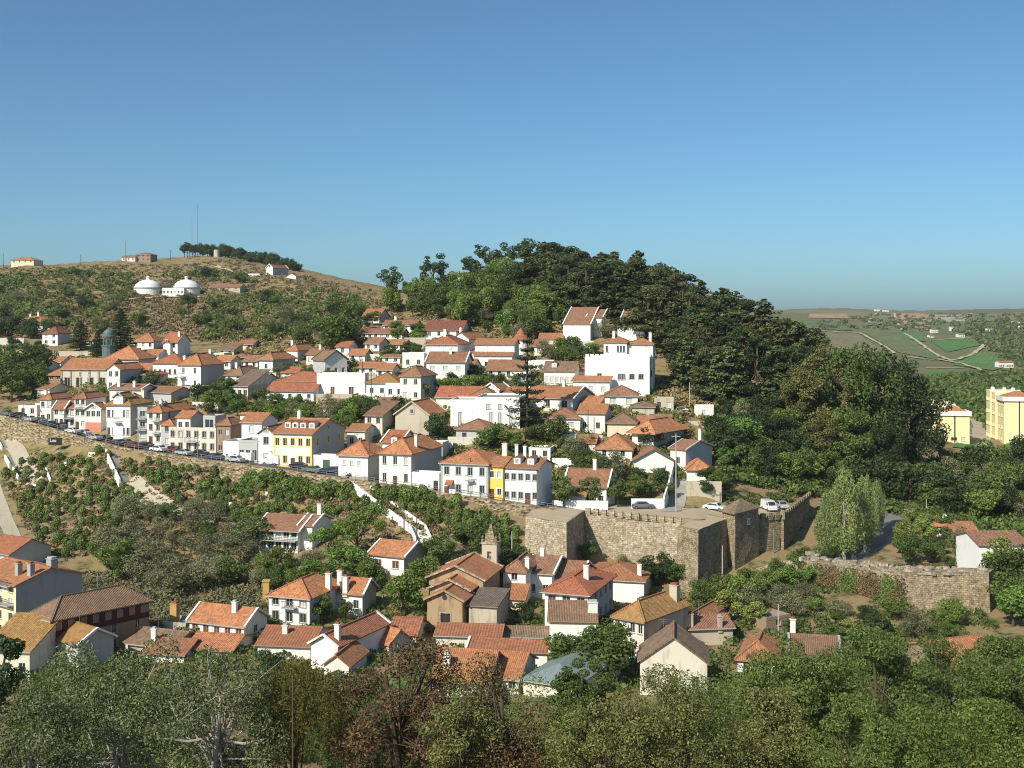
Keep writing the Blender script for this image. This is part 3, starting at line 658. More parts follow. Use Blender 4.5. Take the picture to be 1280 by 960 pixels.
def roof_solid(kind, W, D, h, pitch, o, mat, th=0.16):
    """returns (mesh builder, ridge segments, roofz function). local frame: x along the front, y to the back"""
    mb=MB(); tp=math.tan(R(pitch)); seg=[]
    x0,x1,y0,y1=-o,W+o,-o,D+o; ze=h-o*tp+.02
    A,B,C,E=(x0,y0),(x1,y0),(x1,y1),(x0,y1)
    def top(pts, eave):
        # uv: u along eave dir, v up slope
        pv=[Vector(p) for p in pts]; nn=(pv[1]-pv[0]).cross(pv[2]-pv[0]).normalized(); e=Vector((*eave,0)); w=nn.cross(e)
        mb.face(pts,[(q.dot(e),q.dot(w)) for q in pv])
    if kind=='hip':
        if W>=D:
            hh=(D/2+o)*tp; s=D/2+o; zr=ze+hh; r0=(x0+s,D/2,zr); r1=(x1-s,D/2,zr)
        else:
            hh=(W/2+o)*tp; s=W/2+o; zr=ze+hh; r0=(W/2,y0+s,zr); r1=(W/2,y1-s,zr)
        a,b,c,e=[(*q,ze) for q in (A,B,C,E)]
        if W>=D:
            top([a,b,r1,r0],(1,0)); top([b,c,r1],(0,1)); top([c,e,r0,r1],(-1,0)); top([e,a,r0],(0,-1))
            seg=[(r0,r1),(a,r0),(b,r1),(c,r1),(e,r0)]
        else:
            top([a,b,r0],(1,0)); top([b,c,r1,r0],(0,1)); top([c,e,r1],(-1,0)); top([e,a,r0,r1],(0,-1))
            seg=[(r0,r1),(a,r0),(b,r0),(c,r1),(e,r1)]
        eaves=[(a,b),(b,c),(c,e),(e,a)]
        rz=lambda x,y: ze+min(x-x0,x1-x,y-y0,y1-y)*tp
    elif kind=='gx':   # ridge along the front
        zr=ze+(D/2+o)*tp; r0=(x0,D/2,zr); r1=(x1,D/2,zr); a,b,c,e=[(*q,ze) for q in (A,B,C,E)]
        top([a,b,r1,r0],(1,0)); top([c,e,r0,r1],(-1,0)); seg=[(r0,r1)]; eaves=[(a,b),(b,r1),(r1,c),(c,e),(e,r0),(r0,a)]
        rz=lambda x,y: ze+min(y-y0,y1-y)*tp
    elif kind=='gy':   # gable to the front
        zr=ze+(W/2+o)*tp; r0=(W/2,y0,zr); r1=(W/2,y1,zr); a,b,c,e=[(*q,ze) for q in (A,B,C,E)]
        top([b,c,r1,r0],(0,1)); top([e,a,r0,r1],(0,-1)); seg=[(r0,r1)]; eaves=[(a,r0),(r0,b),(b,c),(c,r1),(r1,e),(e,a)]
        rz=lambda x,y: ze+min(x-x0,x1-x)*tp
    elif kind=='shed':  # slopes down to the front
        zb=ze+(D+2*o)*tp; a,b=(*A,ze),(*B,ze); c,e=(*C,zb),(*E,zb); top([a,b,c,e],(1,0)); eaves=[(a,b),(b,c),(c,e),(e,a)]
        rz=lambda x,y: ze+(y-y0)*tp
    elif kind=='shedr':  # slopes down to the right
        zb=ze+(W+2*o)*tp; b,c=(*B,ze),(*C,ze); a,e=(*A,zb),(*E,zb); top([b,c,e,a],(0,1)); eaves=[(a,b),(b,c),(c,e),(e,a)]
        rz=lambda x,y: ze+(x1-x)*tp
    for p,q in eaves:
        mb.face([(p[0],p[1],p[2]-th),(q[0],q[1],q[2]-th),q,p])
    # soffit: the same top faces shifted down
    n=len(mb.F)-len(eaves)
    for f in mb.F[:n]:
        mb.face([(mb.V[i][0],mb.V[i][1],mb.V[i][2]-th) for i in f][::-1])
    return mb,seg,rz
HOUSES=[]
YR={}
def vol(root, x, y, W, D, h, roof='hip', rm='orange', wm='white', pitch=23, o=0.35, win=None, swin=None, lwin=None, door=None, chim=(), trim=None, wsize=(0.9,1.3),
        pm='glass', fm='frame_white', sur=None, dm='door_brown', z=0.0, verge=None, attic=False, dorm=(), dsize=(0.95,2.05), plinth=None, cornice=None, ridge=True, corner=None, smat=None, satt=False, winlist=None, swinlist=None, chmat='white', sill=0.95, spm=None, rail=None):
    """one block of a house: walls with openings, windows, door, roof, chimneys. win=(rows, columns) on the front, swin on the right side, lwin on the left side"""
    base=Vector((x,y,z)); mb=MB()
    def grid(spec, Wd, wsz, dr, wl):
        out=[]
        if wl: out += [('w',a*Wd-b/2,a*Wd+b/2,c,c+d) for a,c,b,d in wl]
        if not spec: 
            if dr is not None and not wl: 
                dw,dh=dsize; u=Wd*dr if dr<1 else Wd*.5; out.append(('d',u-dw/2,u+dw/2,0.05,min(dh,h-.2)))
            return out
        rows,cols=spec; sh=h/rows; sp=Wd/cols; ww=min(wsz[0],sp*.72); wh=min(wsz[1],sh*.62)
        ww=round(ww,1) if ww>.35 else .3; wh=round(wh,1) if wh>.35 else .3
        for r_ in range(rows):
            for c_ in range(cols):
                u=sp*(c_+.5)
                if r_==0 and dr is not None and c_==int(dr):
                    dw,dh=dsize; dw=min(dw,sp*.8); out.append(('d',u-dw/2,u+dw/2,.05,min(dh,sh*.85,h-.15)))
                else:
                    v=sh*r_+min(sill,sh*.33); out.append(('w',u-ww/2,u+ww/2,v,min(v+wh,h-.12)))
        return out
    fr=grid(win,W,wsize,door,winlist); rt=grid(swin,D,wsize,None,swinlist); lf=grid(lwin,D,wsize,None,None)
    if fr: fr=[q for q in fr if q[1]>.05 and q[2]<W-.05]
    if rt: rt=[q for q in rt if q[1]>.05 and q[2]<D-.05]
    wallface(mb,base,(1,0,0),W,h,[q[1:] for q in fr],(0,-1,0))
    wallface(mb,base+Vector((0,D,0)),(0,-1,0),D,h,[(D-q[2],D-q[1],q[3],q[4]) for q in lf],(-1,0,0))
    wallface(mb,base+Vector((W,D,0)),(-1,0,0),W,h,[],(0,1,0))
    side=mb if smat is None else MB()  # right side in its own colour, usually greyer to carry its shade
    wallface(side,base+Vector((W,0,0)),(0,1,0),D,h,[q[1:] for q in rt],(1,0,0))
    tp=math.tan(R(pitch))
    if roof=='gx':
        for xx,s in ((0,1),(W,-1)):
            t=[base+Vector((xx,0,h)),base+Vector((xx,D,h)),base+Vector((xx,D/2,h+D/2*tp))]; (mb if xx==0 or smat is None else side).face(t if s<0 else t[::-1])
    elif roof=='gy':
        for yy,s in ((0,1),(D,-1)):
            t=[base+Vector((0,yy,h)),base+Vector((W,yy,h)),base+Vector((W/2,yy,h+W/2*tp))]; mb.face(t if s>0 else t[::-1])
    elif roof=='shed':
        zb=D*tp; b=base; mb.face([b+Vector((W,0,h)),b+Vector((W,D,h)),b+Vector((W,D,h+zb))]); mb.face([b+Vector((0,D,h)),b+Vector((0,0,h)),b+Vector((0,D,h+zb))]); mb.face([b+Vector((W,D,h)),b+Vector((0,D,h)),b+Vector((0,D,h+zb)),b+Vector((W,D,h+zb))])
    elif roof=='shedr':
        zb=W*tp; b=base; mb.face([b+Vector((0,0,h)),b+Vector((W,0,h)),b+Vector((0,0,h+zb))]); mb.face([b+Vector((W,D,h)),b+Vector((0,D,h)),b+Vector((0,D,h+zb))]); mb.face([b+Vector((0,D,h)),b+Vector((0,0,h)),b+Vector((0,0,h+zb)),b+Vector((0,D,h+zb))])
    wo=mb.put('wall',wm,root)
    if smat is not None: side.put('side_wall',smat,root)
    rzf=lambda X,Yy:h
    if roof=='flat':
        m2=MB(); t=.22; ph=.45
        m2.box(x-.03,x+W+.03,y-.03,y+t,z+h,z+h+ph).box(x-.03,x+W+.03,y+D-t,y+D+.03,z+h,z+h+ph).box(x-.03,x+t,y+t,y+D-t,z+h,z+h+ph).box(x+W-t,x+W+.03,y+t,y+D-t,z+h,z+h+ph)
        m2.put('parapet',wm if rm in MATS and rm.endswith('flat') else wm,root)
        MB().box(x+t,x+W-t,y+t,y+D-t,z+h-.2,z+h+.06).put('roof','grey_roof_flat',root)
    elif roof:
        rb,seg,rzf=roof_solid(roof,W,D,h,pitch,o,rm)
        ro=rb.put('roof',rm,root,(x,y,z))
        if roof in ('hip','gx','shed') and W>4: MB().box(-o,W+o,-o-.13,-o-.005,h-o*math.tan(R(pitch))-.16,h-o*math.tan(R(pitch))-.04).put('gutter','grey_trim' if int(W*10)%2 else 'brown_wall',ro)
        if W>5 and int(W*37)%3==0:
            ax,ay=W*.35,D*.45; az=rzf(ax,ay); m3=MB().tube([(0,0,-.3),(0,0,2.2)],.03,5); m3.beam((-.6,0,2.0),(.6,0,2.0),.03,.03).beam((-.35,.0,1.8),(.35,.0,1.8),.03,.03); m3.put('aerial','pole_metal',ro,(ax,ay,az))
        if ridge and seg:
            m2=MB()
            for a,b in seg:
                a,b=Vector(a)+Vector((0,0,.04)),Vector(b)+Vector((0,0,.04))
                m2.beam(a,b,.26,.16)
            m2.put('ridge_tiles',rm if not isinstance(ridge,str) else ridge,ro)
        if verge:
            ze=h-o*tp+.02
            if roof in('gx','shed'):
                for xx in (-o+.02,W+o-.02):
                    m2=MB()
                    if roof=='gx': m2.beam((xx,-o,ze+.06),(xx,D/2,ze+(D/2+o)*tp+.06),.32,.26).beam((xx,D/2,ze+(D/2+o)*tp+.06),(xx,D+o,ze+.06),.32,.26)
                    else: m2.beam((xx,-o,ze+.06),(xx,D+o,ze+(D+2*o)*tp+.06),.32,.26)
                    m2.put('verge',verge,ro)
            elif roof=='gy':
                for yy in (-o+.02,D+o-.02): MB().beam((-o,yy,ze+.06),(W/2,yy,ze+(W/2+o)*tp+.06),.32,.26).beam((W/2,yy,ze+(W/2+o)*tp+.06),(W+o,yy,ze+.06),.32,.26).put('verge',verge,ro)
    k=0
    for lst,fn in ((fr,lambda u,v:((x+u,y,z+v),0)),(rt,lambda u,v:((x+W,y+u,z+v),math.pi/2)),(lf,lambda u,v:((x,y+u,z+v),-math.pi/2))):
        for q in lst:
            u=(q[1]+q[2])/2; w_=round(q[2]-q[1],2); h_=round(q[4]-q[3],2); loc,rz=fn(u,q[3]); k+=1
            if q[0]=='d': put('door',door_mesh(w_,h_,dm),root,loc,rz)
            else:
                usepm=pm if (hash((k*7919+int(W*31)))%8 or pm!='glass') else 'blind'
                if spm and lst is rt: usepm=spm
                wo_=put('window',win_mesh(w_,h_,fm,0),root,loc,rz); put('pane',pane_mesh(w_,h_,usepm),wo_)
                if sur: put('surround',sur_mesh(w_,h_,sur),wo_)
                else: put('sill',cached(('sill',w_),lambda:MB().box(-w_/2-.08,w_/2+.08,-.10,.0,-.09,-.005).mesh('sill','cap_stone')),wo_)
    if attic or satt:
        if roof=='gy' and attic:
            wo_=put('window',win_mesh(.8,1.0,fm,0),root,(x+W/2,y-.16,z+h+.1)); put('pane',pane_mesh(.8,1.0,pm),wo_); put('surround',sur_mesh(.8,1.0,sur or 'grey_trim'),wo_,(0,.12,0))
        if roof=='gx' and satt:
            wo_=put('window',win_mesh(.8,1.1,fm,0),root,(x+W+.16,y+D/2,z+h+.1),math.pi/2); put('pane',pane_mesh(.8,1.1,pm),wo_); put('surround',sur_mesh(.8,1.1,sur or 'grey_trim'),wo_,(0,.12,0))
    if plinth: 
        m2=MB(); m2.box(x-.03,x+W+.03,y-.035,y+.0-.002,z-1,z+.55) if not any(q[0]=='d' for q in fr) else None
        if any(q[0]=='d' for q in fr):
            us=[x-.03]+sum([[x+q[1],x+q[2]] for q in sorted(fr,key=lambda s:s[1]) if q[0]=='d'],[])+[x+W+.03]
            for a,b in zip(us[0::2],us[1::2]): m2.box(a,b,y-.035,y-.002,z-1,z+.55)
        m2.box(x+W+.002,x+W+.035,y-.03,y+D,z-1,z+.55); m2.put('plinth',plinth,root)
    if cornice: MB().box(x-.06,x+W+.06,y-.10,y-.002,z+h-.32,z+h-.10).put('cornice',cornice,root)
    if corner:
        for xx in (x,x+W-.35): MB().box(xx,xx+.35,y-.05,y-.002,z-.5,z+h-.33).put('corner_strip',corner,root)
    for c in chim:
        cx,cy,ch=c[0]*W,c[1]*D,c[2]; cw=c[3] if len(c)>3 else .7; zz=rzf(cx,cy)
        co=MB().box(-cw/2,cw/2,-cw*.4,cw*.4,zz-.8,zz+ch).put('chimney',chmat,root,(x+cx,y+cy,z))
        MB().box(-cw/2-.08,cw/2+.08,-cw*.4-.08,cw*.4+.08,zz+ch+.002,zz+ch+.12).put('cap',chmat,co)
        MB().box(-cw/2+.1,cw/2-.1,-cw*.4+.1,cw*.4-.1,zz+ch+.12,zz+ch+.38).put('pot','brick' if ch>1.5 else 'grey_trim',co)
    for u in dorm:
        dw,dh=1.3,1.1; cx=u*W; yy=max(.6,D*.16); zz=rzf(cx,yy)
        do=thingpart=MB().box(-dw/2,dw/2,0,1.9,-.3,dh).put('dormer',wm,root,(x+cx,y+yy,z+zz))
        m2=MB(); m2.face([(-dw/2-.15,-.15,dh-.02),(0,-.15,dh+.45),(0,2.6,dh+.45),(-dw/2-.15,2.6,dh-.02)][::-1]); m2.face([(0,-.15,dh+.45),(dw/2+.15,-.15,dh-.02),(dw/2+.15,2.6,dh-.02),(0,2.6,dh+.45)][::-1]); m2.face([(-dw/2,-.0,dh),(dw/2,0,dh),(0,0,dh+.4)])
        m2.put('dormer_roof',rm,do)
        put('window',win_mesh(.7,.8,fm,0),do,(0,-.15,.12)); put('pane',pane_mesh(.7,.8,'glass'),do,(0,-.16,.12))
    if rail:   # balcony on the front: list of (u0,u1,z)
        for u0,u1,zz in rail:
            b=MB().box(x+u0*W,x+u1*W,y-1.0,y-.003,z+zz-.15,z+zz).put('balcony','grey_trim',root)
            m2=MB(); 
            for k in range(int((u1-u0)*W/.3)+1): m2.box(x+u0*W+.3*k,x+u0*W+.3*k+.04,y-.98,y-.94,z+zz,z+zz+.9)
            m2.box(x+u0*W,x+u1*W,y-1.0,y-.92,z+zz+.9,z+zz+.97); m2.put('railing','dark_trim',b)
    return rzf
def frame(xl,xr,yb,t,xs=None,D=None,Y=None):
    """front-left corner, width and depth of a block whose front runs from column xl to xr with its foot at row yb; t = turn of the front to the left in degrees"""
    pc=(xl+xr)/2; p0=ground(pc,yb) if Y is None else np.array([(pc-640)/F*Y,Y,CZ-(yb-HOR)/F*Y])
    e=np.array([math.cos(R(t)),-math.sin(R(t))]); b=np.array([math.sin(R(t)),math.cos(R(t))])
    sol=lambda px,q,d:((px-640)/F*q[1]-q[0])/(d[0]-(px-640)/F*d[1])
    s0,s1=sol(xl,p0[:2],e),sol(xr,p0[:2],e); A=p0[:2]+e*s0; B=p0[:2]+e*s1
    if D is None:
        D=sol(xs,B,b) if xs is not None else 8.0
        D=min(max(D,4.0),16.0)
    return A,s1-s0,D,p0[2],p0[1]
def house(label,xl,xr,yb,ye,roof='hip',rm='orange',wm='white',t=16,xs=None,D=None,Y=None,name='house',cat='house',group=None,more=(),**kw):
    A,W,D,z,Yc=frame(xl,xr,yb,t,xs,D,Y); h=max(1.2,(yb-ye)/F*Yc)
    yr=YR.get((xl,xr))
    if yr is not None and roof in ('hip','gx','gy'):   # pitch from the row of the ridge
        for _ in range(14):
            if roof=='gy': Yk=Yc; half=W/2
            else: Yk=Yc+D/2*math.cos(R(t)); half=(D if roof=='gx' else min(W,D))/2
            pt=math.degrees(math.atan2(CZ-(yr-HOR)/F*Yk-(z+h),half))
            if pt>=15 or D<5 or roof=='gy': break
            D*=.92
        kw['pitch']=min(max(pt,13),36)
    root=thing(name,label,cat,(A[0],A[1],z),-R(t),group)
    vol(root,0,0,W,D,h,roof,rm,wm,**kw)
    for m in more:   # extra blocks: fractions of W, D and heights in metres
        m=dict(m); vol(root,m.pop('x')*W,m.pop('y')*D,m.pop('w')*W,m.pop('d')*D,m.pop('h'),**m)
    HOUSES.append((label,round(W,1),round(D,1),round(h,1),round(Yc)))
    return root,W,D,h
# ------------------------------------------------------------------ the buildings
H=house
YR.update({(50,64):488,(67,80):500,(80,93):501,(93,107):488,(107,126):504,(133,163):492,(184,202):498,(201,216):524,(221,238):513,(271,288):515,(302,327):516,(323,342):527,(342,390):523,(423,460):550,(474,514):545,(478,500):538,(551,610):561,(610,629):571,(629,673):573,(706,758):586,
 (793,842):562,(838,857):550,(859,889):570,(790,817):522,(744,790):542,(759,795):516,(722,756):505,(681,725):510,(756,797):482,(652,716):483,(721,762):455,(680,719):452,(533,581):440,(532,572):419,(566,586):415,(531,578):401,(608,652):450,(590,655):484,(500,526):455,(458,497):466,(545,600):483,(583,622):484,(604,624):479,(570,612):524,(494,536):502,(434,456):530,
 (333,392):477,(281,303):455,(324,341):439,(357,372):428,(391,406):438,(449,478):453,(456,474):422,(451,503):411,(479,520):400,(453,474):386,(204,222):416,(134,150):454,(77,135):448,(191,228):442,(222,251):440,(166,192):416,(53,72):408,(14,54):395,(108,128):418,(56,76):446,(60,77):461,(46,62):479,(3,28):450,(28,50):449,(137,176):480,(180,214):483,(297,316):425,
 (-34,20):703,(38,65):736,(70,98):781,(160,214):787,(237,305):757,(233,290):792,(180,230):798,(336,387):720,(421,453):722,(322,388):783,(389,422):793,(405,436):817,(463,486):783,(324,372):643,(462,505):676,(629,657):690,(658,690):695,(681,735):715,(725,805):703,(690,726):701,(767,805):738,(848,868):748,(862,916):768,(800,832):782,(800,884):795,(922,968):795,(990,1048):794,(1194,1262):798,(1224,1284):664,(1166,1182):645,(1186,1222):652,(545,625):780,(586,684):799,(625,684):783,(654,718):818})
# --- row along the road, left to right
H('low white garage at the far left end of the road row',23,46,521,509,'flat',wm='white',t=10,D=7,win=(1,2),name='garage',cat='garage')
H('narrow white three-storey house with brown hipped roof, leftmost tall house of the road row',50,64,529,498,'hip','brownorange',t=10,xs=92,win=(2,2),door=0,chim=[(.1,.2,1.6)],pm='glass')
H('small white house with red porch and brown roof beside the narrow three-storey house',67,80,534,510,'gx','brown',t=10,xs=92,win=(2,2),door=1,verge='white')
H('narrow white house with balcony and pinkish roof left of the tall white townhouse',80,93,536,510,'gx','red',t=10,D=8,win=(2,2),door=0,rail=[(.1,.9,2.6)])
H('tall white townhouse with upper loggia and long brown roof in the road row',93,107,538,497,'hip','brownorange',t=10,xs=133,win=(3,2),door=0,rail=[(0,1,5.4)])
r,W,D,h=H('pink and white house with a pale gable on the road row',107,126,541,511,'gy','brownorange',t=10,xs=134,win=(2,3),door=0,attic=True,verge='white')
MB().box(-.05,W+.05,-.05,-.004,-.5,h*.42).put('pink_base','pink',r)
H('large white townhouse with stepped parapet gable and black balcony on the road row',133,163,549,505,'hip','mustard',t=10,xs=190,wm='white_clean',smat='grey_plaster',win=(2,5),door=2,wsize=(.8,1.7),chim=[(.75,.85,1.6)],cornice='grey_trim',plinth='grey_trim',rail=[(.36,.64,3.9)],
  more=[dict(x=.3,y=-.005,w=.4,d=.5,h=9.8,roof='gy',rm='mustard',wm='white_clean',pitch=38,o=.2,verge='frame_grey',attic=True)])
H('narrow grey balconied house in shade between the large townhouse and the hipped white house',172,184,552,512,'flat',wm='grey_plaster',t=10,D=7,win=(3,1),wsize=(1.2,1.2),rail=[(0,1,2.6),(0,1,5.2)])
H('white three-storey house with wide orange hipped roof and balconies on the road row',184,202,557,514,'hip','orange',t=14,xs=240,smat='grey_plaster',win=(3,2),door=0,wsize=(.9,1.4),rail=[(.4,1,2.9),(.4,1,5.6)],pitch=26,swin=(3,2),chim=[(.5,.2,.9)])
H('small grey annex with orange roof on the side of the hipped three-storey house',201,216,560,530,'hip','orange','grey_plaster',t=10,D=5,win=(2,1))
H('old weathered stone-fronted house with arched upper windows above parked cars',211,270,567,537,'flat',wm='white_old',t=14,D=8,win=(2,6),wsize=(.8,1.4),sur='cap_stone',rail=[(.38,.62,2.6)])
H('white rooftop house with small orange roof set behind the weathered stone front',221,238,540,521,'gx','orange','white',t=14,xs=254,win=(1,2),smat='grey_plaster',Y=264,pitch=20)
H('glazed grey rooftop room behind the weathered stone front',254,269,540,522,'flat',wm='grey_plaster',t=14,D=5,win=(1,1),wsize=(2.0,1.8),Y=264)
H('brown unplastered house with tiled roof next to the weathered stone front',271,288,569,530,'hip','brown','brown_wall',t=14,xs=304,win=(2,2),wsize=(.8,1.2))
H('plain white two-storey house with orange roof behind the flat white garage',302,327,566,527,'gx','orange','white_clean',t=14,D=8,win=(2,1),wsize=(1.2,1.6))
H('flat white garage with a row of dark glazing beside parked white pickup',279,298,576,554,'flat',wm='white_clean',t=14,D=6,win=(1,2),wsize=(.5,.5),name='garage',cat='garage')
H('dark glazed flat-roofed shop front right of the flat white garage',298,322,578,553,'flat',wm='grey_plaster',t=14,D=6,win=(1,3),wsize=(1.3,2.2),sill=.4,name='shop',cat='shop')
H('narrow white gabled house with brown door left of the yellow-trimmed house',323,342,581,541,'gy','brown','white_clean',t=14,xs=352,D=9,win=(2,1),wsize=(1.2,1.5),winlist=None,door=None,attic=True,pitch=38,dsize=(1.2,2.3))
r,W,D,h=H('long cream house with yellow trim, dormers and shaded gable end on the road',342,390,585,541,'gx','orange','white',t=16,xs=437,smat='grey_plaster',win=(2,5),door=2,sur='yellow',cornice='yellow',corner='yellow',dorm=(.22,.42,.62,.85),chim=[(.22,.5,1.4)],pitch=31,swin=(2,3),satt=True,wsize=(.8,1.5),plinth='yellow')
H('low white yard wall with green door beside the shaded gable end',392,424,590,572,'flat',wm='white_clean',t=16,D=3,win=(1,3),door=1,dm='door_green',wsize=(.3,.3),dsize=(1.9,2.6),name='yard_wall',cat='wall')
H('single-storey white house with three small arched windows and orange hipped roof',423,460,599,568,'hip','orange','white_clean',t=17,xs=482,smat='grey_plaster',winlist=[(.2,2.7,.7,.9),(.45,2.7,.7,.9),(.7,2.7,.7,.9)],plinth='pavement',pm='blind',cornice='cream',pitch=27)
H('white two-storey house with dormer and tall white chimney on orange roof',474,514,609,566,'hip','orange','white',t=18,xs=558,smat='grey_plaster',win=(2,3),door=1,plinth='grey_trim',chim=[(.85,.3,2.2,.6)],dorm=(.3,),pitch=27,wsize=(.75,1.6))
H('white house gable with red roof rising behind the dormered two-storey house',478,500,585,552,'gx','red','white_clean',t=18,D=9,Y=252,verge='white')
H('low white side wall with dark doorway under the shaded gable wall',515,549,614,594,'flat',wm='white_clean',t=18,D=3,win=(1,4),door=3,dm='door_dark',wsize=(.3,.3),plinth='grey_trim',name='yard_wall',cat='wall')
r,W,D,h=H('white house with grey corner strips, red door canopy and orange hipped roof',551,610,623,579,'hip','orange','white_clean',t=18,D=11,win=(2,4),door=0,wsize=(.9,1.5),sur='grey_trim',corner='grey_trim',cornice='grey_trim',plinth='grey_trim',pitch=24,rail=[(.56,.72,3.4)])
MB().face([(1.1,-1.1,2.5),(2.6,-1.1,2.5),(2.6,-.01,3.3),(1.1,-.01,3.3)]).face([(1.1,-1.1,2.4),(1.1,-.01,3.2),(2.6,-.01,3.2),(2.6,-1.1,2.4)]).put('canopy','red',r)
H('narrow bright yellow two-storey house squeezed between two white houses',610,629,626,583,'gx','brownorange','yellow',t=18,D=10,win=(2,2),door=0,sur='frame_white',cornice='frame_white',pitch=24,wsize=(.75,1.2),chim=[(.55,.6,2.6,.9)])
H('white house with two dormers and brown garage door right of the yellow house',629,673,630,584,'gx','brown','white_clean',t=19,xs=698,win=(2,5),door=3,dm='door_brown',dsize=(2.2,2.1),dorm=(.33,.72),chim=[(.18,.5,2.4,.6),(.42,.5,2.2,.6)],pitch=27,wsize=(.75,1.2),sur='grey_trim',corner='dark_trim')
H('low bungalow with brown roof and orange porch behind three street trees',706,758,634,607,'gx','brown','white',t=16,D=8,win=(1,4),door=1,pitch=25,verge='white',chim=[(.62,.5,1.8)],more=[dict(x=.05,y=-.28,w=.5,d=.28,h=2.6,roof='shed',rm='brownorange',wm='white',pitch=18)])
# --- houses behind the row, right of centre
H('white gabled barn-like house with dark roof edge above walled garden',793,842,592,576,'gy','brownorange','white_clean',t=2,D=9,pitch=28,verge='dark_trim')
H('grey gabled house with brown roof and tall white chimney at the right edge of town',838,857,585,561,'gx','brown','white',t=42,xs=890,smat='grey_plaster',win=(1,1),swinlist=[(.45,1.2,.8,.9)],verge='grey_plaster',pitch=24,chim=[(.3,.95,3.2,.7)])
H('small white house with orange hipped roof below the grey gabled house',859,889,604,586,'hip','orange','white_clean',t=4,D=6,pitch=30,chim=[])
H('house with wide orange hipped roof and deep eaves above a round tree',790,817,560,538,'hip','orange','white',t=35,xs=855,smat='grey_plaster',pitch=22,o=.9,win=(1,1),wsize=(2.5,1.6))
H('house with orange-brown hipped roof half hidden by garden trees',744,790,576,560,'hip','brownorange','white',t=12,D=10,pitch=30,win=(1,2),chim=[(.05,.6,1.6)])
H('cream hut with old brown hipped roof near the ruined plot',759,795,548,528,'hip','old','cream',t=10,D=8,win=None,pitch=26)
H('white house with bluish lean-to and orange roof beside the pole',722,756,541,516,'gx','orange','white',t=14,D=9,win=(1,2),pitch=22)
H('white cottage with brown hipped roof on a grassy bank, left of the bluish lean-to house',681,725,540,522,'hip','brown','white',t=10,D=9,win=(1,2),wsize=(1.4,1.2),pm='blind',pitch=28)
H('white cottage with brown hipped roof and two shuttered windows below the castle house',756,797,510,494,'hip','brown','white_clean',t=6,D=9,win=(1,2),wsize=(1.5,1.4),pm='blind',pitch=28)
H('long house with bright orange roof and shaded gable to the right of the araucaria',652,716,514,497,'gx','orange','white',t=22,xs=741,smat='grey_plaster',win=(1,3),pitch=26,verge='white',chim=[(.62,.5,1.3)],wsize=(1.4,1.6))
H('small white annex with orange lean-to roof beside the bright orange house',728,750,517,503,'shed','orange','white',t=16,D=4,win=(1,2),pitch=16)
H('ruined roofless stone hut with arch below the wood',818,842,515,500,'flat',wm='ruin',t=10,D=5,win=(1,2),wsize=(.9,1.4),name='stone_hut',cat='ruin')
H('small ruined house with patched tile roof left of the ruined hut',790,818,520,508,'hip','old','ruin',t=10,D=7,pitch=18)
H('small white roof-terrace house by the car at the edge of the wood',868,892,524,510,'flat',wm='white',t=10,D=5,win=(1,1))
# --- castle house
r,W,D,h=H('large white castle-like house with battlements and crenellated terrace',731,812,492,449,'flat',wm='white_clean',t=12,xs=830,name='castle_house',smat='grey_plaster',
  winlist=[(.23,3.6,1.0,1.3),(.54,3.4,.7,1.4),(.60,3.4,.7,1.4),(.73,3.5,1.1,1.3),(.87,3.5,1.1,1.3),(.38,.05,.9,2.3)],sur='frame_grey',swinlist=[(.5,3.5,1.2,1.2)],D=13,
  more=[dict(x=.27,y=.22,w=.36,d=.5,h=12.9,roof='hip',rm='brownorange',wm='white_clean',pitch=24,winlist=[(.15,10.2,.7,1.6),(.62,10.2,.6,1.6),(.75,10.2,.6,1.6),(.88,10.2,.6,1.6)],chim=[(.4,.3,1.6)]),
        dict(x=.63,y=.3,w=.4,d=.45,h=12.4,roof='hip',rm='brownorange',wm='white',pitch=22,win=(1,4),wsize=(1.4,1.6),sill=9.8,chim=[(.85,.5,2.2)])])
mb=None
me_=MB().box(-.45,.45,-.12,.12,0,.75).mesh('merlon','white_clean')
for k in range(13): put('merlon',me_,r,(.6+k*(W-1.2)/12,.1,h+.452))
for k in range(6): put('merlon',me_,r,(W-.1,1.4+k*(D-2)/6,h+.452),math.pi/2)
H('white house with small hipped roof and lower tiled terrace left of the castle house',721,762,478,463,'hip','brownorange','white_clean',t=12,D=8,win=(1,3),wsize=(1.3,1.2),pm='blind',pitch=26,o=.5)
H('white lower wing with thin orange roof below the small hipped house',716,762,494,476,'shed','orange','white_clean',t=12,D=4,win=(1,3),wsize=(1.2,1.2),pm='blind',pitch=14)
H('house with glazed veranda and white dormer left of the castle house',680,719,482,463,'gx','old','white',t=12,D=8,win=(1,6),wsize=(1.0,1.6),sill=.6,pm='blind',dorm=(.3,),pitch=24)
H('modern white house with stepped parapets and steep red-brown roof below the wood',704,738,427,405,'shed','brown','white_clean',t=16,xs=752,smat='grey_plaster',win=None,pitch=24,o=.15,verge='white_clean',D=11,more=[dict(x=.75,y=.45,w=.55,d=.5,h=7.2,roof='shed',rm='brown',wm='white_clean',pitch=20,verge='white_clean')])
H('second modern house with red-brown roof behind grey-green trees',772,806,426,408,'shed','brown','white_clean',t=16,D=11,pitch=24,o=.15,verge='white_clean')
r,W,D,h=H('low white garden wall under the modern stepped house',681,742,441,428,'flat',wm='white_old',t=8,D=1.2,name='garden_wall',cat='wall')
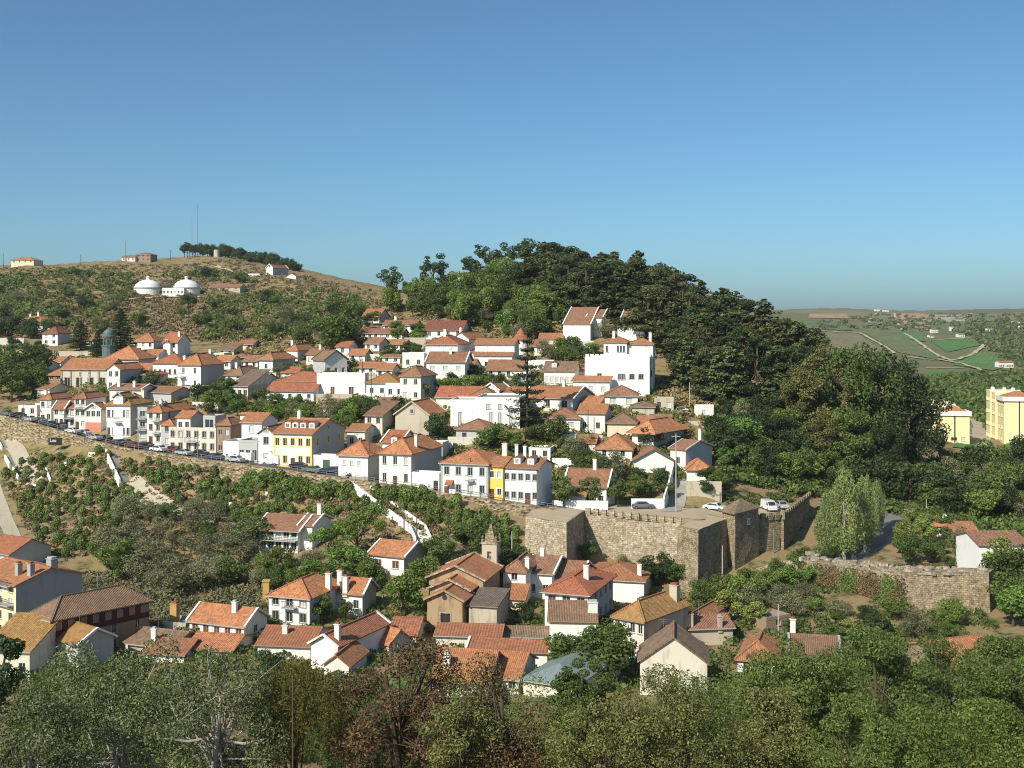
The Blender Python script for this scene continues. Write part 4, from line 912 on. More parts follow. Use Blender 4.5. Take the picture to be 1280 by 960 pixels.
# --- centre upper town
H('big white three-storey house with brown roof in the middle of the upper town',533,581,484,452,'gx','brown','white_clean',t=8,xs=590,win=(2,3),wsize=(1.3,1.2),pm='blind',pitch=27,verge='white',chim=[(.55,.4,1.2)],satt=True)
H('white house with red hipped roof just above the big three-storey house',532,572,458,430,'hip','red','white_clean',t=10,xs=588,win=(1,2),wsize=(1.7,1.4),sill=2.4,pitch=25,chim=[(.5,.25,1.8)])
H('white gabled wing with brown-orange roof and chimney behind the red hipped house',566,586,440,423,'gy','brownorange','white_clean',t=24,xs=606,pitch=22,chim=[(.4,.1,1.4)])
H('long white house with dark maroon roof under the green trees',531,578,423,412,'gx','darkred','white',t=12,D=10,win=(1,4),pitch=28)
H('veranda house with two tiers of red-brown roofs beside the round tower',590,640,463,444,'shed','brownorange','white_clean',t=10,D=4,win=(1,4),wsize=(1.2,1.3),pitch=12,more=[dict(x=0,y=.95,w=1,d=1.8,h=7.0,roof='gx',rm='brownorange',wm='white_clean',pitch=20,win=(1,6),wsize=(1.2,1.2),sill=5.2,fm='frame_brown')])
H('white house with brown roof and satellite dish left of the araucaria',608,652,474,462,'gx','brown','white_clean',t=10,D=9,win=(1,4),pitch=25)
H('small white house with red-brown roof and white wall behind the araucaria',590,655,502,490,'gx','red','white',t=10,D=7,win=(1,4),pitch=20)
p=ground(651,442); r=thing('round_tower','small round white tower with conical red roof','tower',p)
hh=18/F*p[1]; rr=9/F*p[1]
m2=MB(); m2.lathe([(rr,-3),(rr,hh)],20); m2.put('wall','white_clean',r,smooth=True); MB().lathe([(rr+.6,hh-.15),(rr*.5,hh+2.0*.9),(0,hh+3.3)],20).put('roof','red',r)
put('window',win_mesh(.7,1.,'frame_white',0),r,(0,-rr-.1,hh*.45)); 
H('crenellated white terrace wall right of the round tower',650,692,462,452,'flat',wm='white_clean',t=8,D=1.0,name='terrace_wall',cat='wall')
for k in range(7):
    pass
H('white house with brown hipped roof and shaded gable left of the big three-storey house',500,526,502,469,'hip','brown','white',t=20,xs=545,smat='grey_plaster',win=(2,2),pitch=26)
H('white house with orange-brown pyramid roof and flat terrace wing',458,497,497,478,'hip','mustard','white_clean',t=10,D=9,win=(1,3),wsize=(1.0,1.3),pitch=28,more=[dict(x=.72,y=-.3,w=.85,d=.45,h=3.2,roof='flat',wm='white_clean',win=(1,3))])
H('red-roofed sheds behind the modern flat white house',545,600,512,496,'gx','red','white',t=12,D=9,win=None,pitch=22)
H('cottage with mottled old hipped roof just behind the modern flat white house',583,622,512,497,'hip','old','white',t=8,D=9,pitch=26)
H('white gabled house with brown roof facing left above the modern flat white house',604,624,502,487,'gy','brown','white_clean',t=30,xs=638,win=None,swin=(1,3),pitch=30,verge='white')
H('modern flat white house, left block with curved recess',563,594,534,502,'flat',wm='white_clean',t=6,D=10,winlist=[(.4,.3,.9,3.0),(.9,.6,1.3,4.4)],fm='frame_grey',pm='blind',name='modern_house')
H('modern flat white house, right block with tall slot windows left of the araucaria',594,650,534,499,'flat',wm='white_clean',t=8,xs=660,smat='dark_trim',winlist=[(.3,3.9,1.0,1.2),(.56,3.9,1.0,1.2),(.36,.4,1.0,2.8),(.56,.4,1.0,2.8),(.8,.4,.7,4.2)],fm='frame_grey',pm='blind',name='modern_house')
H('shaded house with brown hipped roof below the modern flat white house',570,612,553,536,'hip','brown','grey_plaster',t=12,D=9,win=(1,2),door=0,pitch=24,dm='door_dark')  # grey wall colour stands in for the shade on this house
H('old weathered house with two windows behind the road row',456,478,549,519,'shed','old','white_old',t=16,D=10,win=(2,2),pitch=14,pm='glass')
H('old grey stone barn with gable and orange roof behind the road row',494,536,551,518,'gy','orange','ruin',t=14,D=12,pitch=28,attic=True,verge='ruin')
H('small white house with reddish roof between the yellow-trimmed house and the old weathered house',434,456,560,538,'gx','brownorange','white',t=14,D=8,win=(1,2),pitch=20)
H('small white outbuilding with flat roof among gardens above the yellow house',661,688,576,563,'flat',wm='white',t=12,D=5,win=(1,2))
H('long white garden wall above the dormered white house',690,722,586,576,'flat',wm='white_clean',t=12,D=.6,name='garden_wall',cat='wall')
H('white house corner with dark window above the orange-roofed dormer house',536,553,580,556,'flat',wm='white',t=12,D=5,win=(1,1))
# --- left middle town
H('white house with large red-orange roof in two levels above the hedge',333,392,502,488,'gx','red','white_clean',t=14,xs=408,D=9,win=(1,5),pitch=24,wsize=(.9,1.0),more=[dict(x=.1,y=.5,w=.9,d=.9,h=4.9,roof='hip',rm='red',wm='white_clean',pitch=26,winlist=[(.12,3.2,.8,1.2)])])
H('long blank white wall with door on the terrace in mid town',396,456,496,469,'flat',wm='white_clean',t=4,D=5,winlist=[(.33,.05,1.0,2.4),(.72,.4,1.2,2.0)],pm='brown_shutter',name='terrace_wall',cat='wall')
H('stained grey house with mossy roof left of the red two-level house',289,310,499,482,'shed','greyroof','white_old',t=20,xs=336,smat='ruin',win=(1,3),pitch=20,swin=(1,2))
H('white house with brown tiled hipped roof above the stained grey house',281,303,484,468,'hip','old','white',t=20,D=11,win=(2,2),pitch=26,chim=[(.4,.2,1.2)])
H('white house with hipped orange roof and shaded right side in mid town',324,341,465,448,'hip','brownorange','white_clean',t=20,xs=369,smat='grey_plaster',win=(1,1),swin=(1,3),pitch=26,o=.5)
H('white house with orange pyramid roof and tall chimney left of the grey gable house',357,372,452,437,'hip','brownorange','white',t=20,xs=394,smat='grey_plaster',swin=(1,2),pitch=28,chim=[(.1,.3,2.2)])
H('grey gabled house with dark windows facing right in mid town',391,406,470,449,'gx','old','grey_plaster',t=50,xs=434,smat='white',win=(1,1),swin=(1,3),pitch=28,verge='dark_trim')
H('low house with short orange roof and pergola in mid town',449,478,468,459,'gx','orange','white',t=8,D=6,win=(1,3),pitch=22)
H('white flat-roofed block with small terrace right of the pergola house',503,530,460,443,'flat',wm='white',t=10,D=6,win=(1,2))
H('white cottage with brown roof and shaded gable in the gardens below the long white house',456,474,439,429,'gx','brown','white',t=24,xs=487,smat='grey_plaster',win=(1,2),pitch=28)
H('long low white house with brown roof high in the upper town',451,503,424,416,'gx','brown','white',t=8,D=8,win=(1,7),wsize=(.9,.9),pitch=18)
H('white house with wide brown roof and white chimney just above the long low house',479,520,416,406,'gx','brown','white_clean',t=8,D=8,win=(1,5),pitch=20,chim=[(.36,.1,2.4)])
H('small house with red roof and white wall at the top edge of town',453,474,404,395,'gx','red','white',t=24,xs=487,smat='grey_plaster',win=(1,2),pitch=24)
# --- left upper town
H('white house with gabled dormer and red roof on the upper left road',204,222,448,427,'gx','red','white_clean',t=14,xs=238,win=(2,2),pitch=26,chim=[(.85,.3,1.2)],more=[dict(x=.1,y=-.12,w=.5,d=.6,h=4.6,roof='gy',rm='brown',wm='white_clean',pitch=32,attic=True)])
H('white gabled house front on the left with a shaded right wing',134,150,489,461,'gy','orange','white_clean',t=14,xs=178,Y=308,smat='grey_plaster',win=(2,2),pitch=30,swin=(1,3),D=11)
r,W,D,h=H('grand pale grey hall with pilasters, pediment windows and long orange roof',77,135,498,461,'gx','orange','theatre',t=6,D=12,Y=326,win=(1,4),wsize=(1.5,3.4),sill=2.2,sur='cap_stone',cornice='cap_stone',pitch=22,name='hall',cat='hall',corner='theatre',
  more=[dict(x=.98,y=.1,w=.80,d=.9,h=7.2,roof='gx',rm='orange',wm='theatre',pitch=22),dict(x=.55,y=.9,w=.75,d=1.0,h=10.6,roof='hip',rm='orange',wm='theatre',pitch=34)])
for k in range(6): MB().box(k*W/5-.25,k*W/5+.25,-.16,-.06,-.5,h-.4).put('pilaster','cap_stone',r)
p=ground(136,452); r=thing('cupola_kiosk','dark green domed lantern tower rising behind the grand hall','tower',p)
zt=CZ-(411-HOR)/F*p[1]-p[2]; rr=7/F*p[1]
MB().lathe([(rr*1.15,-3),(rr*1.15,zt-5.5),(rr*1.3,zt-5.4),(rr*1.3,zt-5.0)],12).put('base','dome_green',r)
for k in range(8): a=k*math.pi/4; MB().box(-.15,.15,-.15,.15,zt-5.0,zt-2.4).put('column','dome_green',r,(rr*.95*math.cos(a),rr*.95*math.sin(a),0))
MB().lathe([(rr*1.2,zt-2.4),(rr*1.2,zt-2.1),(rr*1.0,zt-2.0),(rr*.95,zt-1.2),(rr*.7,zt-.5),(rr*.3,zt-.1),(.1,zt),(.1,zt+.6),(0,zt+.7)],16).put('dome','dome_green',r,smooth=True)
H('white house wing with small windows left of the large white block',191,228,475,453,'hip','red','white_clean',t=8,D=9,win=(1,6),wsize=(.7,1.3),sill=1.8,pitch=25)
H('large white two-storey block with orange hipped roof above the retaining stones',222,251,487,455,'hip','orange','white_clean',t=18,xs=280,smat='grey_plaster',win=(2,2),wsize=(.7,1.4),pitch=25,chim=[(.1,.2,1.3)],rail=[(.1,.35,3.2)])
H('stone retaining block below the large white two-storey block',221,247,502,485,'flat',wm='ruin',t=16,D=6,name='retaining_block',cat='wall',Y=300)
H('white house with orange roof at the end of the upper left road',166,192,437,426,'hip','orange','white_clean',t=10,D=9,win=(1,3),pitch=30)
H('white two-storey house with dark brown roof on the upper left',53,72,432,416,'hip','darkred','white_clean',t=14,xs=88,smat='grey_plaster',win=(2,2),wsize=(1.1,1.1),pitch=24,chim=[(.0,.5,1.2)])
H('house with long orange roof behind dark trees at far upper left',14,54,414,402,'hip','orange','white',t=14,D=12,win=(1,4),pitch=26,chim=[(.3,.5,1.2),(.55,.5,1.2)])
H('white graffiti-marked wall at far upper left',-5,30,431,424,'flat',wm='white_old',t=-6,D=.8,name='boundary_wall',cat='wall')
H('small white house with brown roof peeking between the dark cedars',108,128,434,425,'gx','brown','white_clean',t=10,D=8,win=(1,2),pitch=26)
H('white house with pale orange roof left of the grand hall',56,76,462,452,'gx','brownorange','white',t=12,D=7,win=(1,2),pitch=28)
H('house with bright red-orange roof tucked against the left end of the grand hall',60,77,478,468,'hip','orange','brown_wall',t=12,D=8,win=(1,2),pitch=30)
H('white house with brown roof between roof and street trees, above the road row',46,62,498,486,'gx','brown','white',t=20,D=8,win=(1,2),pitch=26)
H('white house with brown-red roof at the left edge, below the grassy terrace',3,28,469,457,'gx','brown','white',t=20,D=9,win=(1,2),pitch=26)
H('white house with orange roof at the left edge, behind street trees',28,50,468,456,'gx','brownorange','white',t=20,D=8,win=(1,2),pitch=26)
H('white house with pink-brown roof and white gable parapets behind the large townhouse',137,176,520,486,'gx','brown','white',t=14,D=10,verge='white',pitch=22,Y=296,chim=[(.2,.2,1.4),(.7,.2,1.2)])
H('long grey-walled shed with brown roof climbing behind the large townhouse',180,214,506,490,'gx','brown','grey_plaster',t=26,xs=222,D=9,pitch=18,win=None)
H('small house with orange roof among the gardens below the hillside',297,316,437,430,'gx','brownorange','cream',t=10,D=7,win=(1,2),pitch=22)
H('pale flat house at the hillside foot left of the orange garden house',272,292,446,437,'shed','old','cream',t=10,D=7,win=(1,2),pitch=14)
H('low orange-roofed farm sheds on the earth terrace right of the domes',262,300,363,359,'gx','brown','ruin',t=8,D=9,pitch=20,win=(1,4))
# --- hill tops
H('low ridge house with orange roof on the far left skyline',14,42,329,325,'hip','orange','cream',t=8,D=12,Y=800,win=(1,4),pitch=20)
H('two-storey ruined house on the left skyline',170,188,327,318,'hip','old','brown_wall',t=12,D=9,Y=785,win=(2,3),pitch=16,pm='door_dark')
H('low white outbuilding left of the ruined skyline house',152,169,327,321,'gx','old','white_old',t=12,D=7,Y=785,win=(1,3),pitch=16)
H('white hilltop chapel with gabled front and long tiled nave',333,341,349,334,'gy','brownorange','white_clean',t=22,xs=364,smat='grey_plaster',Y=690,name='chapel',cat='chapel',pitch=42,verge='white_clean',attic=True)
H('long low white wall in front of the hilltop chapel',310,334,347,343,'flat',wm='white_clean',t=-6,D=1,Y=684,name='boundary_wall',cat='wall')
H('small white outbuilding right of the hilltop chapel',358,370,351,345,'gy','brownorange','white_clean',t=10,D=6,Y=680,pitch=30)
H('long white flat-topped building among the pines on the central hill',572,604,350,343,'shed','grey_roof_flat','white_clean',t=10,D=10,Y=470,pitch=8,ridge=False)
p=at(271,321,790); r=thing('ruined_windmill','round stone windmill stump on the left hill crest','ruin',p); MB().lathe([(2.2,-3),(1.9,4.6),(1.5,4.6),(1.5,2)],14).put('wall','ruin',r)
for (px,lab) in ((185,'left water tank with white dome on the dry hillside'),(233,'right water tank with white dome on the dry hillside')):
    p=ground(px,366); k=p[1]/F; r=thing('water_tank',lab,'water tank',p); rr=17*k
    MB().lathe([(rr,-3),(rr,5.2*k)],36).put('wall','white_clean',r,smooth=True); MB().lathe([(rr*1.04,5.2*k),(rr*1.04,6.2*k),(rr*.99,6.3*k),(rr*.97,7.2*k)],36).put('ring_beam','grey_trim',r)
    MB().lathe([(rr*.98,7*k),(rr*.86,10.5*k),(rr*.62,13.8*k),(rr*.34,15.8*k),(rr*.12,16.6*k)],36).put('dome','white_clean',r,smooth=True)
    MB().lathe([(rr*.12,16*k),(rr*.12,19*k),(rr*.15,19.2*k),(rr*.15,20*k),(0,21*k)],12).put('lantern','white_clean',r)
H('low white valve house between the two domed water tanks',203,230,369,361,'flat',wm='white_clean',t=4,D=6,win=(1,6),wsize=(.9,1.2),sill=1.4,Y=610,name='valve_house')
# --- lower village
H('tall grey apartment block with pale balconied front at the left edge',-34,20,796,724,'gx','orange','cream',t=38,xs=120,D=15,smat='concrete',win=(4,4),wsize=(1.2,1.4),pitch=24,rail=[(.55,.95,5.4),(.55,.95,8.2),(.05,.45,5.4),(.05,.45,8.2)],chim=[(.75,.2,1.6,.9),(.95,.25,1.6,.9),(.9,.6,1.2,1.4)],name='apartment_block',cat='building',chmat='concrete')
r,W,D,h=H('brown mansard building with ornate ochre front and dark slate-red upper storey',38,65,832,770,'hip','old','cream',t=40,xs=165,D=15,win=(3,4),wsize=(.8,1.6),sur='ochre',smat='brown_wall',swin=(3,4),name='mansard_building',cat='building',ridge='greyroof')
wz=h*.70
m2=MB(); m2.box(-.12,W+.12,-.12,-.05,h*.66,h*.69).put('cornice','ochre',r)
for k in range(9): MB().box(W+.004,W+.05,k*D/8-(.9 if k in(0,8) else .45),k*D/8+(.9 if k in(0,8) else .45),wz,h-.15).put('slate_panel','mansard',r) if 0<k<8 else None
for k in range(5): MB().box(max(0,k*W/4-.35),min(W,k*W/4+.35),-.05,-.004,wz,h-.15).put('slate_panel','mansard',r)
MB().box(W+.004,W+.045,0,D,h-.6,h-.02).put('slate_band','mansard',r); MB().box(W+.004,W+.045,0,D,wz-.5,wz+.25).put('slate_band','mansard',r)
H('house with olive-brown roof and pale grey gable before the mansard building',70,98,838,800,'gx','mustard','grey_plaster',t=40,xs=142,smat='grey_plaster',pitch=24,verge='white')
H('flat low building with mustard roof at the lower left corner',-20,37,850,812,'shed','mustard','white_old',t=8,D=8,pitch=18,win=(1,3))
H('old brown tiled roof over a ruined cottage left of the white long house',160,214,822,806,'gx','old','ruin',t=20,D=9,pitch=26)
H('ruined cream chimney block on bare ground above the old brown roof',203,232,794,782,'flat',wm='ruin',t=18,D=4,chim=[(.2,.5,2.6,1.1)],chmat='ochre',name='ruin',cat='ruin')
H('white long house with shuttered windows and orange roof in the lower village',237,305,800,778,'gx','orange','white_clean',t=22,xs=334,smat='white',win=(1,5),wsize=(1.0,1.1),pm='brown_shutter',verge='white',pitch=20,chim=[(.68,.35,1.3)],swin=(1,1))
H('bright orange roof directly in front of the white long house',233,290,822,813,'gx','orange','white',t=10,D=9,pitch=26)
H('red-brown grooved roof with white chimney left of the bright orange roof',180,230,828,816,'gx','grooved','white',t=10,D=8,pitch=24,chim=[(.0,.4,1.5)])
H('white villa with large orange hipped roof and small balcony in the lower village',336,387,784,745,'hip','orange','white_clean',t=20,xs=432,smat='grey_plaster',win=(2,3),wsize=(1.0,1.5),pm='glass',pitch=25,chim=[(.98,.55,2.2,.8)],rail=[(.38,.7,3.0)],sur='cap_stone',D=11)
H('wing with orange roof and white chimneys right of the hipped villa',421,453,768,740,'gx','orange','white_clean',t=20,xs=470,smat='grey_plaster',win=(1,2),pitch=24,chim=[(.05,.15,2.4,.8),(.35,.0,2.2,.8)],verge='white')
p=ground(333,752); r=thing('chimney_stack','ochre brick chimney stack left of the hipped villa','chimney',p); MB().box(-.5,.5,-.5,.5,-2,3.2).put('shaft','ochre',r); MB().box(-.62,.62,-.62,.62,3.202,3.45).put('cap','ochre',r)
H('row house with brown-red roof left of the white gable in the lower village',322,388,824,806,'gx','grooved','white',t=8,D=11,pitch=26,chim=[(.4,.3,1.0)])
H('white gabled house with red ribbed roof in the lower village',389,422,838,805,'gy','grooved','white_clean',t=24,xs=452,D=13,pitch=20,verge='white',chim=[(.8,.1,1.8)])
H('low outhouse with brown-orange gable roof in front of the white gabled house',405,436,846,830,'gy','brownorange','white',t=12,D=7,pitch=26)
H('small house with bright orange lean-to roof and grey wall left of the church',463,486,816,801,'gx','orange','white_old',t=40,xs=512,smat='grey_plaster',pitch=24,chim=[(.15,.2,1.5)])
H('modern two-storey house with brown roof and long white balcony below the slope',324,372,692,661,'gx','brown','white_clean',t=16,xs=392,D=9,win=(2,5),wsize=(1.6,1.8),pitch=18,verge='white_clean',o=.7,rail=[(0,1,2.4)],chim=[],more=[dict(x=.97,y=.15,w=.32,d=.9,h=5.0,roof='gx',rm='brown',wm='white_clean',pitch=18,verge='white_clean',chim=[(.8,.5,1.8)])])
H('white house with orange roof and shaded gable beside the long white stairs',462,505,718,694,'gx','orange','white_clean',t=26,xs=535,smat='grey_plaster',win=(1,2),wsize=(1.3,1.3),pm='brown_shutter',pitch=24,verge='white')
H('white house with brown hipped roof under the left bastion',629,657,750,713,'hip','brown','white_clean',t=14,D=10,win=(2,1),wsize=(1.0,1.5),pitch=26,chim=[(.95,.2,1.4)])
H('white house with brown gabled roof under the left bastion',658,690,748,716,'gx','brown','white_clean',t=16,D=11,win=(1,2),pitch=26,verge='white',chim=[(.3,.5,1.2)])
H('small annex with bright orange roof between the church and the brown hipped house',630,655,762,748,'shed','orange','cream',t=10,D=4,pitch=18)
H('white villa with red hipped roof, row of dark shutters and cream corner',681,735,788,739,'hip','red','white_clean',t=20,xs=788,D=14,smat='grey_plaster',win=(2,3),swin=(2,5),pm='brown_shutter',wsize=(1.2,1.2),pitch=25,chim=[(.72,.4,2.0,.8)],o=.6)
H('long house with brown-orange roof and white chimney behind the red hipped villa',725,805,752,724,'hip','brownorange','white_clean',t=14,xs=836,D=12,smat='grey_plaster',win=None,swin=(1,3),pitch=24,chim=[(.9,.2,1.8,.7)])
H('white house with red roof and white parapet behind the red hipped villa chimney',690,726,752,722,'gx','brown','white_clean',t=14,D=10,pitch=24,verge='white_clean')
H('low outbuilding with old brown roof in front of the red hipped villa',687,745,806,775,'shed','old','white_clean',t=4,D=4,pitch=22,chim=[(.93,.5,1.2,1.4)])
H('old cream house with golden hipped roof and tall chimney near lower centre',767,805,826,772,'hip','mustard','white_old',t=38,xs=846,D=12,smat='ruin',win=(2,4),wsize=(.7,1.3),pitch=30,chim=[(.75,.85,1.8,1.2)],chmat='ruin')
H('house with brown hipped roof right of the golden-roofed old house',848,868,800,778,'hip','brownorange','white_old',t=30,D=14,xs=914,smat='white',pitch=22,win=(1,1))
H('long low wing with brown roof and rough chimneys right of the old golden roof',862,916,806,784,'gx','brown','ruin',t=-8,D=12,pitch=20,chim=[(.0,.1,1.6,1.2),(.7,.0,1.4,.6)],chmat='ruin')
H('half-ruined house with orange roof in front of the golden-roofed house',800,832,828,806,'gx','brownorange','white',t=30,xs=862,D=8,smat='ruin',pitch=26,win=(1,1))
H('roofless ruined house with red brick gable in front of the half-ruined house',800,884,870,826,'gy','old','white_old',t=8,D=7,pitch=24,wsize=(.9,1.4),win=(1,3))
H('white house with orange-brown hipped roof among the lower right trees',922,968,846,823,'hip','brownorange','white_clean',t=18,D=9,pitch=26,win=(1,2))
H('house with grey parapet wall and old brown roof beside the lower right trees',990,1048,848,820,'gx','old','white',t=12,D=10,pitch=30,verge='concrete',chim=[(.05,.9,2.0)],win=(1,2))
H('orange-roofed house half hidden by pines at lower right',1194,1262,862,830,'gx','orange','brown_wall',t=-20,D=13,pitch=26)
H('low shed with grey-brown tiles under the lower right pines',1150,1230,880,862,'gx','old','ruin',t=-14,D=7,pitch=20)
H('long white house with brown roof at the right edge',1224,1284,728,680,'gx','brown','white_clean',t=-3,D=10,winlist=[(.62,3.6,1.1,.9)],pitch=22,pm='blind')
H('cottage with orange roof and round white chimney by the lower road',1166,1182,672,656,'hip','orange','white_clean',t=20,D=8,pitch=26,chim=[(.9,.3,1.2)],win=(1,2))
H('low orange-brown roofed shed right of the lower road cottage',1186,1222,676,664,'gx','brownorange','cream',t=0,D=7,pitch=20)
H('red ribbed roof hall in front of the church',545,625,812,794,'gx','grooved','white_old',t=6,D=9,pitch=24)
H('long red-brown tiled hall with white gable near lower centre',586,684,838,812,'gx','grooved','white',t=10,D=12,pitch=24,verge='white')
H('old ridged roof of a brown shed right of the red ribbed roof hall',625,684,806,795,'gx','old','ruin',t=4,D=8,pitch=22)
r,W,D,h=H('building with pale blue-green metal hipped roof at lower centre',654,718,872,852,'hip','metal_roof','white_old',t=26,D=15,pitch=24,ridge=False,name='workshop',cat='building')
H('white house with orange roof hidden behind the brown foreground tree',540,610,872,850,'gx','orange','white',t=10,D=10,pitch=24,chim=[(.2,.2,1.5)],win=(1,4))
H('grey house with blank wall at the left edge by the sloping lane',-20,12,712,690,'gx','red','grey_plaster',t=30,xs=26,D=9,pitch=24)
# yellow apartments on the right
for xl,xr,yb,ye,xs,lab,px_ in ((1177,1212,554,515,None,'pale yellow apartment block partly behind the great tree',0),(1255,1296,556,497,None,'taller pale yellow apartment block with painted emblem at the right edge',1)):
    r,W,D,h=H(lab,xl,xr,yb,ye,'hip','orange','pale_yellow',t=9,D=8,name='apartment_block',cat='building',pitch=24,o=.2,lwin=(4,4),winlist=[(.45,.7,1.7,1.0),(.78,.7,1.3,1.0)] if not px_ else [(.5,.7,.4,.6)],ridge=False)
    MB().box(-.5,W+.5,-.5,-.25,h-1.1,h+.25).box(-.5,-.25,-.25,D,h-1.1,h+.25).box(W+.25,W+.5,-.25,D,h-1.1,h+.25).put('parapet','white_clean',r)
    MB().box(W*.45,W*.45+.35,-.06,-.004,.2,h-1.2).put('glass_strip','glass',r)
    for k in range(3-px_):
        vol(r,-.6-k*.4,D+.2+k*(6.6-px_*1.6),W*.92,6.4-px_*1.6,h+.5+k*.45,'flat',wm='pale_yellow',lwin=(4,4),chim=[(.1,.1,1.2,1.0),(.8,.1,1.0,1.0),(.55,.5,1.0,1.0)],chmat='white_clean',z=.0)
    for k in range(3): MB().box(W+.01,W+1.1,2+k*.0,5,2.4+k*2.8,3.4+k*2.8).put('balcony','white_clean',r)
    if px_:
        m2=MB()
        for a in range(9):
            th=a*.7; m2.box(W*.72+math.cos(th)*.9-.25,W*.72+math.cos(th)*.9+.25,-.03,-.005,h*.52+math.sin(th)*.9-.2,h*.52+math.sin(th)*.9+.2)
        m2.put('emblem','grey_trim',r)
# far farmhouses on the vineyard hills
for px,py,w,hh,lab in ((1097,389,6,2.5,'tiny white farmhouse with dome-like roof on the far skyline'),(1108,390,7,2.5,'tiny white farmhouse second on the far skyline'),(1169,416,8,4,'white farmhouse beside the ploughed far field'),(1165,422,6,2.5,'small white hut just below the far white farmhouse'),
    (1202,422,8,4,'white farmhouse with trees at the upper edge of the green vineyard'),(1238,414,7,3,'pale farmhouse among far hillside trees'),(1258,460,19,7,'large white farmhouse with terracotta roof on the right hillside'),(1271,405,8,3,'pale hamlet house at the far right'),(1191,414,4,5,'narrow white house by the far field track'),(1246,430,5,2.5,'small far white cottage on the wooded right hillside'),(1280,411,9,3,'low white house at the far right hamlet edge')):
    p=ground(px,py,900); k=p[1]/F; r=thing('farmhouse',lab,'house',p,0.1)
    vol(r,-w*k/2,0,w*k,8,hh*k,'gx','brownorange' if px==1258 else 'old','white',pitch=18,win=(1,max(2,int(w/2.2))),wsize=(1.6,1.6),ridge=False)
# smaller houses tucked into the gaps
for a in (('small white house with reddish roof right of the tall-chimney pyramid house',383,399,456,443,'gx','brown','white',14,7,(1,2)),('stone cottage with flat top at the foot of the hillside scrub',264,280,452,443,'flat','old','white_old',10,6,(1,1)),
  ('tiny white gabled house left of the pale flat hillside house',247,259,455,444,'gy','brown','white_clean',14,7,None),('low brown-roofed house at the left edge under the stone terrace wall',-6,16,458,449,'gx','brownorange','white',14,8,(1,2)),
  ('white house with brownish roof just right of the round conical tower',668,690,444,432,'gx','brown','white',10,8,(1,2)),('house with brown-orange roof squeezed above the terrace wall behind the round tower',674,703,432,423,'gx','brownorange','white',8,7,(1,2)),
  ('low white house with red roof left of the veranda house',575,592,470,456,'gx','red','white_clean',12,7,(1,2)),('narrow white house with brown roof between mossy roof and red two-level house',312,330,488,474,'gx','brown','white',16,7,(1,1)),
  ('small shed with rusty roof beside the cream hut',796,815,545,534,'shed','brownorange','ruin',10,5,None),('white cottage with tan roof above the wide-eaved house',812,838,538,527,'gx','old','white_old',12,6,(1,1)),
  ('flat white annex below the hipped cottage of the grassy bank',696,720,556,546,'flat','old','white',10,4,(1,2)),('small house with orange roof left of the house hidden by garden trees',722,744,566,553,'gx','orange','white_old',12,6,(1,1)),
  ('white house with orange roof behind the flat terrace wing',470,490,474,462,'gx','brownorange','white',12,7,(1,2)),('small white house with brown roof above the pergola house',478,500,455,446,'gx','brown','white_clean',12,6,(1,2)),
  ('narrow white house above the old weathered house',470,492,520,506,'gx','brown','white',14,7,(1,1)),('white house with pale roof between the hall and the gabled front',178,190,486,468,'hip','brownorange','white',14,8,(1,1)),
  ('low white house with orange roof left of the large white block',180,198,452,443,'gx','orange','white_clean',12,7,(1,2)),('white shed with red roof behind the red two-level house',352,380,474,465,'gx','red','white',10,6,(1,2)),
  ('white house with orange roof below the pale flat hillside house',268,288,462,451,'gx','orange','white',14,7,(1,2)),('small cream house with brown roof right of the tiny white gabled house',290,308,456,446,'hip','brown','cream',10,7,(1,2)),
  ('white house with brown roof left of the shaded hipped house',304,322,462,451,'gx','brown','white_clean',14,7,(1,2)),('low white house with orange roof right of the grey gabled house',436,456,452,443,'gx','orange','white',10,7,(1,2)),
  ('narrow white house with red roof above the low pale garden wall',420,436,444,433,'gx','red','white_clean',16,7,(1,1)),('small white house with tan roof beside the tall stained terrace wall',488,506,440,430,'gx','brownorange','white',12,6,(1,2)),
  ('white cottage with orange roof below the white sloping wall',612,636,440,431,'gx','orange','white',10,6,(1,2)),('flat white studio between the veranda house and the satellite-dish house',640,660,480,468,'flat','old','white_clean',10,5,(1,2)),
  ('white house with brown roof peeking above the hedge, left of the blank white wall',404,424,520,508,'gx','brown','white',14,7,(1,2)),('small white house with orange roof in the hedge behind the brown unplastered house',300,320,528,517,'gx','orange','white',14,7,(1,1)),
  ('low cottage with brown roof between church and orange lean-to house',488,520,806,792,'gx','grooved','white_old',8,7,(1,2)),('white cottage with orange roof left of the metal-roofed workshop',600,648,868,846,'gx','orange','white',14,9,(1,3)),
  ('long low house with brown roof behind the old brown roof at lower left',110,160,812,798,'gx','brown','white_old',14,8,(1,2))):
    H(a[0],a[1],a[2],a[3],a[4],a[5],a[6],a[7],t=a[8],D=a[9],win=a[10],pitch=22,chim=[(.7,.5,1.0)] if a[5]!='flat' and a[1]%2 else ())
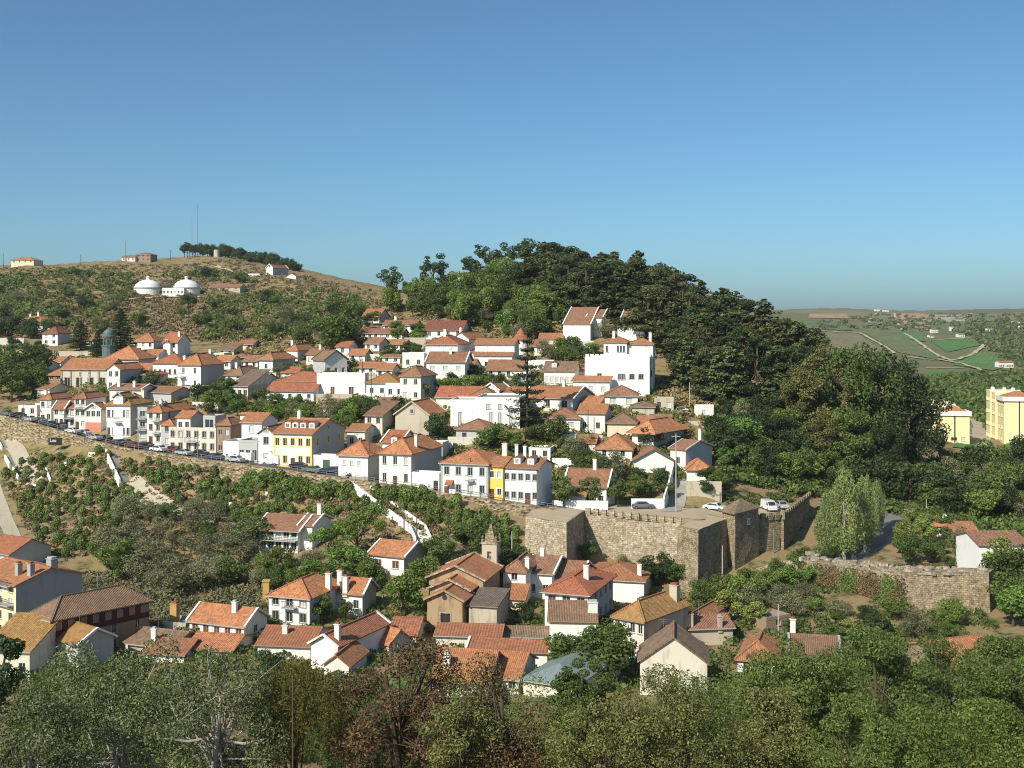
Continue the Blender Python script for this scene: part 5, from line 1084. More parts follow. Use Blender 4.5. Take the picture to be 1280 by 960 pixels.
# terrace and garden walls that step up between the houses
for k,(xl,xr,yb,ye,w_,lab) in enumerate(((300,345,474,468,'white_old','pale terrace wall below the shaded hipped house in mid town'),(436,470,476,470,'ruin','rough stone terrace wall right of the blank white wall'),(505,532,436,424,'ruin','tall stained stone terrace wall left of the red hipped house'),(430,500,450,446,'white_old','low pale wall across the gardens of the upper town'),(640,684,512,506,'white_clean','white yard wall beside the long bright orange house'),
   (560,604,556,549,'white_old','pale yard wall by the shaded house'),(700,745,560,554,'white_old','stained yard wall above the garden trees'),(798,838,536,531,'ruin','stone yard wall beside the wide-eaved house'),(0,52,444,439,'ruin','stone terrace wall under the upper left trees'),(60,118,446,441,'ruin','long stone terrace wall before the dark cedars'),(240,292,512,506,'white_old','pale ruined wall in the gardens above the road'),
   (360,420,536,531,'white_old','garden wall hidden behind the yellow-trimmed house'),(526,566,566,556,'white_clean','white yard wall right of the shaded gable wall'),(610,660,586,580,'white_old','yard wall behind the yellow house'),(455,500,500,494,'white_clean','white wall under the flat terrace wing'),(395,440,505,495,'ruin','rough retaining wall under the blank white wall'),(860,905,536,531,'ruin','stone wall along the bank under the wood'),(590,640,432,426,'white_clean','white sloping wall above the veranda house'))):
    H(lab,xl,xr,yb,ye,'flat',wm=w_,t=(8,14,4)[k%3],D=.6,name='terrace_wall',cat='wall')
# ------------------------------------------------------------------ castle, church, walls, roads, stairs
def q(px,Y): return ((px-640)/F*Y, Y)
def stonewall(name,label,cat,poly,z0,z1,mat,batter=0.0,group=None,sub=2.2,rough=.12,mlist=None,parent=None):
    """battered masonry block on a counter-clockwise plan, faces split up and slightly uneven"""
    g=np.random.default_rng(len(label or name)*13); n=len(poly); c=np.mean(np.array(poly),0)
    z1=[z1]*n if not hasattr(z1,'__len__') else z1; mb=MB(); u0=0
    for i in range(n):
        j=(i+1)%n; a,b=np.array(poly[i]),np.array(poly[j]); Lh=np.linalg.norm(b-a); nu=max(1,int(Lh/sub)); nv=max(1,int((max(z1)-z0)/sub)); nn=np.array([(b-a)[1],-(b-a)[0]])/Lh
        G=[]
        for iu in range(nu+1):
            s=iu/nu; row=[]
            for iv in range(nv+1):
                t=iv/nv; zt=z1[i]*(1-s)+z1[j]*s; z=z0+(zt-z0)*t
                off=batter*(1-t)+(rough*g.normal()*.5 if 0<iu<nu and 0<iv<nv else 0); zz=z+(rough*.6*g.normal() if iv==nv and 0<iu<nu else 0)
                p=a+(b-a)*s; ex=np.array([0.,0.])
                if iu in (0,nu): ex=(p-c)/np.linalg.norm(p-c)*batter*(1-t)*1.2; off=0
                p=p+nn*off+ex; row.append(((p[0],p[1],zz),(u0+Lh*s,z)))
            G.append(row)
        for iu in range(nu):
            for iv in range(nv):
                f=[G[iu][iv],G[iu+1][iv],G[iu+1][iv+1],G[iu][iv+1]]; mb.face([x[0] for x in f],[x[1] for x in f])
        u0+=Lh
    mb.face([(*poly[i],z1[i]) for i in range(n)])
    if parent is not None: return mb.put(name,mat,parent)
    r=thing(name,label,cat,(0,0,0),0,group); mb.put('masonry',mat,r); return r
MER=MB().box(-.47,.47,-.26,.26,-.3,1.05).mesh('merlon','castle')
MERD=MB().box(-.5,.5,-.28,.28,-.3,1.05).mesh('merlon','castle_old_shade')
def merlons(root,a,b,za,zb,step,me=MER):
    a,b=np.array(a),np.array(b); Lh=np.linalg.norm(b-a); n=int(Lh/step); rz=math.atan2((b-a)[1],(b-a)[0])
    for k in range(n+1):
        t=k/n; p=a+(b-a)*t; put('merlon',me,root,(p[0],p[1],za*(1-t)+zb*t),rz)
# left bastion
A,B,C,D_=q(657,210),q(708,204),q(731,217.5),q(668,224)
tb=[A,B,C,D_]; r=stonewall('castle_bastion','sunlit square stone bastion at the left end of the castle wall','castle wall',[A,B,C,D_],22,35.5,'castle',.5)
MB().face([(*(np.array(p)*.93+np.mean(np.array(tb),0)*.07),35.52) for p in tb]).put('top','dust',r)
# curtain with merlons
A,B=q(727,217),q(850,209.5); off=np.array([.35,1.6])
r=stonewall('curtain_wall','long sunlit castle curtain wall with a row of merlons','castle wall',[A,B,tuple(np.array(B)+off),tuple(np.array(A)+off)],21,[34.9,34.3,34.3,34.9],'castle',.7)
merlons(r,np.array(q(735,217)),np.array(q(849,210)),34.95,34.35,1.42)
# right bastion
A,B,C,D_=q(848,207.5),q(873,203.5),q(910,216),q(880,222)
tb=[A,B,C,D_]; r=stonewall('castle_bastion','dark-faced angular stone bastion in the middle of the castle wall','castle wall',[A,B,C,D_],21,34.3,'castle_old_shade',1.1)
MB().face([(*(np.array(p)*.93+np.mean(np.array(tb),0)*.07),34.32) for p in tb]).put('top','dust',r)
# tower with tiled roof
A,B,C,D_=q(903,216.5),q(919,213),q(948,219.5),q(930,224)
r=stonewall('castle_tower','square castle tower with low pyramid tile roof','tower',[A,B,C,D_],20,35.6,'castle_old_shade',.25)
c=np.mean(np.array([A,B,C,D_]),0); ex=[tuple(np.array(p)+(np.array(p)-c)*.14) for p in (A,B,C,D_)]
mb=MB()
for i in range(4): mb.face([(*ex[i],35.7),(*ex[(i+1)%4],35.7),(*c,37.6)])
mb.face([(*p,35.62) for p in ex[::-1]]); 
for i in range(4): mb.face([(*ex[i],35.55),(*ex[(i+1)%4],35.55),(*ex[(i+1)%4],35.7),(*ex[i],35.7)])
mb.put('roof','old',r)
bb,cc=np.array(B),np.array(C); m_=bb*.45+cc*.55; ang=math.atan2((cc-bb)[1],(cc-bb)[0])
w_=put('window',win_mesh(.7,.9,'frame_white',0),r,(*(m_+np.array([math.sin(ang),-math.cos(ang)])*.22),33.2),ang); put('pane',pane_mesh(.7,.9,'glass'),w_); put('surround',sur_mesh(.7,.9,'frame_white'),w_,(0,.1,0))
# walls to the right
A,B=q(945,221),q(980,224); off=np.array([-.2,1.5])
r=stonewall('curtain_wall','shaded crenellated castle wall right of the tower','castle wall',[A,B,tuple(np.array(B)+off),tuple(np.array(A)+off)],22,33.2,'castle_old_shade',.3); merlons(r,A,B,33.2,33.2,1.5,MERD)
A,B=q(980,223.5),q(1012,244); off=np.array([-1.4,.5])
r=stonewall('curtain_wall','shaded castle wall with merlons running uphill away from the viewer','castle wall',[A,B,tuple(np.array(B)+off),tuple(np.array(A)+off)],24,[33.2,34.0,34.0,33.2],'castle_old_shade',.3); merlons(r,A,B,33.2,34.0,1.6,MERD)
# ruined thick wall on the right
A,B,C,D_=q(1003,205),q(1118,191),q(1236,186.5),q(1243,191.5); E=q(1120,197); G=q(1010,211)
zt=lambda px,py,Y: CZ-(py-HOR)/F*Y
r=stonewall('ruined_wall','thick ruined stone wall with pale flat top and ivy at lower right','castle wall',[A,B,C,D_,E,G],21,[zt(1003,700,205),zt(1118,716,191),zt(1236,716,186.5),zt(1243,711,191.5),zt(1120,709,197),zt(1010,694,211)],'castle_old_shade',.3)
g=np.random.default_rng(5)
capm=MB().box(-.5,.5,-.35,.35,-.1,.25).mesh('cap_block','cap_stone')
for k in range(90):
    t=g.random(); s=g.random()
    if t<.5: p=(np.array(A)*(1-2*t)+np.array(B)*2*t)*(1-s)+(np.array(G)*(1-2*t)+np.array(E)*2*t)*s; z=zt(1003,700,205)*(1-2*t)+zt(1118,715,193)*2*t
    else: u=2*t-1; p=(np.array(B)*(1-u)+np.array(C)*u)*(1-s)+(np.array(E)*(1-u)+np.array(D_)*u)*s; z=zt(1118,714,193)*(1-u)+zt(1240,714,189)*u
    put('cap_block',capm,r,(p[0],p[1],z),g.random()*3,(.8+.8*g.random(),.8+.6*g.random(),.6+1.2*g.random()))
# ivy hanging on the ruined wall
P=[];Nn=[]
a,b=np.array(A),np.array(B); nn=np.array([(b-a)[1],-(b-a)[0]]); nn/=np.linalg.norm(nn)
n=15000; s=g.random(n)*1.12; dep=g.random(n)**.8; topz=zt(1003,703,205)*(1-s)+zt(1118,720,191)*s; z=topz+.1-dep*9*(0.55+.45*np.sin(s*11+np.sin(s*31))**2)-.6*np.sin(s*17)**2+g.normal(size=n)*.5; keep=g.random(n)<np.clip((1.14-s)/.12,0.05,1)*(.55+.45*np.sin(s*13+1)**2)
pp=a[None]+(b-a)[None]*s[:,None]+nn[None]*(.2+.9*dep**2+.5*g.random(n)*(.5+.5*np.sin(s*23+z)))[:,None]
pp=pp[keep]; z=np.minimum(z,topz+.3)[keep]; n=len(z)
P=np.column_stack([pp,z]); Nn=np.column_stack([np.tile(nn,(n,1)),np.full(n,.2)])+g.normal(size=(n,3))*.4
sx=(P[:,0]-a[0])/(b-a)[0]; gm=(np.sin(sx*16+np.sin(P[:,2]*1.3)*.6)+g.normal(size=n)*.5)>.35
o=put('ivy',leafmesh('ivy',P[~gm],Nn[~gm],.15,'leaf_ivy',g)); tag(o,'dry brown ivy curtain on the ruined wall','ivy',None,'stuff')
o=put('ivy',leafmesh('ivy',P[gm],Nn[gm],.15,'leaf_broad',g)); tag(o,'green ivy streaks on the ruined wall','ivy',None,'stuff')
# low wall joining castle and ruined wall, ruined sheds
A,B=q(930,214),q(1000,209)
stonewall('low_stone_wall','low sloping stone wall between castle tower and ruined wall','wall',[A,B,(B[0],B[1]+.8),(A[0],A[1]+.8)],21,[zt(930,716,214),zt(1000,697,209),zt(1000,697,209),zt(930,716,214)],'castle',0.05)
H('roofless ruined stone shed overgrown by bushes below the castle tower',958,988,786,774,'flat',wm='brown_wall',t=-30,D=4,win=(1,1),name='stone_shed',cat='ruin')

# ---- road retaining wall
mb=MB(); prev=None; cols=np.arange(-300,700,6.0); u=0; pl=None
for px in cols:
    Y=float(wallY(px)); zt_=float(roadz(px))+.22; f=np.array(q(px,Y-1.35)); bk=np.array(q(px,Y+.25)); fb=np.array(q(px,Y-1.55)); zb=min(float(tz(px,Y-1.6)),float(tz(px,Y-3)))-1.2
    jit=rnd.uniform(-.12,.12); row=[(fb[0],fb[1]-.2+jit,zb),(f[0],f[1]+jit,(zb+zt_)/2),(f[0],f[1],zt_),(bk[0],bk[1],zt_),(bk[0],bk[1],zt_-1.5)]
    if prev:
        du=np.linalg.norm(f-pl)
        for k in range(4):
            v=[0,3,6,7,8]; mb.face([prev[k],row[k],row[k+1],prev[k+1]],[(u,prev[k][2]+(k>1)*k),(u+du,row[k][2]+(k>1)*k),(u+du,row[k+1][2]+(k>0)*(k+1)*(k>1)),(u,prev[k+1][2]+(k>1)*(k+1))])
        u+=du
    prev=row; pl=f
r=thing('retaining_wall','long rough stone retaining wall holding up the town road','wall'); mb.put('masonry','rubble',r)
# guard rail on the wall
r=thing('guard_rail','thin metal guard rail along the outer edge of the road','railing'); mb=None
post=MB().box(-.04,.04,-.04,.04,0,.95).mesh('post','pole_metal'); R1=MB(); R2=MB(); prev=None; acc=0; k=0
for px in np.arange(-60,700,12.0):
    Y=float(wallY(px))-.6; p=np.array([*q(px,Y),float(roadz(px))+.22]); put('post',post,r,p)
    if prev is not None:
        R1.beam(prev+np.array([0,0,.9]),p+np.array([0,0,.9]),.06,.06); R2.beam(prev+np.array([0,0,.5]),p+np.array([0,0,.5]),.05,.05)
    prev=p
R1.put('rail','pole_metal',r); R2.put('rail','pole_metal',r)
# ---- roads
def strip(name,f0,f1,mat,lift,label=None,px0=-480,px1=1010,step=6.0,kerb=None):
    mb=MB(); prev=None
    for px in np.arange(px0,px1,step):
        Y=float(wallY(px)); row=[]
        for t in np.linspace(0,1,4):
            yy=Y+f0+(f1(px)-f0 if callable(f1) else f1-f0)*t; row.append((*q(px,yy),float(roadz(px))+lift))
        if prev:
            for k in range(3): mb.face([prev[k],row[k],row[k+1],prev[k+1]])
            if kerb: mb.face([(prev[0][0],prev[0][1],prev[0][2]-kerb),(row[0][0],row[0][1],row[0][2]-kerb),row[0],prev[0]])
        prev=row
    o=mb.put(name,mat); tag(o,label,None,None,'structure'); return o
strip('road',.26,7.0,'asphalt',.05,'asphalt town road along the top of the retaining wall',px1=715)
strip('pavement',7.0,8.9,'pavement',.17,'pale pavement in front of the road houses',px1=715,kerb=.12)
strip('square',1.2,lambda px: float(bandw(px)),'dust',.05,'dusty open square behind the castle battlements',px0=708,px1=1006)
ribbon('lane',[(-8,610),(0,630),(8,652),(18,675),(30,700),(38,722)],2.8,'concrete_path',.08,label='pale concrete lane at the foot of the slope')
ribbon('path',[(162,603),(178,617),(195,630),(228,646),(262,650),(300,655)],3.4,'concrete_path',.38,label='earth path crossing the planted slope')
ribbon('path',[(2,540),(20,560),(28,578),(40,598),(48,612)],3.2,'concrete_path',.1,label='zigzag footpath at the left end of the slope')
ribbon('lower_road',[(1040,706),(1066,692),(1090,676),(1104,660),(1112,648),(1112,638)],7,'asphalt_pale',.08,label='pale lower road leading away behind the poplars')
ribbon('lane',[(838,640),(846,624),(852,606),(850,585)],3.6,'pavement',.1,label='steep paved lane climbing from the square')
ribbon('street',[(1218,556),(1226,545),(1230,534),(1224,524)],7,'dust',.1,label='pale street between the yellow apartment blocks')
# ---- stairs
def stairs(label,pts,width,n,wallh=.55,group=None):
    P=[ground(*p) for p in pts]; r=thing('staircase',label,'stairs',tuple(P[0]),0,group); o=P[0]
    seglen=[np.linalg.norm((b-a)[:2]) for a,b in zip(P[:-1],P[1:])]; tot=sum(seglen)
    for (a,b),sl_ in zip(zip(P[:-1],P[1:]),seglen):
        d=(b-a)[:2]/sl_; nn=np.array([-d[1],d[0]]); m=max(3,int(n*sl_/tot)); ang=math.atan2(d[1],d[0]); run=sl_/m
        me=MB().box(-run*.5,run*.52,-width/2,width/2,-.9,0.1).mesh('step','frame_white' if wallh>.9 else 'pavement')
        for k in range(m):
            p=a+(b-a)*(k+.5)/m-o; put('step',me,r,p,ang)
        for s in (-1,1):
            mb=MB(); off=np.array([*(nn*s*(width/2+.16)),0]); A_,B_=a-o+off,b-o+off; w=nn*.15; 
            q0=[A_[:2]-w,A_[:2]+w,B_[:2]+w,B_[:2]-w]; zb=[A_[2]-1.2,A_[2]-1.2,B_[2]-1.2,B_[2]-1.2]; zt2=[A_[2]+wallh,A_[2]+wallh,B_[2]+wallh,B_[2]+wallh]
            pl=[tuple(v) for v in q0]
            area=sum(pl[i][0]*pl[(i+1)%4][1]-pl[(i+1)%4][0]*pl[i][1] for i in range(4))
            if area<0: pl=pl[::-1]; zb=zb[::-1]; zt2=zt2[::-1]
            mb.prism(pl,zb,zt2).put('side_wall','white_clean',r)
    return r
stairs('white-walled steps dropping from the road near the left',[(143,565),(149,578),(161,603)],3.4,30,.75)
stairs('long white staircase descending the slope towards the village',[(446,607),(470,625),(500,647),(522,663),(533,687)],2.4,60,1.0)
stairs('short white stair flight in the middle of the left slope',[(62,587),(68,602)],1.3,14,.5)
stairs('upper white-edged stair flight at the left end of the slope',[(4,549),(10,560)],2.4,8,.5)
stairs('middle white-edged stair flight at the left end of the slope',[(14,571),(20,581)],2.4,8,.5)
stairs('lower white-edged stair flight at the left end of the slope',[(24,586),(31,598)],2.4,8,.5)
for k,(px,py,w) in enumerate(((116,569,10),(83,581,5),(44,608,4),(291,632,9),(338,620,12),(360,613,8),(383,608,7),(410,606,8))):
    p=ground(px,py); W_=w/F*p[1]
    tag(MB().box(-W_/2,W_/2,-.3,.3,-.4,.55).put('terrace_wall','white_clean',None,p,-.2),['white painted slab among shrubs below the parked dark cars','small white slab left of the steps','small white slab near the left footpath','white slab near the grey olive trees','long white terrace edge above the modern balconied house','short white terrace edge below the yellow-trimmed house','white terrace edge below the green yard door','white terrace edge at the head of the long staircase'][k],'wall')
# sign board
p=ground(73,561); r=thing('sign_board','black sign board with white lettering below the retaining wall','sign',(p[0],p[1]-2.0,p[2]),-.15)
MB().box(-1.6,1.6,-.08,.08,1.0,2.7).put('panel','black_board',r)
for s in(-1.2,1.2): MB().box(s-.08,s+.08,-.02,.06,-1,.998).put('post','pole_metal',r)
m2=MB()
for k,(x0,x1,z0,z1) in enumerate(((-1.2,-1.08,1.7,2.5),(-1.08,-.8,1.7,1.82),(-.68,-.58,1.7,2.2),(-.45,-.35,1.7,2.2),(-.35,-.2,2.1,2.2),(-.1,0,1.7,2.2),(.0,.2,1.7,1.8),(.0,.2,2.1,2.2),(.2,.3,1.7,2.2))): m2.box(x0,x1,-.10,-.082,z0,z1)
m2.put('lettering','lettering',r)
# walled plot beside the lane
r=thing('garden_wall','white stepped garden wall round the plot beside the steep lane','wall'); 
for (a,b,zz) in (((789,636),(830,636),1.9),((830,636),(836,618),2.4),((836,618),(841,598),2.6)):
    P1,P2=ground(*a),ground(*b); mb=MB(); d=(P2-P1)[:2]; nn=np.array([-d[1],d[0]])/np.linalg.norm(d)*.15; pl=[tuple(P1[:2]-nn),tuple(P2[:2]-nn),tuple(P2[:2]+nn),tuple(P1[:2]+nn)]
    ar=sum(pl[i][0]*pl[(i+1)%4][1]-pl[(i+1)%4][0]*pl[i][1] for i in range(4)); Z=[P1[2],P2[2],P2[2],P1[2]]
    if ar<0: pl=pl[::-1]; Z=Z[::-1]
    mb.prism(pl,[z-1.5 for z in Z],[z+zz for z in Z]).put('wall_panel','white_clean',r)
H('low white street wall in front of the bungalow',690,760,637,631,'flat',wm='white_clean',t=5,D=.4,name='street_wall',cat='wall')
H('rough stone bank wall right of the steep lane',858,902,622,606,'flat',wm='ruin',t=4,D=1,name='bank_wall',cat='wall')
# ---- church
A,W,D,z,Yc=frame(534,580,792,14,None,16); k=Yc/F
r=thing('church','old tan plastered church with stepped gabled front, orange nave roof and bell tower','church',(A[0],A[1],z),-R(14))
u=lambda p:p*k
vol(r,0,0,u(46),4.5,u(43),'gy','brownorange','tan_plaster',pitch=25,o=.45,verge='tan_plaster',winlist=[(.52,.05,1.5,2.9)],sur='cap_stone',fm='frame_brown')
MB().lathe([(.01,0),(.38,0),(.38,.05),(.2,.05)],16).put('oculus','door_dark',r,(u(23),-.02,u(43)+.25)).rotation_euler=(math.pi/2,0,0)
vol(r,u(-8),4.3,u(52),4.0,u(48),'gy','orange','tan_plaster',pitch=24,o=.45,verge='cap_stone')
vol(r,u(-20),8.1,u(74),10,u(55),'gy','orange','tan_plaster',pitch=23,o=.5,verge='cap_stone')
vol(r,u(52),1.0,u(36),7.0,u(36),'shed','greyroof','ruin',pitch=8,o=.3,ridge=False)
bx,by,bw=u(28),18.4,u(21); bh=u(84)
mbt=MB(); wallface(mbt,(bx,by,0),(1,0,0),bw,bh,[(bw*.36,bw*.64,bh-3.4,bh-1.2)],(0,-1,0),.5); wallface(mbt,(bx,by+bw,0),(0,-1,0),bw,bh,[],(-1,0,0)); wallface(mbt,(bx+bw,by,0),(0,1,0),bw,bh,[(bw*.36,bw*.64,bh-3.4,bh-1.2)],(1,0,0),.5); wallface(mbt,(bx+bw,by+bw,0),(-1,0,0),bw,bh,[],(0,1,0))
t_=mbt.put('bell_tower','ruin',r)
MB().box(bx-.15,bx+bw+.15,by-.15,by+bw+.15,bh+.002,bh+.3).put('cornice','cap_stone',t_)
c=(bx+bw/2,by+bw/2); m2=MB(); e=bw*.40
for i in range(4):
    s=[(-1,-1),(1,-1),(1,1),(-1,1)]; a,b=s[i],s[(i+1)%4]; m2.face([(c[0]+a[0]*e,c[1]+a[1]*e,bh+.3),(c[0]+b[0]*e,c[1]+b[1]*e,bh+.3),(c[0],c[1],bh+.3+u(25))])
m2.put('spire','castle_old_shade',t_)
for a in((-1,-1),(1,-1),(1,1),(-1,1)): MB().lathe([(.22,0),(.22,.4),(.12,.5),(.2,.8),(0,1.2)],8).put('pinnacle','castle_old_shade',t_,(c[0]+a[0]*bw*.46,c[1]+a[1]*bw*.46,bh+.3))
MB().lathe([(.38,0),(.32,.15),(.24,.5),(.1,.65),(0,.66)],12).put('bell','dome_green',t_,(c[0],by+.45,bh-2.6))

# ---- far fields, tracks
patch('vineyard_field',[(1184,441),(1226,432),(1214,424),(1160,425)],'vine_green',.8,label='bright green vineyard below the far farmhouses')
patch('vineyard_field',[(1190,457),(1242,464),(1268,456),(1226,440)],'vine_green',.8,label='bright green vineyard on the right valley side')
patch('vineyard_field',[(1160,476),(1226,478),(1236,466),(1164,463)],'vine_green',.8,label='dark green vineyard strip on the valley floor')
patch('vineyard_field',[(1122,441),(1180,452),(1128,418),(1080,416)],'vine_mixed',.8,label='mixed green and brown vineyard on the far slope')
patch('vineyard_field',[(1040,436),(1106,441),(1072,418),(1020,416)],'vine_dull',.8,label='dull olive vineyard behind the great tree')
patch('ploughed_field',[(1132,408),(1160,414),(1168,393),(1122,392)],'plough',1.2,label='reddish ploughed field under the far skyline')
patch('vineyard_field',[(1080,408),(1128,404),(1118,391.5),(1092,391.5)],'vine_dull',1.2,label='grey-brown fallow field under the far skyline')
patch('vineyard_field',[(1000,412),(1066,414),(1050,402),(1000,401)],'vine_mixed',1.2,label='pale mixed vineyard above the hill wood')
patch('vineyard_field',[(1216,403),(1262,401),(1250,394.5),(1222,394.5)],'vine_dull',1.2,label='dull fallow strip near the far right skyline')
patch('vineyard_field',[(1128,424),(1158,428),(1150,417),(1126,415)],'vine_green',1.2,label='small green plot below the ploughed field')
patch('ploughed_field',[(1010,398),(1062,399),(1058,393),(1012,393)],'plough',1.4,label='tan stubble field under the left part of the far skyline')
patch('vineyard_field',[(1246,452),(1290,452),(1290,442),(1250,441)],'vine_mixed',1.0,label='mixed vineyard at the right edge of the valley')
for pts,w in (([(1000,414),(1040,415),(1072,417)],4),([(1226,436),(1250,438),(1290,439)],4),([(1160,427),(1190,424),(1214,423)],4),([(1128,414),(1122,403),(1118,392)],4),([(1075,417),(1095,428),(1118,443)],3.5),([(1131,418),(1150,430),(1190,452)],3.5),([(1136,447),(1160,450),(1190,453),(1215,460),(1238,468)],3.5),([(1190,452),(1212,446),(1226,436),(1232,430)],5),([(1158,461),(1186,462),(1205,461)],4),([(1240,467),(1262,465),(1290,464)],9),([(1204,400),(1210,394),(1214,392.5)],9),([(1086,404),(1092,396),(1096,392)],4),([(1044,436),(1080,439),(1104,442)],5)):
    ribbon('farm_track',pts,w,'track',1.4,12.0,label='pale dirt track between the far vineyards')
for k in range(3): 
    a=at(1170,395.5+k*3.2,2350-k*60); 
    p=ground(1187,396+k*3,1200); W_=36/F*p[1]
    tag(MB().box(-W_/2,W_/2,-4,4,-3,4.0).put('greenhouse','pavement',None,p),['uppermost of the three long pale greenhouses on the far hill','middle of the three long pale greenhouses on the far hill','lowest of the three long pale greenhouses on the far hill'][k],'greenhouse')
patch('lawn',[(1190,560),(1212,562),(1222,556),(1196,554)],'vine_green',.3,6,label='mown lawn strip before the yellow apartment block')
patch('lawn',[(1245,566),(1290,550),(1290,544),(1252,558)],'vine_green',.3,6,label='mown lawn bank before the right apartment block')
# ------------------------------------------------------------------ vehicles
def car_meshes(col,van=False):
    def f():
        L_,W_=4.1,1.68; prof=[(-2.05,.35),(-2.05,.75),(-1.95,.88),(-1.2,.95),(-.62,1.38),(.75,1.42),(1.45,1.02),(1.98,.92),(2.05,.6),(2.05,.35)]
        if van: prof=[(-2.2,.35),(-2.2,.95),(-1.75,1.1),(-1.15,1.85),(-.7,1.98),(2.1,1.98),(2.2,1.7),(2.2,.35)]
        mb=MB(); n=len(prof); nar=lambda z:W_/2*(1 if z<1.0 else (.80 if not van else .92))
        for i in range(n):
            j=(i+1)%n; (x0,z0),(x1,z1)=prof[i],prof[j]; mb.face([(x0,-nar(z0),z0),(x0,nar(z0),z0),(x1,nar(z1),z1),(x1,-nar(z1),z1)])
        for s in(-1,1): mb.face([(x,s*nar(z),z) for x,z in (prof if s>0 else prof[::-1])])
        body=mb.mesh('body',col)
        g=MB()
        if van: 
            for s in(-1,1): pts=[(-1.55,s*.80,1.18),(-.75,s*.80,1.18),(-.75,s*.785,1.75),(-1.15,s*.785,1.75)]; g.face(pts if s<0 else pts[::-1])
            g.face([(-1.74,-.7,1.17),(-1.74,.7,1.17),(-1.2,.66,1.83),(-1.2,-.66,1.83)][::-1])
        else:
            for s in(-1,1):
                pts=[(-1.05,s*.80,1.01),(1.2,s*.80,1.03),(.72,s*.70,1.36),(-.58,s*.70,1.33)]; g.face([(p[0],p[1]+s*.03,p[2]) for p in (pts if s<0 else pts[::-1])])
            g.face([(-1.17,-.66,.99),(-1.17,.66,.99),(-.66,.6,1.36),(-.66,-.6,1.36)][::-1]); g.face([(1.43,-.66,1.06),(.80,-.6,1.40),(.80,.6,1.40),(1.43,.66,1.06)][::-1])
            g.V=[(x*1.005,y,z+.012) for x,y,z in g.V]
        return body,g.mesh('glazing','glass')
    return cached(('car',col,van),f)
def wheel():
    def f():
        t=MB().lathe([(.19,-.1),(.31,-.1),(.31,.1),(.19,.1)],14).mesh('tyre','rubber'); r_=MB().lathe([(0,.06),(.19,.08),(.19,-.08),(0,-.06)],12).mesh('rim','rim'); return t,r_
    return cached('wheel',f)
def car(px,py,col,label,van=False,rz=None,Y=None,z=None,group='cars parked along the road'):
    p=ground(px,py) if Y is None else np.array([(px-640)/F*Y,Y,z])
    if rz is None:
        a,b=np.array(q(px-8,wallY(px-8))),np.array(q(px+8,wallY(px+8))); rz=math.atan2((b-a)[1],(b-a)[0])
    r=thing('parked_van' if van else 'parked_car',label,'van' if van else 'car',p,rz,group); b_,g_=car_meshes(col,van)
    bo=put('body',b_,r); put('glazing',g_,bo); t,m=wheel()
    for x in(-1.3,1.3):
        for y in(-.78,.78):
            w=put('wheel',t,r,(x,y,.31)); w.rotation_euler=(math.pi/2,0,0); put('rim',m,w)
    for y in(-.55,.55): put('headlight',cached('hl',lambda:MB().box(-.03,.03,-.16,.16,-.08,.08).mesh('headlight','lamp_glass')),r,(-2.06 if not van else -2.21,y,.70))
    return r
ROADCARS=[(8,'car_grey','grey car at the far left end of the road'),(24,'car_black','black car in front of the low white garage'),(37,'car_silver','silver car second from the left end of the parked row'),(50,'car_grey','dark grey car by the narrow three-storey house'),(62,'car_black','black car below the small porch house'),
 (75,'car_grey','dark grey car left of the white car under the pinkish roof house'),(91,'car_white','white car parked under the tall townhouse with loggia'),(105,'car_silver','silver-grey car by the pink base'),(118,'car_silver','silver car right of the pink base'),(131,'car_black','black car at the left corner of the large townhouse'),(148,'car_black','black car at the foot of the large townhouse'),
 (157,'car_grey','dark car beside the red car near the steps'),(167,'car_red','dark red car near the top of the white-walled steps'),(182,'car_black','black car before the narrow grey balconied house'),(198,'car_white','white hatchback before the hipped three-storey house'),(216,'car_red','maroon car at the left end of the weathered stone front'),
 (230,'car_silver','silver car before the weathered stone front'),(250,'car_black','black car at the right end of the weathered stone front'),(268,'car_blue','dark blue car before the brown unplastered house'),(282,'car_white','white car before the flat white garage'),(294,'car_silver','silver pickup-sized car before the dark glazed shop'),
 (374,'car_black','black car before the cream house with yellow trim'),(391,'car_grey','dark grey car at the corner of the shaded gable end'),(416,'car_blue','blue car by the green yard door'),(431,'car_black','black car before the house with three arched windows')]
for k_,(px,c,lab) in enumerate(ROADCARS):
    Y=float(wallY(px))+(6.0 if k_%2 else 2.3); car(px,0,c,lab,Y=Y,z=float(roadz(px))+.05)
Y=float(wallY(307))+5.6; car(307,0,'car_white','white van before the dark glazed shop front',True,Y=Y,z=float(roadz(307))+.05)
Y=float(wallY(340))+5.6; car(340,0,'car_white','white tall car before the narrow gabled house',True,Y=Y,z=float(roadz(340))+.05)
for px,d,c,v,rz,lab in ((893,10,'car_white',False,2.6,'white car on the square beside the castle tower'),(961,6,'car_white',True,1.75,'white van behind the shaded crenellated wall'),(977,8,'car_silver',False,1.7,'silver car right of the white van behind the wall'),(735,7,'car_grey',False,0.1,'grey car on the square behind the left end of the battlements'),(803,8.5,'car_grey',False,3.2,'dark car against the white street wall on the square')):
    Y=float(wallY(px))+d; car(px,0,c,lab,v,rz,Y,float(roadz(px))+.06,'cars on the castle square')
car(849,516,'car_white','white car parked under the wood beside the ruined hut',rz=.2,group=None)
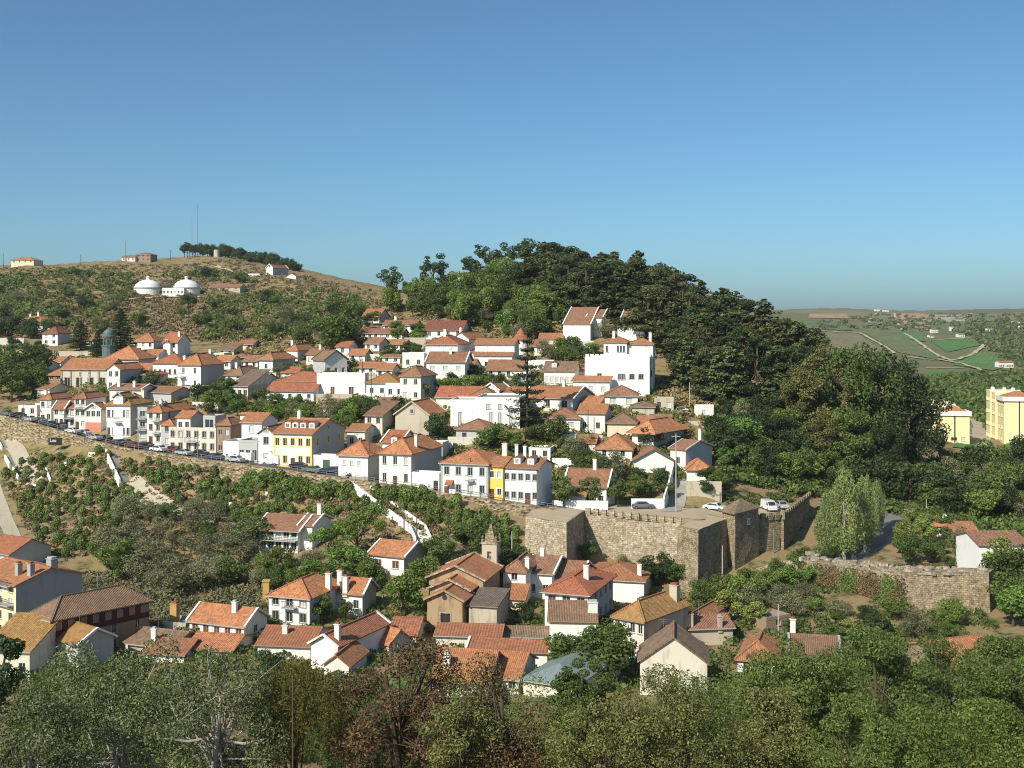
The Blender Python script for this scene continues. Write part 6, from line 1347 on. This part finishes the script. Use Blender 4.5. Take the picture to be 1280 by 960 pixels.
# ------------------------------------------------------------------ poles and lamps
def pole(px,py,ytop,label,mat='pole_wood',arm=True,lamp=False,name='utility_pole',cat='pole',Y=None,group=None,r0=.13):
    p=ground(px,py) if Y is None else np.array([(px-640)/F*Y,Y,float(tz(px,Y))])
    h=CZ-(ytop-HOR)/F*p[1]-p[2]; h=max(h,3.0); r=thing(name,label,cat,p,0,group)
    MB().tube([(0,0,-1),(0,0,h)],[r0,r0*.7],8).put('shaft',mat,r)
    if arm: MB().box(-.8,.8,-.05,.05,h-.6,h-.48).put('cross_arm',mat,r)
    if lamp:
        MB().tube([(0,0,h-.1),(0,.6,h+.15),(0,1.4,h+.2)],.045,6).put('arm',mat,r); MB().box(-.14,.14,1.2,1.8,h+.1,h+.24).put('lamp_head','lamp_glass',r)
    return r
for px,lab in ((29,'street lamp opposite the low white garage'),(60,'street lamp opposite the small porch house'),(95,'street lamp opposite the tall townhouse with loggia'),(133,'street lamp opposite the large townhouse'),(173,'street lamp right of the white-walled steps'),(247,'street lamp opposite the weathered stone front'),(322,'street lamp opposite the narrow gabled house'),(550,'street lamp opposite the house with the red door canopy')):
    Y=float(wallY(px))-.4; p=np.array([(px-640)/F*Y,Y,float(roadz(px))+.2]); r=thing('street_lamp',lab,'street lamp',p,0,'street lamps along the road')
    MB().tube([(0,0,0),(0,0,4.6)],[.08,.05],8).put('shaft','pole_metal',r); MB().tube([(0,0,4.5),(0,.4,4.8),(0,1.2,4.9)],.04,6).put('arm','pole_metal',r); MB().box(-.14,.14,1.0,1.6,4.8,4.94).put('lamp_head','lamp_glass',r)
for px,py,yt,lab,m,a in ((462,600,540,'dark wooden pole at the corner of the house with three arched windows','pole_wood',False),(588,624,572,'dark wooden pole before the house with red door canopy','pole_wood',False),(505,668,628,'dark pole beside the long white staircase','pole_wood',False),(521,690,642,'dark pole at the bend of the long white staircase','pole_wood',False),
  (845,640,542,'tall pole at the foot of the steep lane','pole_concrete',True),(453,492,452,'dark pole on the terrace wall in mid town','pole_wood',False),(464,506,466,'dark pole with cross arm beside the flat terrace wing','pole_wood',True),(735,545,512,'pole beside the bluish lean-to house','pole_wood',False),(862,512,478,'concrete pole at the edge of the wood','pole_concrete',False),
  (903,740,682,'tall pole below the dark-faced bastion','pole_concrete',False),(1031,696,650,'lamp pole beside the poplars','pole_metal',False),(640,712,664,'pale thin pole right of the bell tower','pole_concrete',False),(973,795,756,'pole in the bushes below the ruined wall','pole_concrete',False),(967,692,662,'short pole under the shaded castle wall','pole_metal',False),
  (1158,645,620,'pole among trees above the lower road','pole_concrete',False),(1188,640,615,'pole right of the lower road trees','pole_concrete',False),(122,770,716,'thin aerial pole beside the grey apartment block','pole_metal',True),(104,374,345,'pole on the scrubby left hillside','pole_wood',False),(212,412,390,'wooden pole on the dry slope below the domes','pole_wood',False),(268,500,470,'pole above the stone retaining block','pole_wood',False),(298,430,398,'pole at the foot of the hillside scrub','pole_wood',False)):
    pole(px,py,yt,lab,m,a)
pole(157,327,301,'mast beside the ruined skyline house','pole_metal',False,Y=785,name='mast',cat='mast',r0=.3)
pole(247,322,254,'tall thin aerial mast on the left hill','pole_metal',False,Y=800,name='mast',cat='mast',r0=.22); pole(240,322,272,'shorter thin aerial mast on the left hill','pole_metal',False,Y=800,name='mast',cat='mast',r0=.2)
pole(213,327,312,'small skyline pole left of the eucalyptus','pole_wood',False,Y=790,r0=.2); pole(101,333,318,'small skyline pole on the left ridge','pole_wood',False,Y=790,r0=.2); pole(4,337,316,'skyline pole at the left edge','pole_wood',False,Y=790,r0=.2)
# green waste bins by the lower road and the ruined lot
for px,py,lab in ((1080,683,'green waste bin under the poplars'),(90,684,'green waste bin at the foot of the planted slope')):
    p=ground(px,py); r=thing('waste_bin',lab,'bin',p,.3); MB().prism([(-.6,-.5),(.6,-.5),(.6,.5),(-.6,.5)],0.12,1.15).put('body','green_metal',r); MB().box(-.64,.64,-.54,.54,1.152,1.28).put('lid','green_metal',r)
# ------------------------------------------------------------------ vegetation
T=tree
# named trees
T('araucaria',659,536,122,'tall araucaria with tiered branches in mid town',seed=0)
T('cedar',101,438,36,'dark cedar on the upper left between the brown-roofed house and the domed lantern',seed=2,wide=1.2); T('cedar',151,444,58,'dark cedar behind the domed lantern',seed=0); T('cedar',122,448,34,'lower dark cedar left of the domed lantern',seed=1)
T('cone',146,486,19,'small conical thuja before the white gabled house')
T('stonepine',447,700,62,'round-topped stone pine beside the modern balconied house',seed=0); T('stonepine',418,712,58,'second stone pine touching the modern balconied house',seed=1)
T('bright',505,770,62,'bright green leafy tree left of the church',seed=1,wide=1.15); T('bright',530,735,46,'bright green tree behind the church nave',seed=2,wide=1.2); T('broad',400,780,40,'rounded tree before the hipped villa',seed=3); T('broad',432,776,28,'small dark tree right of the hipped villa tree',seed=2)
T('dark',340,850,44,'dense dark green tree before the red-roofed row house',seed=1,wide=1.2); T('dark',653,782,30,'dark bush-like tree beside the church',seed=0,wide=1.3)
T('dark',820,732,48,'dark leafy tree against the castle curtain wall',seed=2,wide=1.3); T('broad',734,706,34,'tree growing at the foot of the left bastion',seed=0); T('broad',846,735,36,'brownish tree at the foot of the middle bastion',seed=1); T('olive',775,712,24,'palm-like spreading shrub tree against the curtain wall',seed=2)
for px,s in ((704,0),(736,1),(772,2)): T('broad',px,634,42,['first street tree from the left before the bungalow','middle street tree before the bungalow','third street tree before the bungalow'][s],'street trees before the bungalow',seed=s)
T('broad',795,628,32,'leafy tree right of the three street trees',seed=3,wide=1.3); T('dark',816,562,32,'round dark tree before the wide-eaved house',seed=1,wide=1.3); T('olive',768,606,48,'thin grey-green tree above the bungalow',seed=0); T('broad',740,592,30,'tree left of the grey-green garden tree',seed=2,wide=1.3)
T('broad',690,556,42,'rounded green tree right of the modern flat white house',seed=0,wide=1.25); T('dark',668,552,24,'dark bush at the foot of the araucaria',seed=3,wide=1.6)
T('dark',547,552,42,'dark tree before the old grey stone barn',seed=2); T('broad',612,562,34,'tree below the modern flat white house',seed=1,wide=1.5); T('broad',640,566,30,'tree between garden and small white outbuilding',seed=2,wide=1.4)
T('bright',578,412,52,'tall bright green tree at the wood edge',seed=0); T('broad',420,440,68,'large dark-topped tree above mid town',seed=0,wide=1.1)
# great evergreen clump on the right; paler leaf colour stands in for its lit left
for px,py,h,wd in ((1075,585,162,.86),(1035,560,128,.9),(1112,590,152,.86),(1010,545,95,.9),(1142,592,128,.85),(1060,600,92,1.1),(1100,604,84,1.1),(1032,590,76,1.1)):
    T('greatlime' if px<1050 else 'great' if px<1080 else 'greatdark',px,py,h*1.04,'great dense evergreen tree of the tall clump right of the wood','great trees right of the wood',wide=wd)
T('poplar',1056,702,114,'tallest pale green poplar beside the lower road',seed=0,wide=.85); T('poplar',1036,700,84,'pale green poplar left of the tallest one',seed=1,wide=.95); T('poplar',1080,690,92,'pale green poplar right of the tallest one',seed=2,wide=.8); T('poplar',1096,668,66,'smallest pale green poplar at the edge of the lower road',seed=3,wide=.8)
# skyline trees
for px,h in ((485,46),(541,52),(612,56),(636,52),(664,62),(684,60),(592,44),(700,56)): T('euc',px,372 if px<560 else 358,h,'tall airy skyline tree on the central hill','skyline trees on the central hill',Y=470 if px>560 else 480,wide=1.1)
for k in range(46):
    px=230+k*3.15+rnd.uniform(-2,2); h=(24 if k<7 else 19)+rnd.uniform(-4,4); T('euc' if k<8 else 'dark',px,0,h,'dark windbreak tree on the crest of the left hill','windbreak trees on the left hill crest',sink=1.8,Y=(800 if k<20 else 795-(k-20)*2)+rnd.uniform(-8,8))
# the wood: conifers
wood=[(640,392),(660,356),(720,358),(800,378),(850,394),(900,418),(950,440),(1000,460),(1020,490),(1008,515),(960,512),(900,506),(858,492),(838,446),(790,410),(740,392),(700,388)]
for x,y,p in scatter(wood,190,3.9,3): T('conifer' if rnd.random()<.42 else ('roundconifer' if rnd.random()<.82 else 'dark'),x,0,(13.0+rnd.uniform(-4,4.5))/p[1]*F,'dark olive cypress in the dense hill wood','cypresses of the hill wood',Y=p[1],wide=rnd.uniform(1.15,1.6))
for x,y,p in scatter([(480,392),(500,374),(560,368),(640,356),(690,388),(700,404),(640,408),(590,404),(560,398),(510,402)],46,5.2,4):
    T(rnd.choice(['bright','broad','bright','broad','conifer']),x,0,(10.5+rnd.uniform(-3,3))/p[1]*F,'green broadleaf tree at the left side of the hill wood','broadleaf trees of the hill wood',Y=p[1])
# right slope woods
for x,y,p in scatter([(905,520),(960,520),(1010,520),(1000,560),(1000,612),(960,605),(905,592),(885,560)],44,4.2,5): T(rnd.choice(['broad','dark','bright','dark','olive']),x,0,(6.5+rnd.uniform(-2,3))/p[1]*F,'leafy tree on the bank behind the castle','trees on the bank behind the castle',Y=p[1],wide=1.15)
for x,y,p in scatter([(1000,560),(1150,592),(1290,590),(1290,660),(1210,655),(1150,640),(1120,635),(1050,632),(1012,600)],70,5,6): T(rnd.choice(['broad','dark','bright','lime','dark','olive']),x,0,(7.5+rnd.uniform(-2.5,3))/p[1]*F,'leafy tree on the wooded valley side at right','trees on the right valley side',Y=p[1],wide=1.15)
for x,y,p in scatter([(1138,655),(1165,660),(1220,690),(1222,715),(1140,708),(1128,690)],18,4,7): T(rnd.choice(['broad','bright','olive','lime']),x,0,(4.2+rnd.uniform(-1.5,2))/p[1]*F,'bushy tree by the lower road','trees by the lower road',Y=p[1],wide=1.2)
for x,y,p in scatter([(1250,725),(1290,735),(1290,790),(1262,785)],10,4,8): T(rnd.choice(['broad','bright','lime','olive']),x,0,(7+rnd.uniform(-2,2.5))/p[1]*F,'green tree right of the ruined wall','trees around the ruined wall',Y=p[1],wide=1.2)
for x,y,p in scatter([(870,745),(930,735),(1000,740),(1070,770),(1190,780),(1190,815),(1050,810),(950,790),(880,770)],30,4.4,9): T(rnd.choice(['broad','bright','dark','lime','olive']),x,0,(3.6+rnd.uniform(-1.2,1.8))/p[1]*F,'bushy tree below the ruined wall','bushes below the ruined wall',Y=p[1],wide=1.3)
for x,y,p in scatter([(950,716),(1000,702),(1030,694),(1040,708),(1000,738),(955,738)],16,2.4,14): T(rnd.choice(['dark','broad','bright']),x,0,(2.8+rnd.uniform(-1,1.6))/p[1]*F,'bush under the shaded castle wall','bushes under the shaded castle wall',Y=p[1],wide=1.3)
# olive slope
for x,y,p in scatter([(118,690),(150,655),(190,650),(240,655),(300,660),(330,690),(330,740),(240,752),(150,738),(130,720)],46,4.6,10): T(rnd.choice(['olive','olive','olive','olive','broad']),x,0,(5.6+rnd.uniform(-1.5,2.0))/p[1]*F,'grey-green olive tree on the slope above the village','olive trees above the village',Y=p[1],wide=1.25)
for x,y,p in scatter([(330,712),(420,712),(470,720),(470,745),(330,748)],12,4,11): T(rnd.choice(['broad','olive','bright']),x,0,(4.8+rnd.uniform(-1,2))/p[1]*F,'garden tree above the hipped villa','garden trees above the hipped villa',Y=p[1],wide=1.2)
for x,y,p in scatter([(548,700),(650,690),(652,712),(610,735),(550,720)],18,3.6,12): T(rnd.choice(['broad','dark','broad']),x,0,(5.5+rnd.uniform(-1.5,2))/p[1]*F,'dark leafy tree on the bank behind the church','trees on the bank behind the church',Y=p[1],wide=1.2)
for x,y,p in scatter([(690,836),(780,838),(790,862),(700,860)],7,4,13): T(rnd.choice(['broad','dark','broad']),x,0,(6.2+rnd.uniform(-1.5,2))/p[1]*F,'dark garden tree before the red hipped villa','garden trees before the red hipped villa',Y=p[1],wide=1.2)
# town gardens
for poly,n,hm,sd,ks,lab,grp in (([(255,506),(330,506),(455,520),(455,540),(330,528),(255,520)],30,4.2,20,['broad','olive','bright','bright'],'garden tree behind the road houses','garden trees behind the road houses'),
  ([(240,498),(285,490),(285,506),(245,508)],6,4.5,21,['dark','broad'],'tree right of the large white block','trees right of the large white block'),
  ([(0,470),(44,470),(46,500),(0,512)],9,9.5,22,['broad','dark'],'tall street tree at the left end of the road','street trees at the left end of the road'),
  ([(330,412),(470,390),(470,425),(440,440),(340,432)],26,6.5,23,['broad','olive','dark','olive'],'tree on the hillside above mid town','trees on the hillside above mid town'),
  ([(340,470),(440,462),(440,472),(345,476)],8,3.6,24,['broad','olive'],'small garden tree in mid town','garden trees in mid town'),
  ([(475,440),(530,440),(525,456),(480,452)],8,4,25,['broad','dark'],'garden tree below the long low white house','garden trees below the long low house'),
  ([(488,416),(530,420),(530,436),(490,430)],6,4.5,26,['broad','bright'],'tree left of the maroon-roofed house','trees left of the maroon-roofed house'),
  ([(590,474),(650,476),(650,486),(545,496),(520,505),(525,496)],14,4,27,['broad','dark','bright'],'tree below the big three-storey house','trees below the big three-storey house'),
  ([(672,440),(745,444),(720,456),(680,452)],12,4.5,28,['bright','olive','broad'],'garden tree below the modern stepped house','trees below the modern stepped house'),
  ([(745,426),(840,428),(842,442),(800,424),(755,420)],14,7,29,['olive','dark','olive'],'grey-green tree above the castle house','trees above the castle house'),
  ([(450,516),(500,512),(500,530),(452,528)],9,4.5,30,['broad','dark'],'tree behind the old weathered house','trees behind the old weathered house'),
  ([(700,560),(742,556),(760,600),(720,606)],9,4,31,['broad','olive','dark'],'bushy tree in the gardens above the bungalow','trees in the gardens above the bungalow'),
  ([(795,596),(835,600),(836,628),(792,630)],7,3.6,32,['broad','dark'],'bush in the walled plot beside the lane','bushes in the walled plot'),
  ([(870,606),(905,600),(915,622),(875,624)],7,4,33,['bright','dark'],'bush above the rough bank wall','bushes above the bank wall'),
  ([(0,436),(54,434),(56,450),(0,450)],9,4,34,['dark','broad'],'tree on the upper left terrace','trees on the upper left terrace'),
  ([(0,412),(50,412),(50,426),(0,424)],10,6.5,35,['dark','dark','broad'],'dark tree before the long orange roof at upper left','dark trees at upper left'),
  ([(160,478),(190,480),(190,490),(150,490)],5,5.5,36,['dark'],'dark tree beside the white gabled house','dark trees beside the white gabled house'),
  ([(115,500),(133,498),(133,508),(112,508)],3,3.6,37,['broad'],'bush below the grand hall','bushes below the grand hall')):
    for x,y,p in scatter(poly,n,hm*.62,sd): T(rnd.choice(ks),x,0,(hm*rnd.uniform(.75,1.3))/p[1]*F,lab,grp,Y=p[1],wide=1.2)
# clipped shrubs on the planted slope
SH=[shrub_mesh(k) for k in range(5)]
slope=[(40,566),(90,572),(135,566),(175,580),(250,588),(335,596),(440,612),(520,622),(600,640),(650,668),(640,690),(545,668),(480,648),(430,650),(330,648),(235,650),(195,655),(130,690),(70,705),(45,680),(20,640),(5,600)]
def onpath(x,y): return any(abs((x-a)*(d-b)-(y-b)*(c-a))/math.hypot(c-a,d-b)<8 and min(a,c)-3<=x<=max(a,c)+3 and min(b,d)-3<=y<=max(b,d)+3 for a,b,c,d in ((143,562,161,603),(162,603,228,646),(446,607,500,647),(500,647,533,687)))
cnt=0
_rr=random.Random(40)
for k in range(1,14):      # planted in rows along the contour
    px=-4.0+(k%2)*5
    while px<652:
        px+=_rr.uniform(8.5,13.5); y=float(np.interp(px,_wa[:,0],_wa[:,1]))+7+k*11.5+_rr.uniform(-3.2,3.2)
        if not inpoly(px,y,slope) or onpath(px,y) or _rr.random()<(.16 if px<330 else .26): continue
        p=ground(px,y); s=_rr.uniform(.70,1.12)
        tag(put('round_shrub',SH[_rr.randrange(5)],None,(p[0],p[1],p[2]-.1),_rr.random()*6,(s,s,s*_rr.uniform(.95,1.3))),'rounded green shrub planted on the slope below the road','shrub','shrubs planted on the slope'); cnt+=1
for k in range(44):   # hedge line along the top of the slope
    px=[305+k*5.2,250][0]; 
    if 436<px<470: continue
    Y=float(wallY(px))-3.0-rnd.random()*2; s=rnd.uniform(1.0,1.45); tag(put('hedge_shrub',SH[rnd.randrange(5)],None,((px-640)/F*Y,Y,float(tz(px,Y))-.2),rnd.random()*6,(s,s,s*1.15)),'large rounded shrub in the line under the road wall','shrub','shrubs lined under the road wall')
# ------------------------------------------------------------------ uncountable growth
def growth(name,label,polys,per,size,mat,seed,hgt,nleaf,Y0=95,flat=.7):
    """bushes or tufts scattered densely over ground polygons: one mesh"""
    g=np.random.default_rng(seed); C=[];Rr=[]
    for poly,n in polys:
        xs=[p[0] for p in poly]; ys=[p[1] for p in poly]; k=0
        while k<n:
            x=g.uniform(min(xs),max(xs)); y=g.uniform(min(ys),max(ys))
            if inpoly(x,y,poly): p=ground(x,y,Y0); r=hgt*(.5+g.random()); C.append([p[0],p[1],p[2]+r*.35]); Rr.append(r); k+=1
    C=np.array(C);Rr=np.array(Rr); n=len(C)*nleaf; k=np.repeat(np.arange(len(C)),nleaf); d=sph(n,g); d[:,2]=np.abs(d[:,2])*.9-.1
    P=C[k]+d*(Rr[k]*(.6+.4*g.random(n)))[:,None]*np.array([1.15,1.15,flat]); Nn=d+g.normal(size=(n,3))*.5
    o=put(name,leafmesh(name,P,Nn,size*(Rr[k]/hgt)*(.7+.6*g.random(n)),mat,g)); tag(o,label,name.replace('_',' '),None,'stuff'); return o
growth('hillside_scrub','olive-brown scrub covering the left hill',[([(-20,428),(0,336),(130,331),(220,331),(300,324),(380,345),(470,365),(480,390),(440,410),(350,425),(280,432),(200,418),(100,420)],4200)],0,.36,'leaf_scrub',1,.95,22)
growth('hillside_bushes','darker green bushes dotted over the left hill',[([(-20,420),(0,345),(160,335),(170,370),(100,410)],420),([(250,425),(260,372),(300,372),(380,360),(440,370),(470,390),(420,420),(330,430)],330),([(190,345),(260,330),(330,355),(250,352)],60)],0,.62,'leaf_broad',2,2.0,40)
growth('slope_grass','dry grass and weeds on the planted slope',[(slope,2600),([(400,650),(540,655),(560,700),(480,700),(420,690)],300)],0,.20,'grass_dry',3,.5,14,flat=.5)
growth('slope_weeds','low green weeds on the planted slope',[(slope,60),([(120,690),(240,650),(330,660),(330,745),(150,745)],500)],0,.24,'leaf_scrub',4,.8,20)
growth('valley_brush','green brush on the right valley side',[([(880,525),(1000,520),(1020,560),(1150,590),(1290,560),(1290,720),(1210,700),(1150,650),(1010,620),(900,600)],1500)],0,.28,'leaf_broad',5,1.7,80)
growth('valley_brush','green brush on the valley beyond the apartment blocks',[([(1150,486),(1290,478),(1290,540),(1240,540),(1220,515),(1160,540),(1150,520)],900)],0,.9,'leaf_broad',6,2.4,30)
growth('village_brush','bushes and weeds between the lower village houses',[([(0,850),(110,800),(200,780),(330,760),(470,760),(640,750),(860,745),(1000,745),(1240,770),(1240,870),(900,870),(640,870),(300,860)],1300)],0,.20,'leaf_broad',7,1.0,50)
growth('town_garden_growth','low garden growth between the town houses',[([(0,500),(100,440),(280,440),(440,440),(600,420),(760,440),(860,520),(880,600),(760,605),(600,600),(480,560),(300,520),(160,510)],2300)],0,.22,'leaf_broad',8,.95,36)
growth('far_hedges','dark hedges and trees on the far vineyard hills',[([(990,412),(1080,392),(1290,394),(1290,412),(1180,416),(1060,412)],260),([(1190,414),(1290,400),(1290,462),(1250,455),(1232,432)],260),([(1150,478),(1200,492),(1290,476),(1290,470),(1230,470)],300)],0,2.2,'leaf_broad',9,4.2,18,900)
growth('woodland_floor','shrubs and shade growth under the hill wood',[(wood,700)],0,.55,'leaf_conifer',10,1.8,30)
growth('garden_dry_growth','dry weeds and low hedges between the town houses',[([(0,500),(100,440),(280,440),(440,440),(600,420),(760,440),(860,520),(880,600),(760,605),(600,600),(480,560),(300,520),(160,510)],1500)],0,.28,'leaf_scrub',18,.8,22)
growth('slope_foot_brush','grey-green brush at the foot of the slope above the lower left houses',[([(110,720),(330,735),(330,790),(240,800),(110,790),(60,760)],420)],0,.20,'leaf_olive',19,1.3,70)
for x,y,p in scatter([(600,396),(700,400),(704,414),(690,422),(640,432),(610,424),(596,410)],18,4.4,50): T(rnd.choice(['bright','broad','olive']),x,0,(6.5+rnd.uniform(-2,2.5))/p[1]*F,'garden tree above the round conical tower','garden trees above the round tower',Y=p[1],wide=1.1)
for x,y,p in scatter([(545,398),(600,402),(598,412),(560,404)],7,4,51): T(rnd.choice(['bright','broad']),x,0,(5+rnd.uniform(-1,2))/p[1]*F,'green tree right of the maroon-roofed house','trees right of the maroon-roofed house',Y=p[1])
growth('upper_slope_scrub','dry scrub on the bare slopes around the castle house',[([(800,480),(850,470),(880,505),(920,520),(900,530),(820,515)],260),([(480,380),(700,392),(740,420),(640,436),(500,420)],500),([(280,430),(460,415),(460,440),(290,446)],260)],0,.34,'leaf_scrub',21,1.0,26)
for x,y,p in scatter([(0,425),(0,350),(150,340),(260,345),(330,360),(440,372),(460,395),(400,415),(300,425),(160,420)],34,14,60): T(rnd.choice(['broad','dark','olive','broad']),x,0,(6.0+rnd.uniform(-2.5,3))/p[1]*F,'scattered tree on the scrubby left hill','scattered trees on the left hill',Y=p[1],wide=1.3)
ribbon('path',[(262,331),(280,337),(300,343)],3.0,'track',.4,4.0,label='pale path below the hill crest')
ribbon('path',[(130,380),(170,374),(205,371),(250,372)],3.0,'track',.4,4.0,label='dirt service track below the domed tanks')
growth('castle_foot_weeds','green weeds on the bank right of the castle tower',[([(950,720),(1010,702),(1060,700),(1180,718),(1180,735),(1000,745),(940,738)],260),([(905,624),(1000,612),(1010,622),(960,636),(910,634)],120)],0,.2,'leaf_broad',22,.6,24)
# ------------------------------------------------------------------ foreground trees, leaf by leaf
def bigtree(name,label,px,ytop,Y,wpx,kind,leafmat,seed,n,leaf,bark='bark',K=40,zsq=.8,droop=False,cfl=.55,branchy=14,aspect=.5,bare=0):
    g=np.random.default_rng(seed); ytop-=20; x=(px-640)/F*Y; zt_=CZ-(ytop-HOR)/F*Y; z0=float(tz(px,Y)); Hh=zt_-z0; a=wpx/F*Y/2
    r=thing(name,label,'tree',(x,Y,z0)); mb=MB()
    b=min(Hh*.52,a*1.25); cz=Hh-b
    d=sph(K,g); rr=.3+.7*g.random(K)**.45; C=d*rr[:,None]*np.array([a*.86,a*.86,b*.86])+np.array([0,0,cz]); rad=a*(.16+.14*g.random(K))
    P,Nn=clumps(C,rad,n,g,zsq,.8,cfl)
    if droop:
        nst=260; an=g.random(nst)*6.28; rr=np.sqrt(g.random(nst))*a; top=cz+b*np.sqrt(np.maximum(.05,1-(rr/a)**2)); m=n//nst; P=[];Nn=[]
        for i in range(nst):
            t=g.random(m)*(.5+.5*g.random()); P.append(np.stack([rr[i]*math.cos(an[i])+g.normal(size=m)*.07,rr[i]*math.sin(an[i])+g.normal(size=m)*.07,top[i]-t*b*1.5],1)); Nn.append(np.column_stack([g.normal(size=(m,2)),g.normal(size=m)*.25]))
        P=np.concatenate(P);Nn=np.concatenate(Nn)
    limbs(mb,(0,0,-.5),(0,0,cz+b*.45),max(.14,Hh*.017),branchy,g,C,7)
    for c in C[:bare]:   # bare twigs poking through the leaves
        for _ in range(3):
            e=c+g.normal(size=3)*a*.16+np.array([0,0,a*.10]); mb.tube([np.array([0,0,cz*.9+.25*(c[2]-cz)]),c,e],[.045,.026,.008],4,False)
    mb.put('trunk',bark,r)
    put('crown',leafmesh('crown',P,Nn,leaf,leafmat,g,aspect),r); return r
B=bigtree
B('leafy_tree','grey-green leafy tree with pale twigs at the lower left',150,796,62,250,'broad','leaf_grey',1,42000,.075,'bark_pale',60,bare=16)
B('leafy_tree','grey-green leafy tree with silvery bare branches, right of the lower left one',275,822,58,190,'broad','leaf_grey',2,22000,.07,'bark_pale',44,bare=30)
B('leafy_tree','darker leafy tree at the left edge bottom corner',40,868,56,200,'broad','leaf_grey',3,26000,.075,'bark_pale',40,bare=8)
B('evergreen_tree','nearly black evergreen at the far left edge',-8,808,92,90,'dark','leaf_dark',4,9000,.13,K=30)
B('weeping_willow','yellow-green weeping tree with hanging strands at the bottom',372,842,60,120,'willow','leaf_willow',5,20000,.075,droop=True,aspect=.28)
B('autumn_tree','reddish-brown autumn tree at the bottom centre',500,796,60,190,'brown','leaf_brown',6,17000,.075,K=44,bare=34)
B('autumn_tree','browner sparse autumn tree right of the reddish one',632,828,58,180,'brown','leaf_brown',7,12000,.07,K=38,bare=40)
B('leafy_tree','small green-brown tree between the two autumn trees',572,872,55,120,'brown','leaf_yellowgreen',8,9000,.07,K=30,bare=10)
B('leafy_tree','broad olive-green leafy tree at the bottom right of centre',850,838,60,240,'lime','leaf_yellowgreen',9,42000,.072,K=60,bare=12)
B('leafy_tree','yellowish-green leafy tree left of the broad olive-green one',752,868,57,170,'lime','leaf_yellowgreen',10,24000,.07,K=44,bare=14)
B('cedar_tree','dark green pine with layered sprays at the lower right',1005,800,84,190,'broad','leaf_broad',11,30000,.11,K=56,zsq=.5)
B('pine_tree','dark open pine before the ruined wall at lower right',1095,782,90,190,'broad','leaf_broad',12,28000,.11,K=40,zsq=.45,bare=8)
B('pine_tree','tall dark pine with spreading branches at the right',1185,800,94,210,'broad','leaf_broad',13,30000,.11,K=40,zsq=.45,bare=10)
B('pine_tree','green pine cut by the right edge',1268,796,88,170,'bright','leaf_broad',14,24000,.11,K=44,zsq=.5)
B('leafy_tree','bright green leafy tree in the bottom right corner',1225,868,62,220,'bright','leaf_bright',15,36000,.08,K=56)
B('leafy_tree','mid-green leafy tree at the bottom right under the pines',1085,884,60,190,'broad','leaf_broad',16,28000,.08,K=50,bare=8)
B('leafy_tree','olive-green tree between the broad leafy tree and the pines',960,872,64,150,'lime','leaf_yellowgreen',17,20000,.075,K=40,bare=10)
B('conifer_tree','small dark cedar poking up at the lower centre right',730,834,80,90,'dark','leaf_broad',18,16000,.09,K=60,zsq=.6)
B('leafy_tree','dark leafy tree low in the bottom left between trunks',200,862,100,200,'broad','leaf_broad',19,16000,.09,K=40)
B('leafy_tree','dark leafy tree low in the bottom centre behind the autumn trees',560,872,104,300,'broad','leaf_broad',20,32000,.12,K=46)
B('leafy_tree','dark leafy tree low in the bottom right behind the olive-green trees',915,880,104,300,'broad','leaf_broad',21,30000,.12,K=46)
p=at(366,960,52); r=thing('wooden_pole','slim wooden pole standing in front of the weeping tree','pole',(p[0],52,float(tz(366,52)))); MB().tube([(0,0,-1),(0,0,CZ-(845-HOR)/F*52-float(tz(366,52)))],[.045,.03],8).put('shaft','pole_wood',r)
B('leafy_tree','mid-green leafy tree low behind the weeping tree',400,872,104,200,'broad','leaf_broad',22,20000,.12,K=40)
B('leafy_tree','mid-green leafy tree low behind the left grey-green trees',90,846,108,200,'broad','leaf_broad',23,20000,.12,K=40)
B('leafy_tree','low green tree between the metal-roofed workshop and the foreground',690,900,96,220,'broad','leaf_yellowgreen',24,24000,.11,K=46)
B('leafy_tree','low dark tree before the orange-roofed house at the bottom',470,884,92,180,'broad','leaf_dark',25,18000,.11,K=40)
B('leafy_tree','rounded green tree low at the right between the pines',1150,900,84,240,'broad','leaf_broad',26,24000,.10,K=46)
B('leafy_tree','mid-distance green tree left of the half-hidden orange roof',1120,822,122,240,'broad','leaf_broad',27,20000,.13,K=46)
B('leafy_tree','mid-distance green tree right of the half-hidden orange roof',1268,812,122,150,'broad','leaf_bright',28,16000,.13,K=40)
B('leafy_tree','mid-distance olive-green tree right of the grey parapet house',1062,826,128,130,'broad','leaf_yellowgreen',29,13000,.13,K=36)
# ------------------------------------------------------------------ the air
zlo=float(GZ.min())-1.0
hz=MB().box(-4800,4800,-60,6100,zlo,152.0).mesh('haze',None)
hm=bpy.data.materials.new('haze'); hm.use_nodes=True; hn=hm.node_tree; hn.nodes.remove(hn.nodes['Principled BSDF'])
pv=hn.nodes.new('ShaderNodeVolumePrincipled'); pv.inputs['Color'].default_value=(0.86,0.92,1.0,1); pv.inputs['Density'].default_value=0.00007; pv.inputs['Anisotropy'].default_value=0.2
hn.links.new(pv.outputs[0],hn.nodes['Material Output'].inputs['Volume']); hz.materials.append(hm)
tag(put('haze',hz),'pale blue air between the viewpoint and the far hills','haze',None,'stuff')
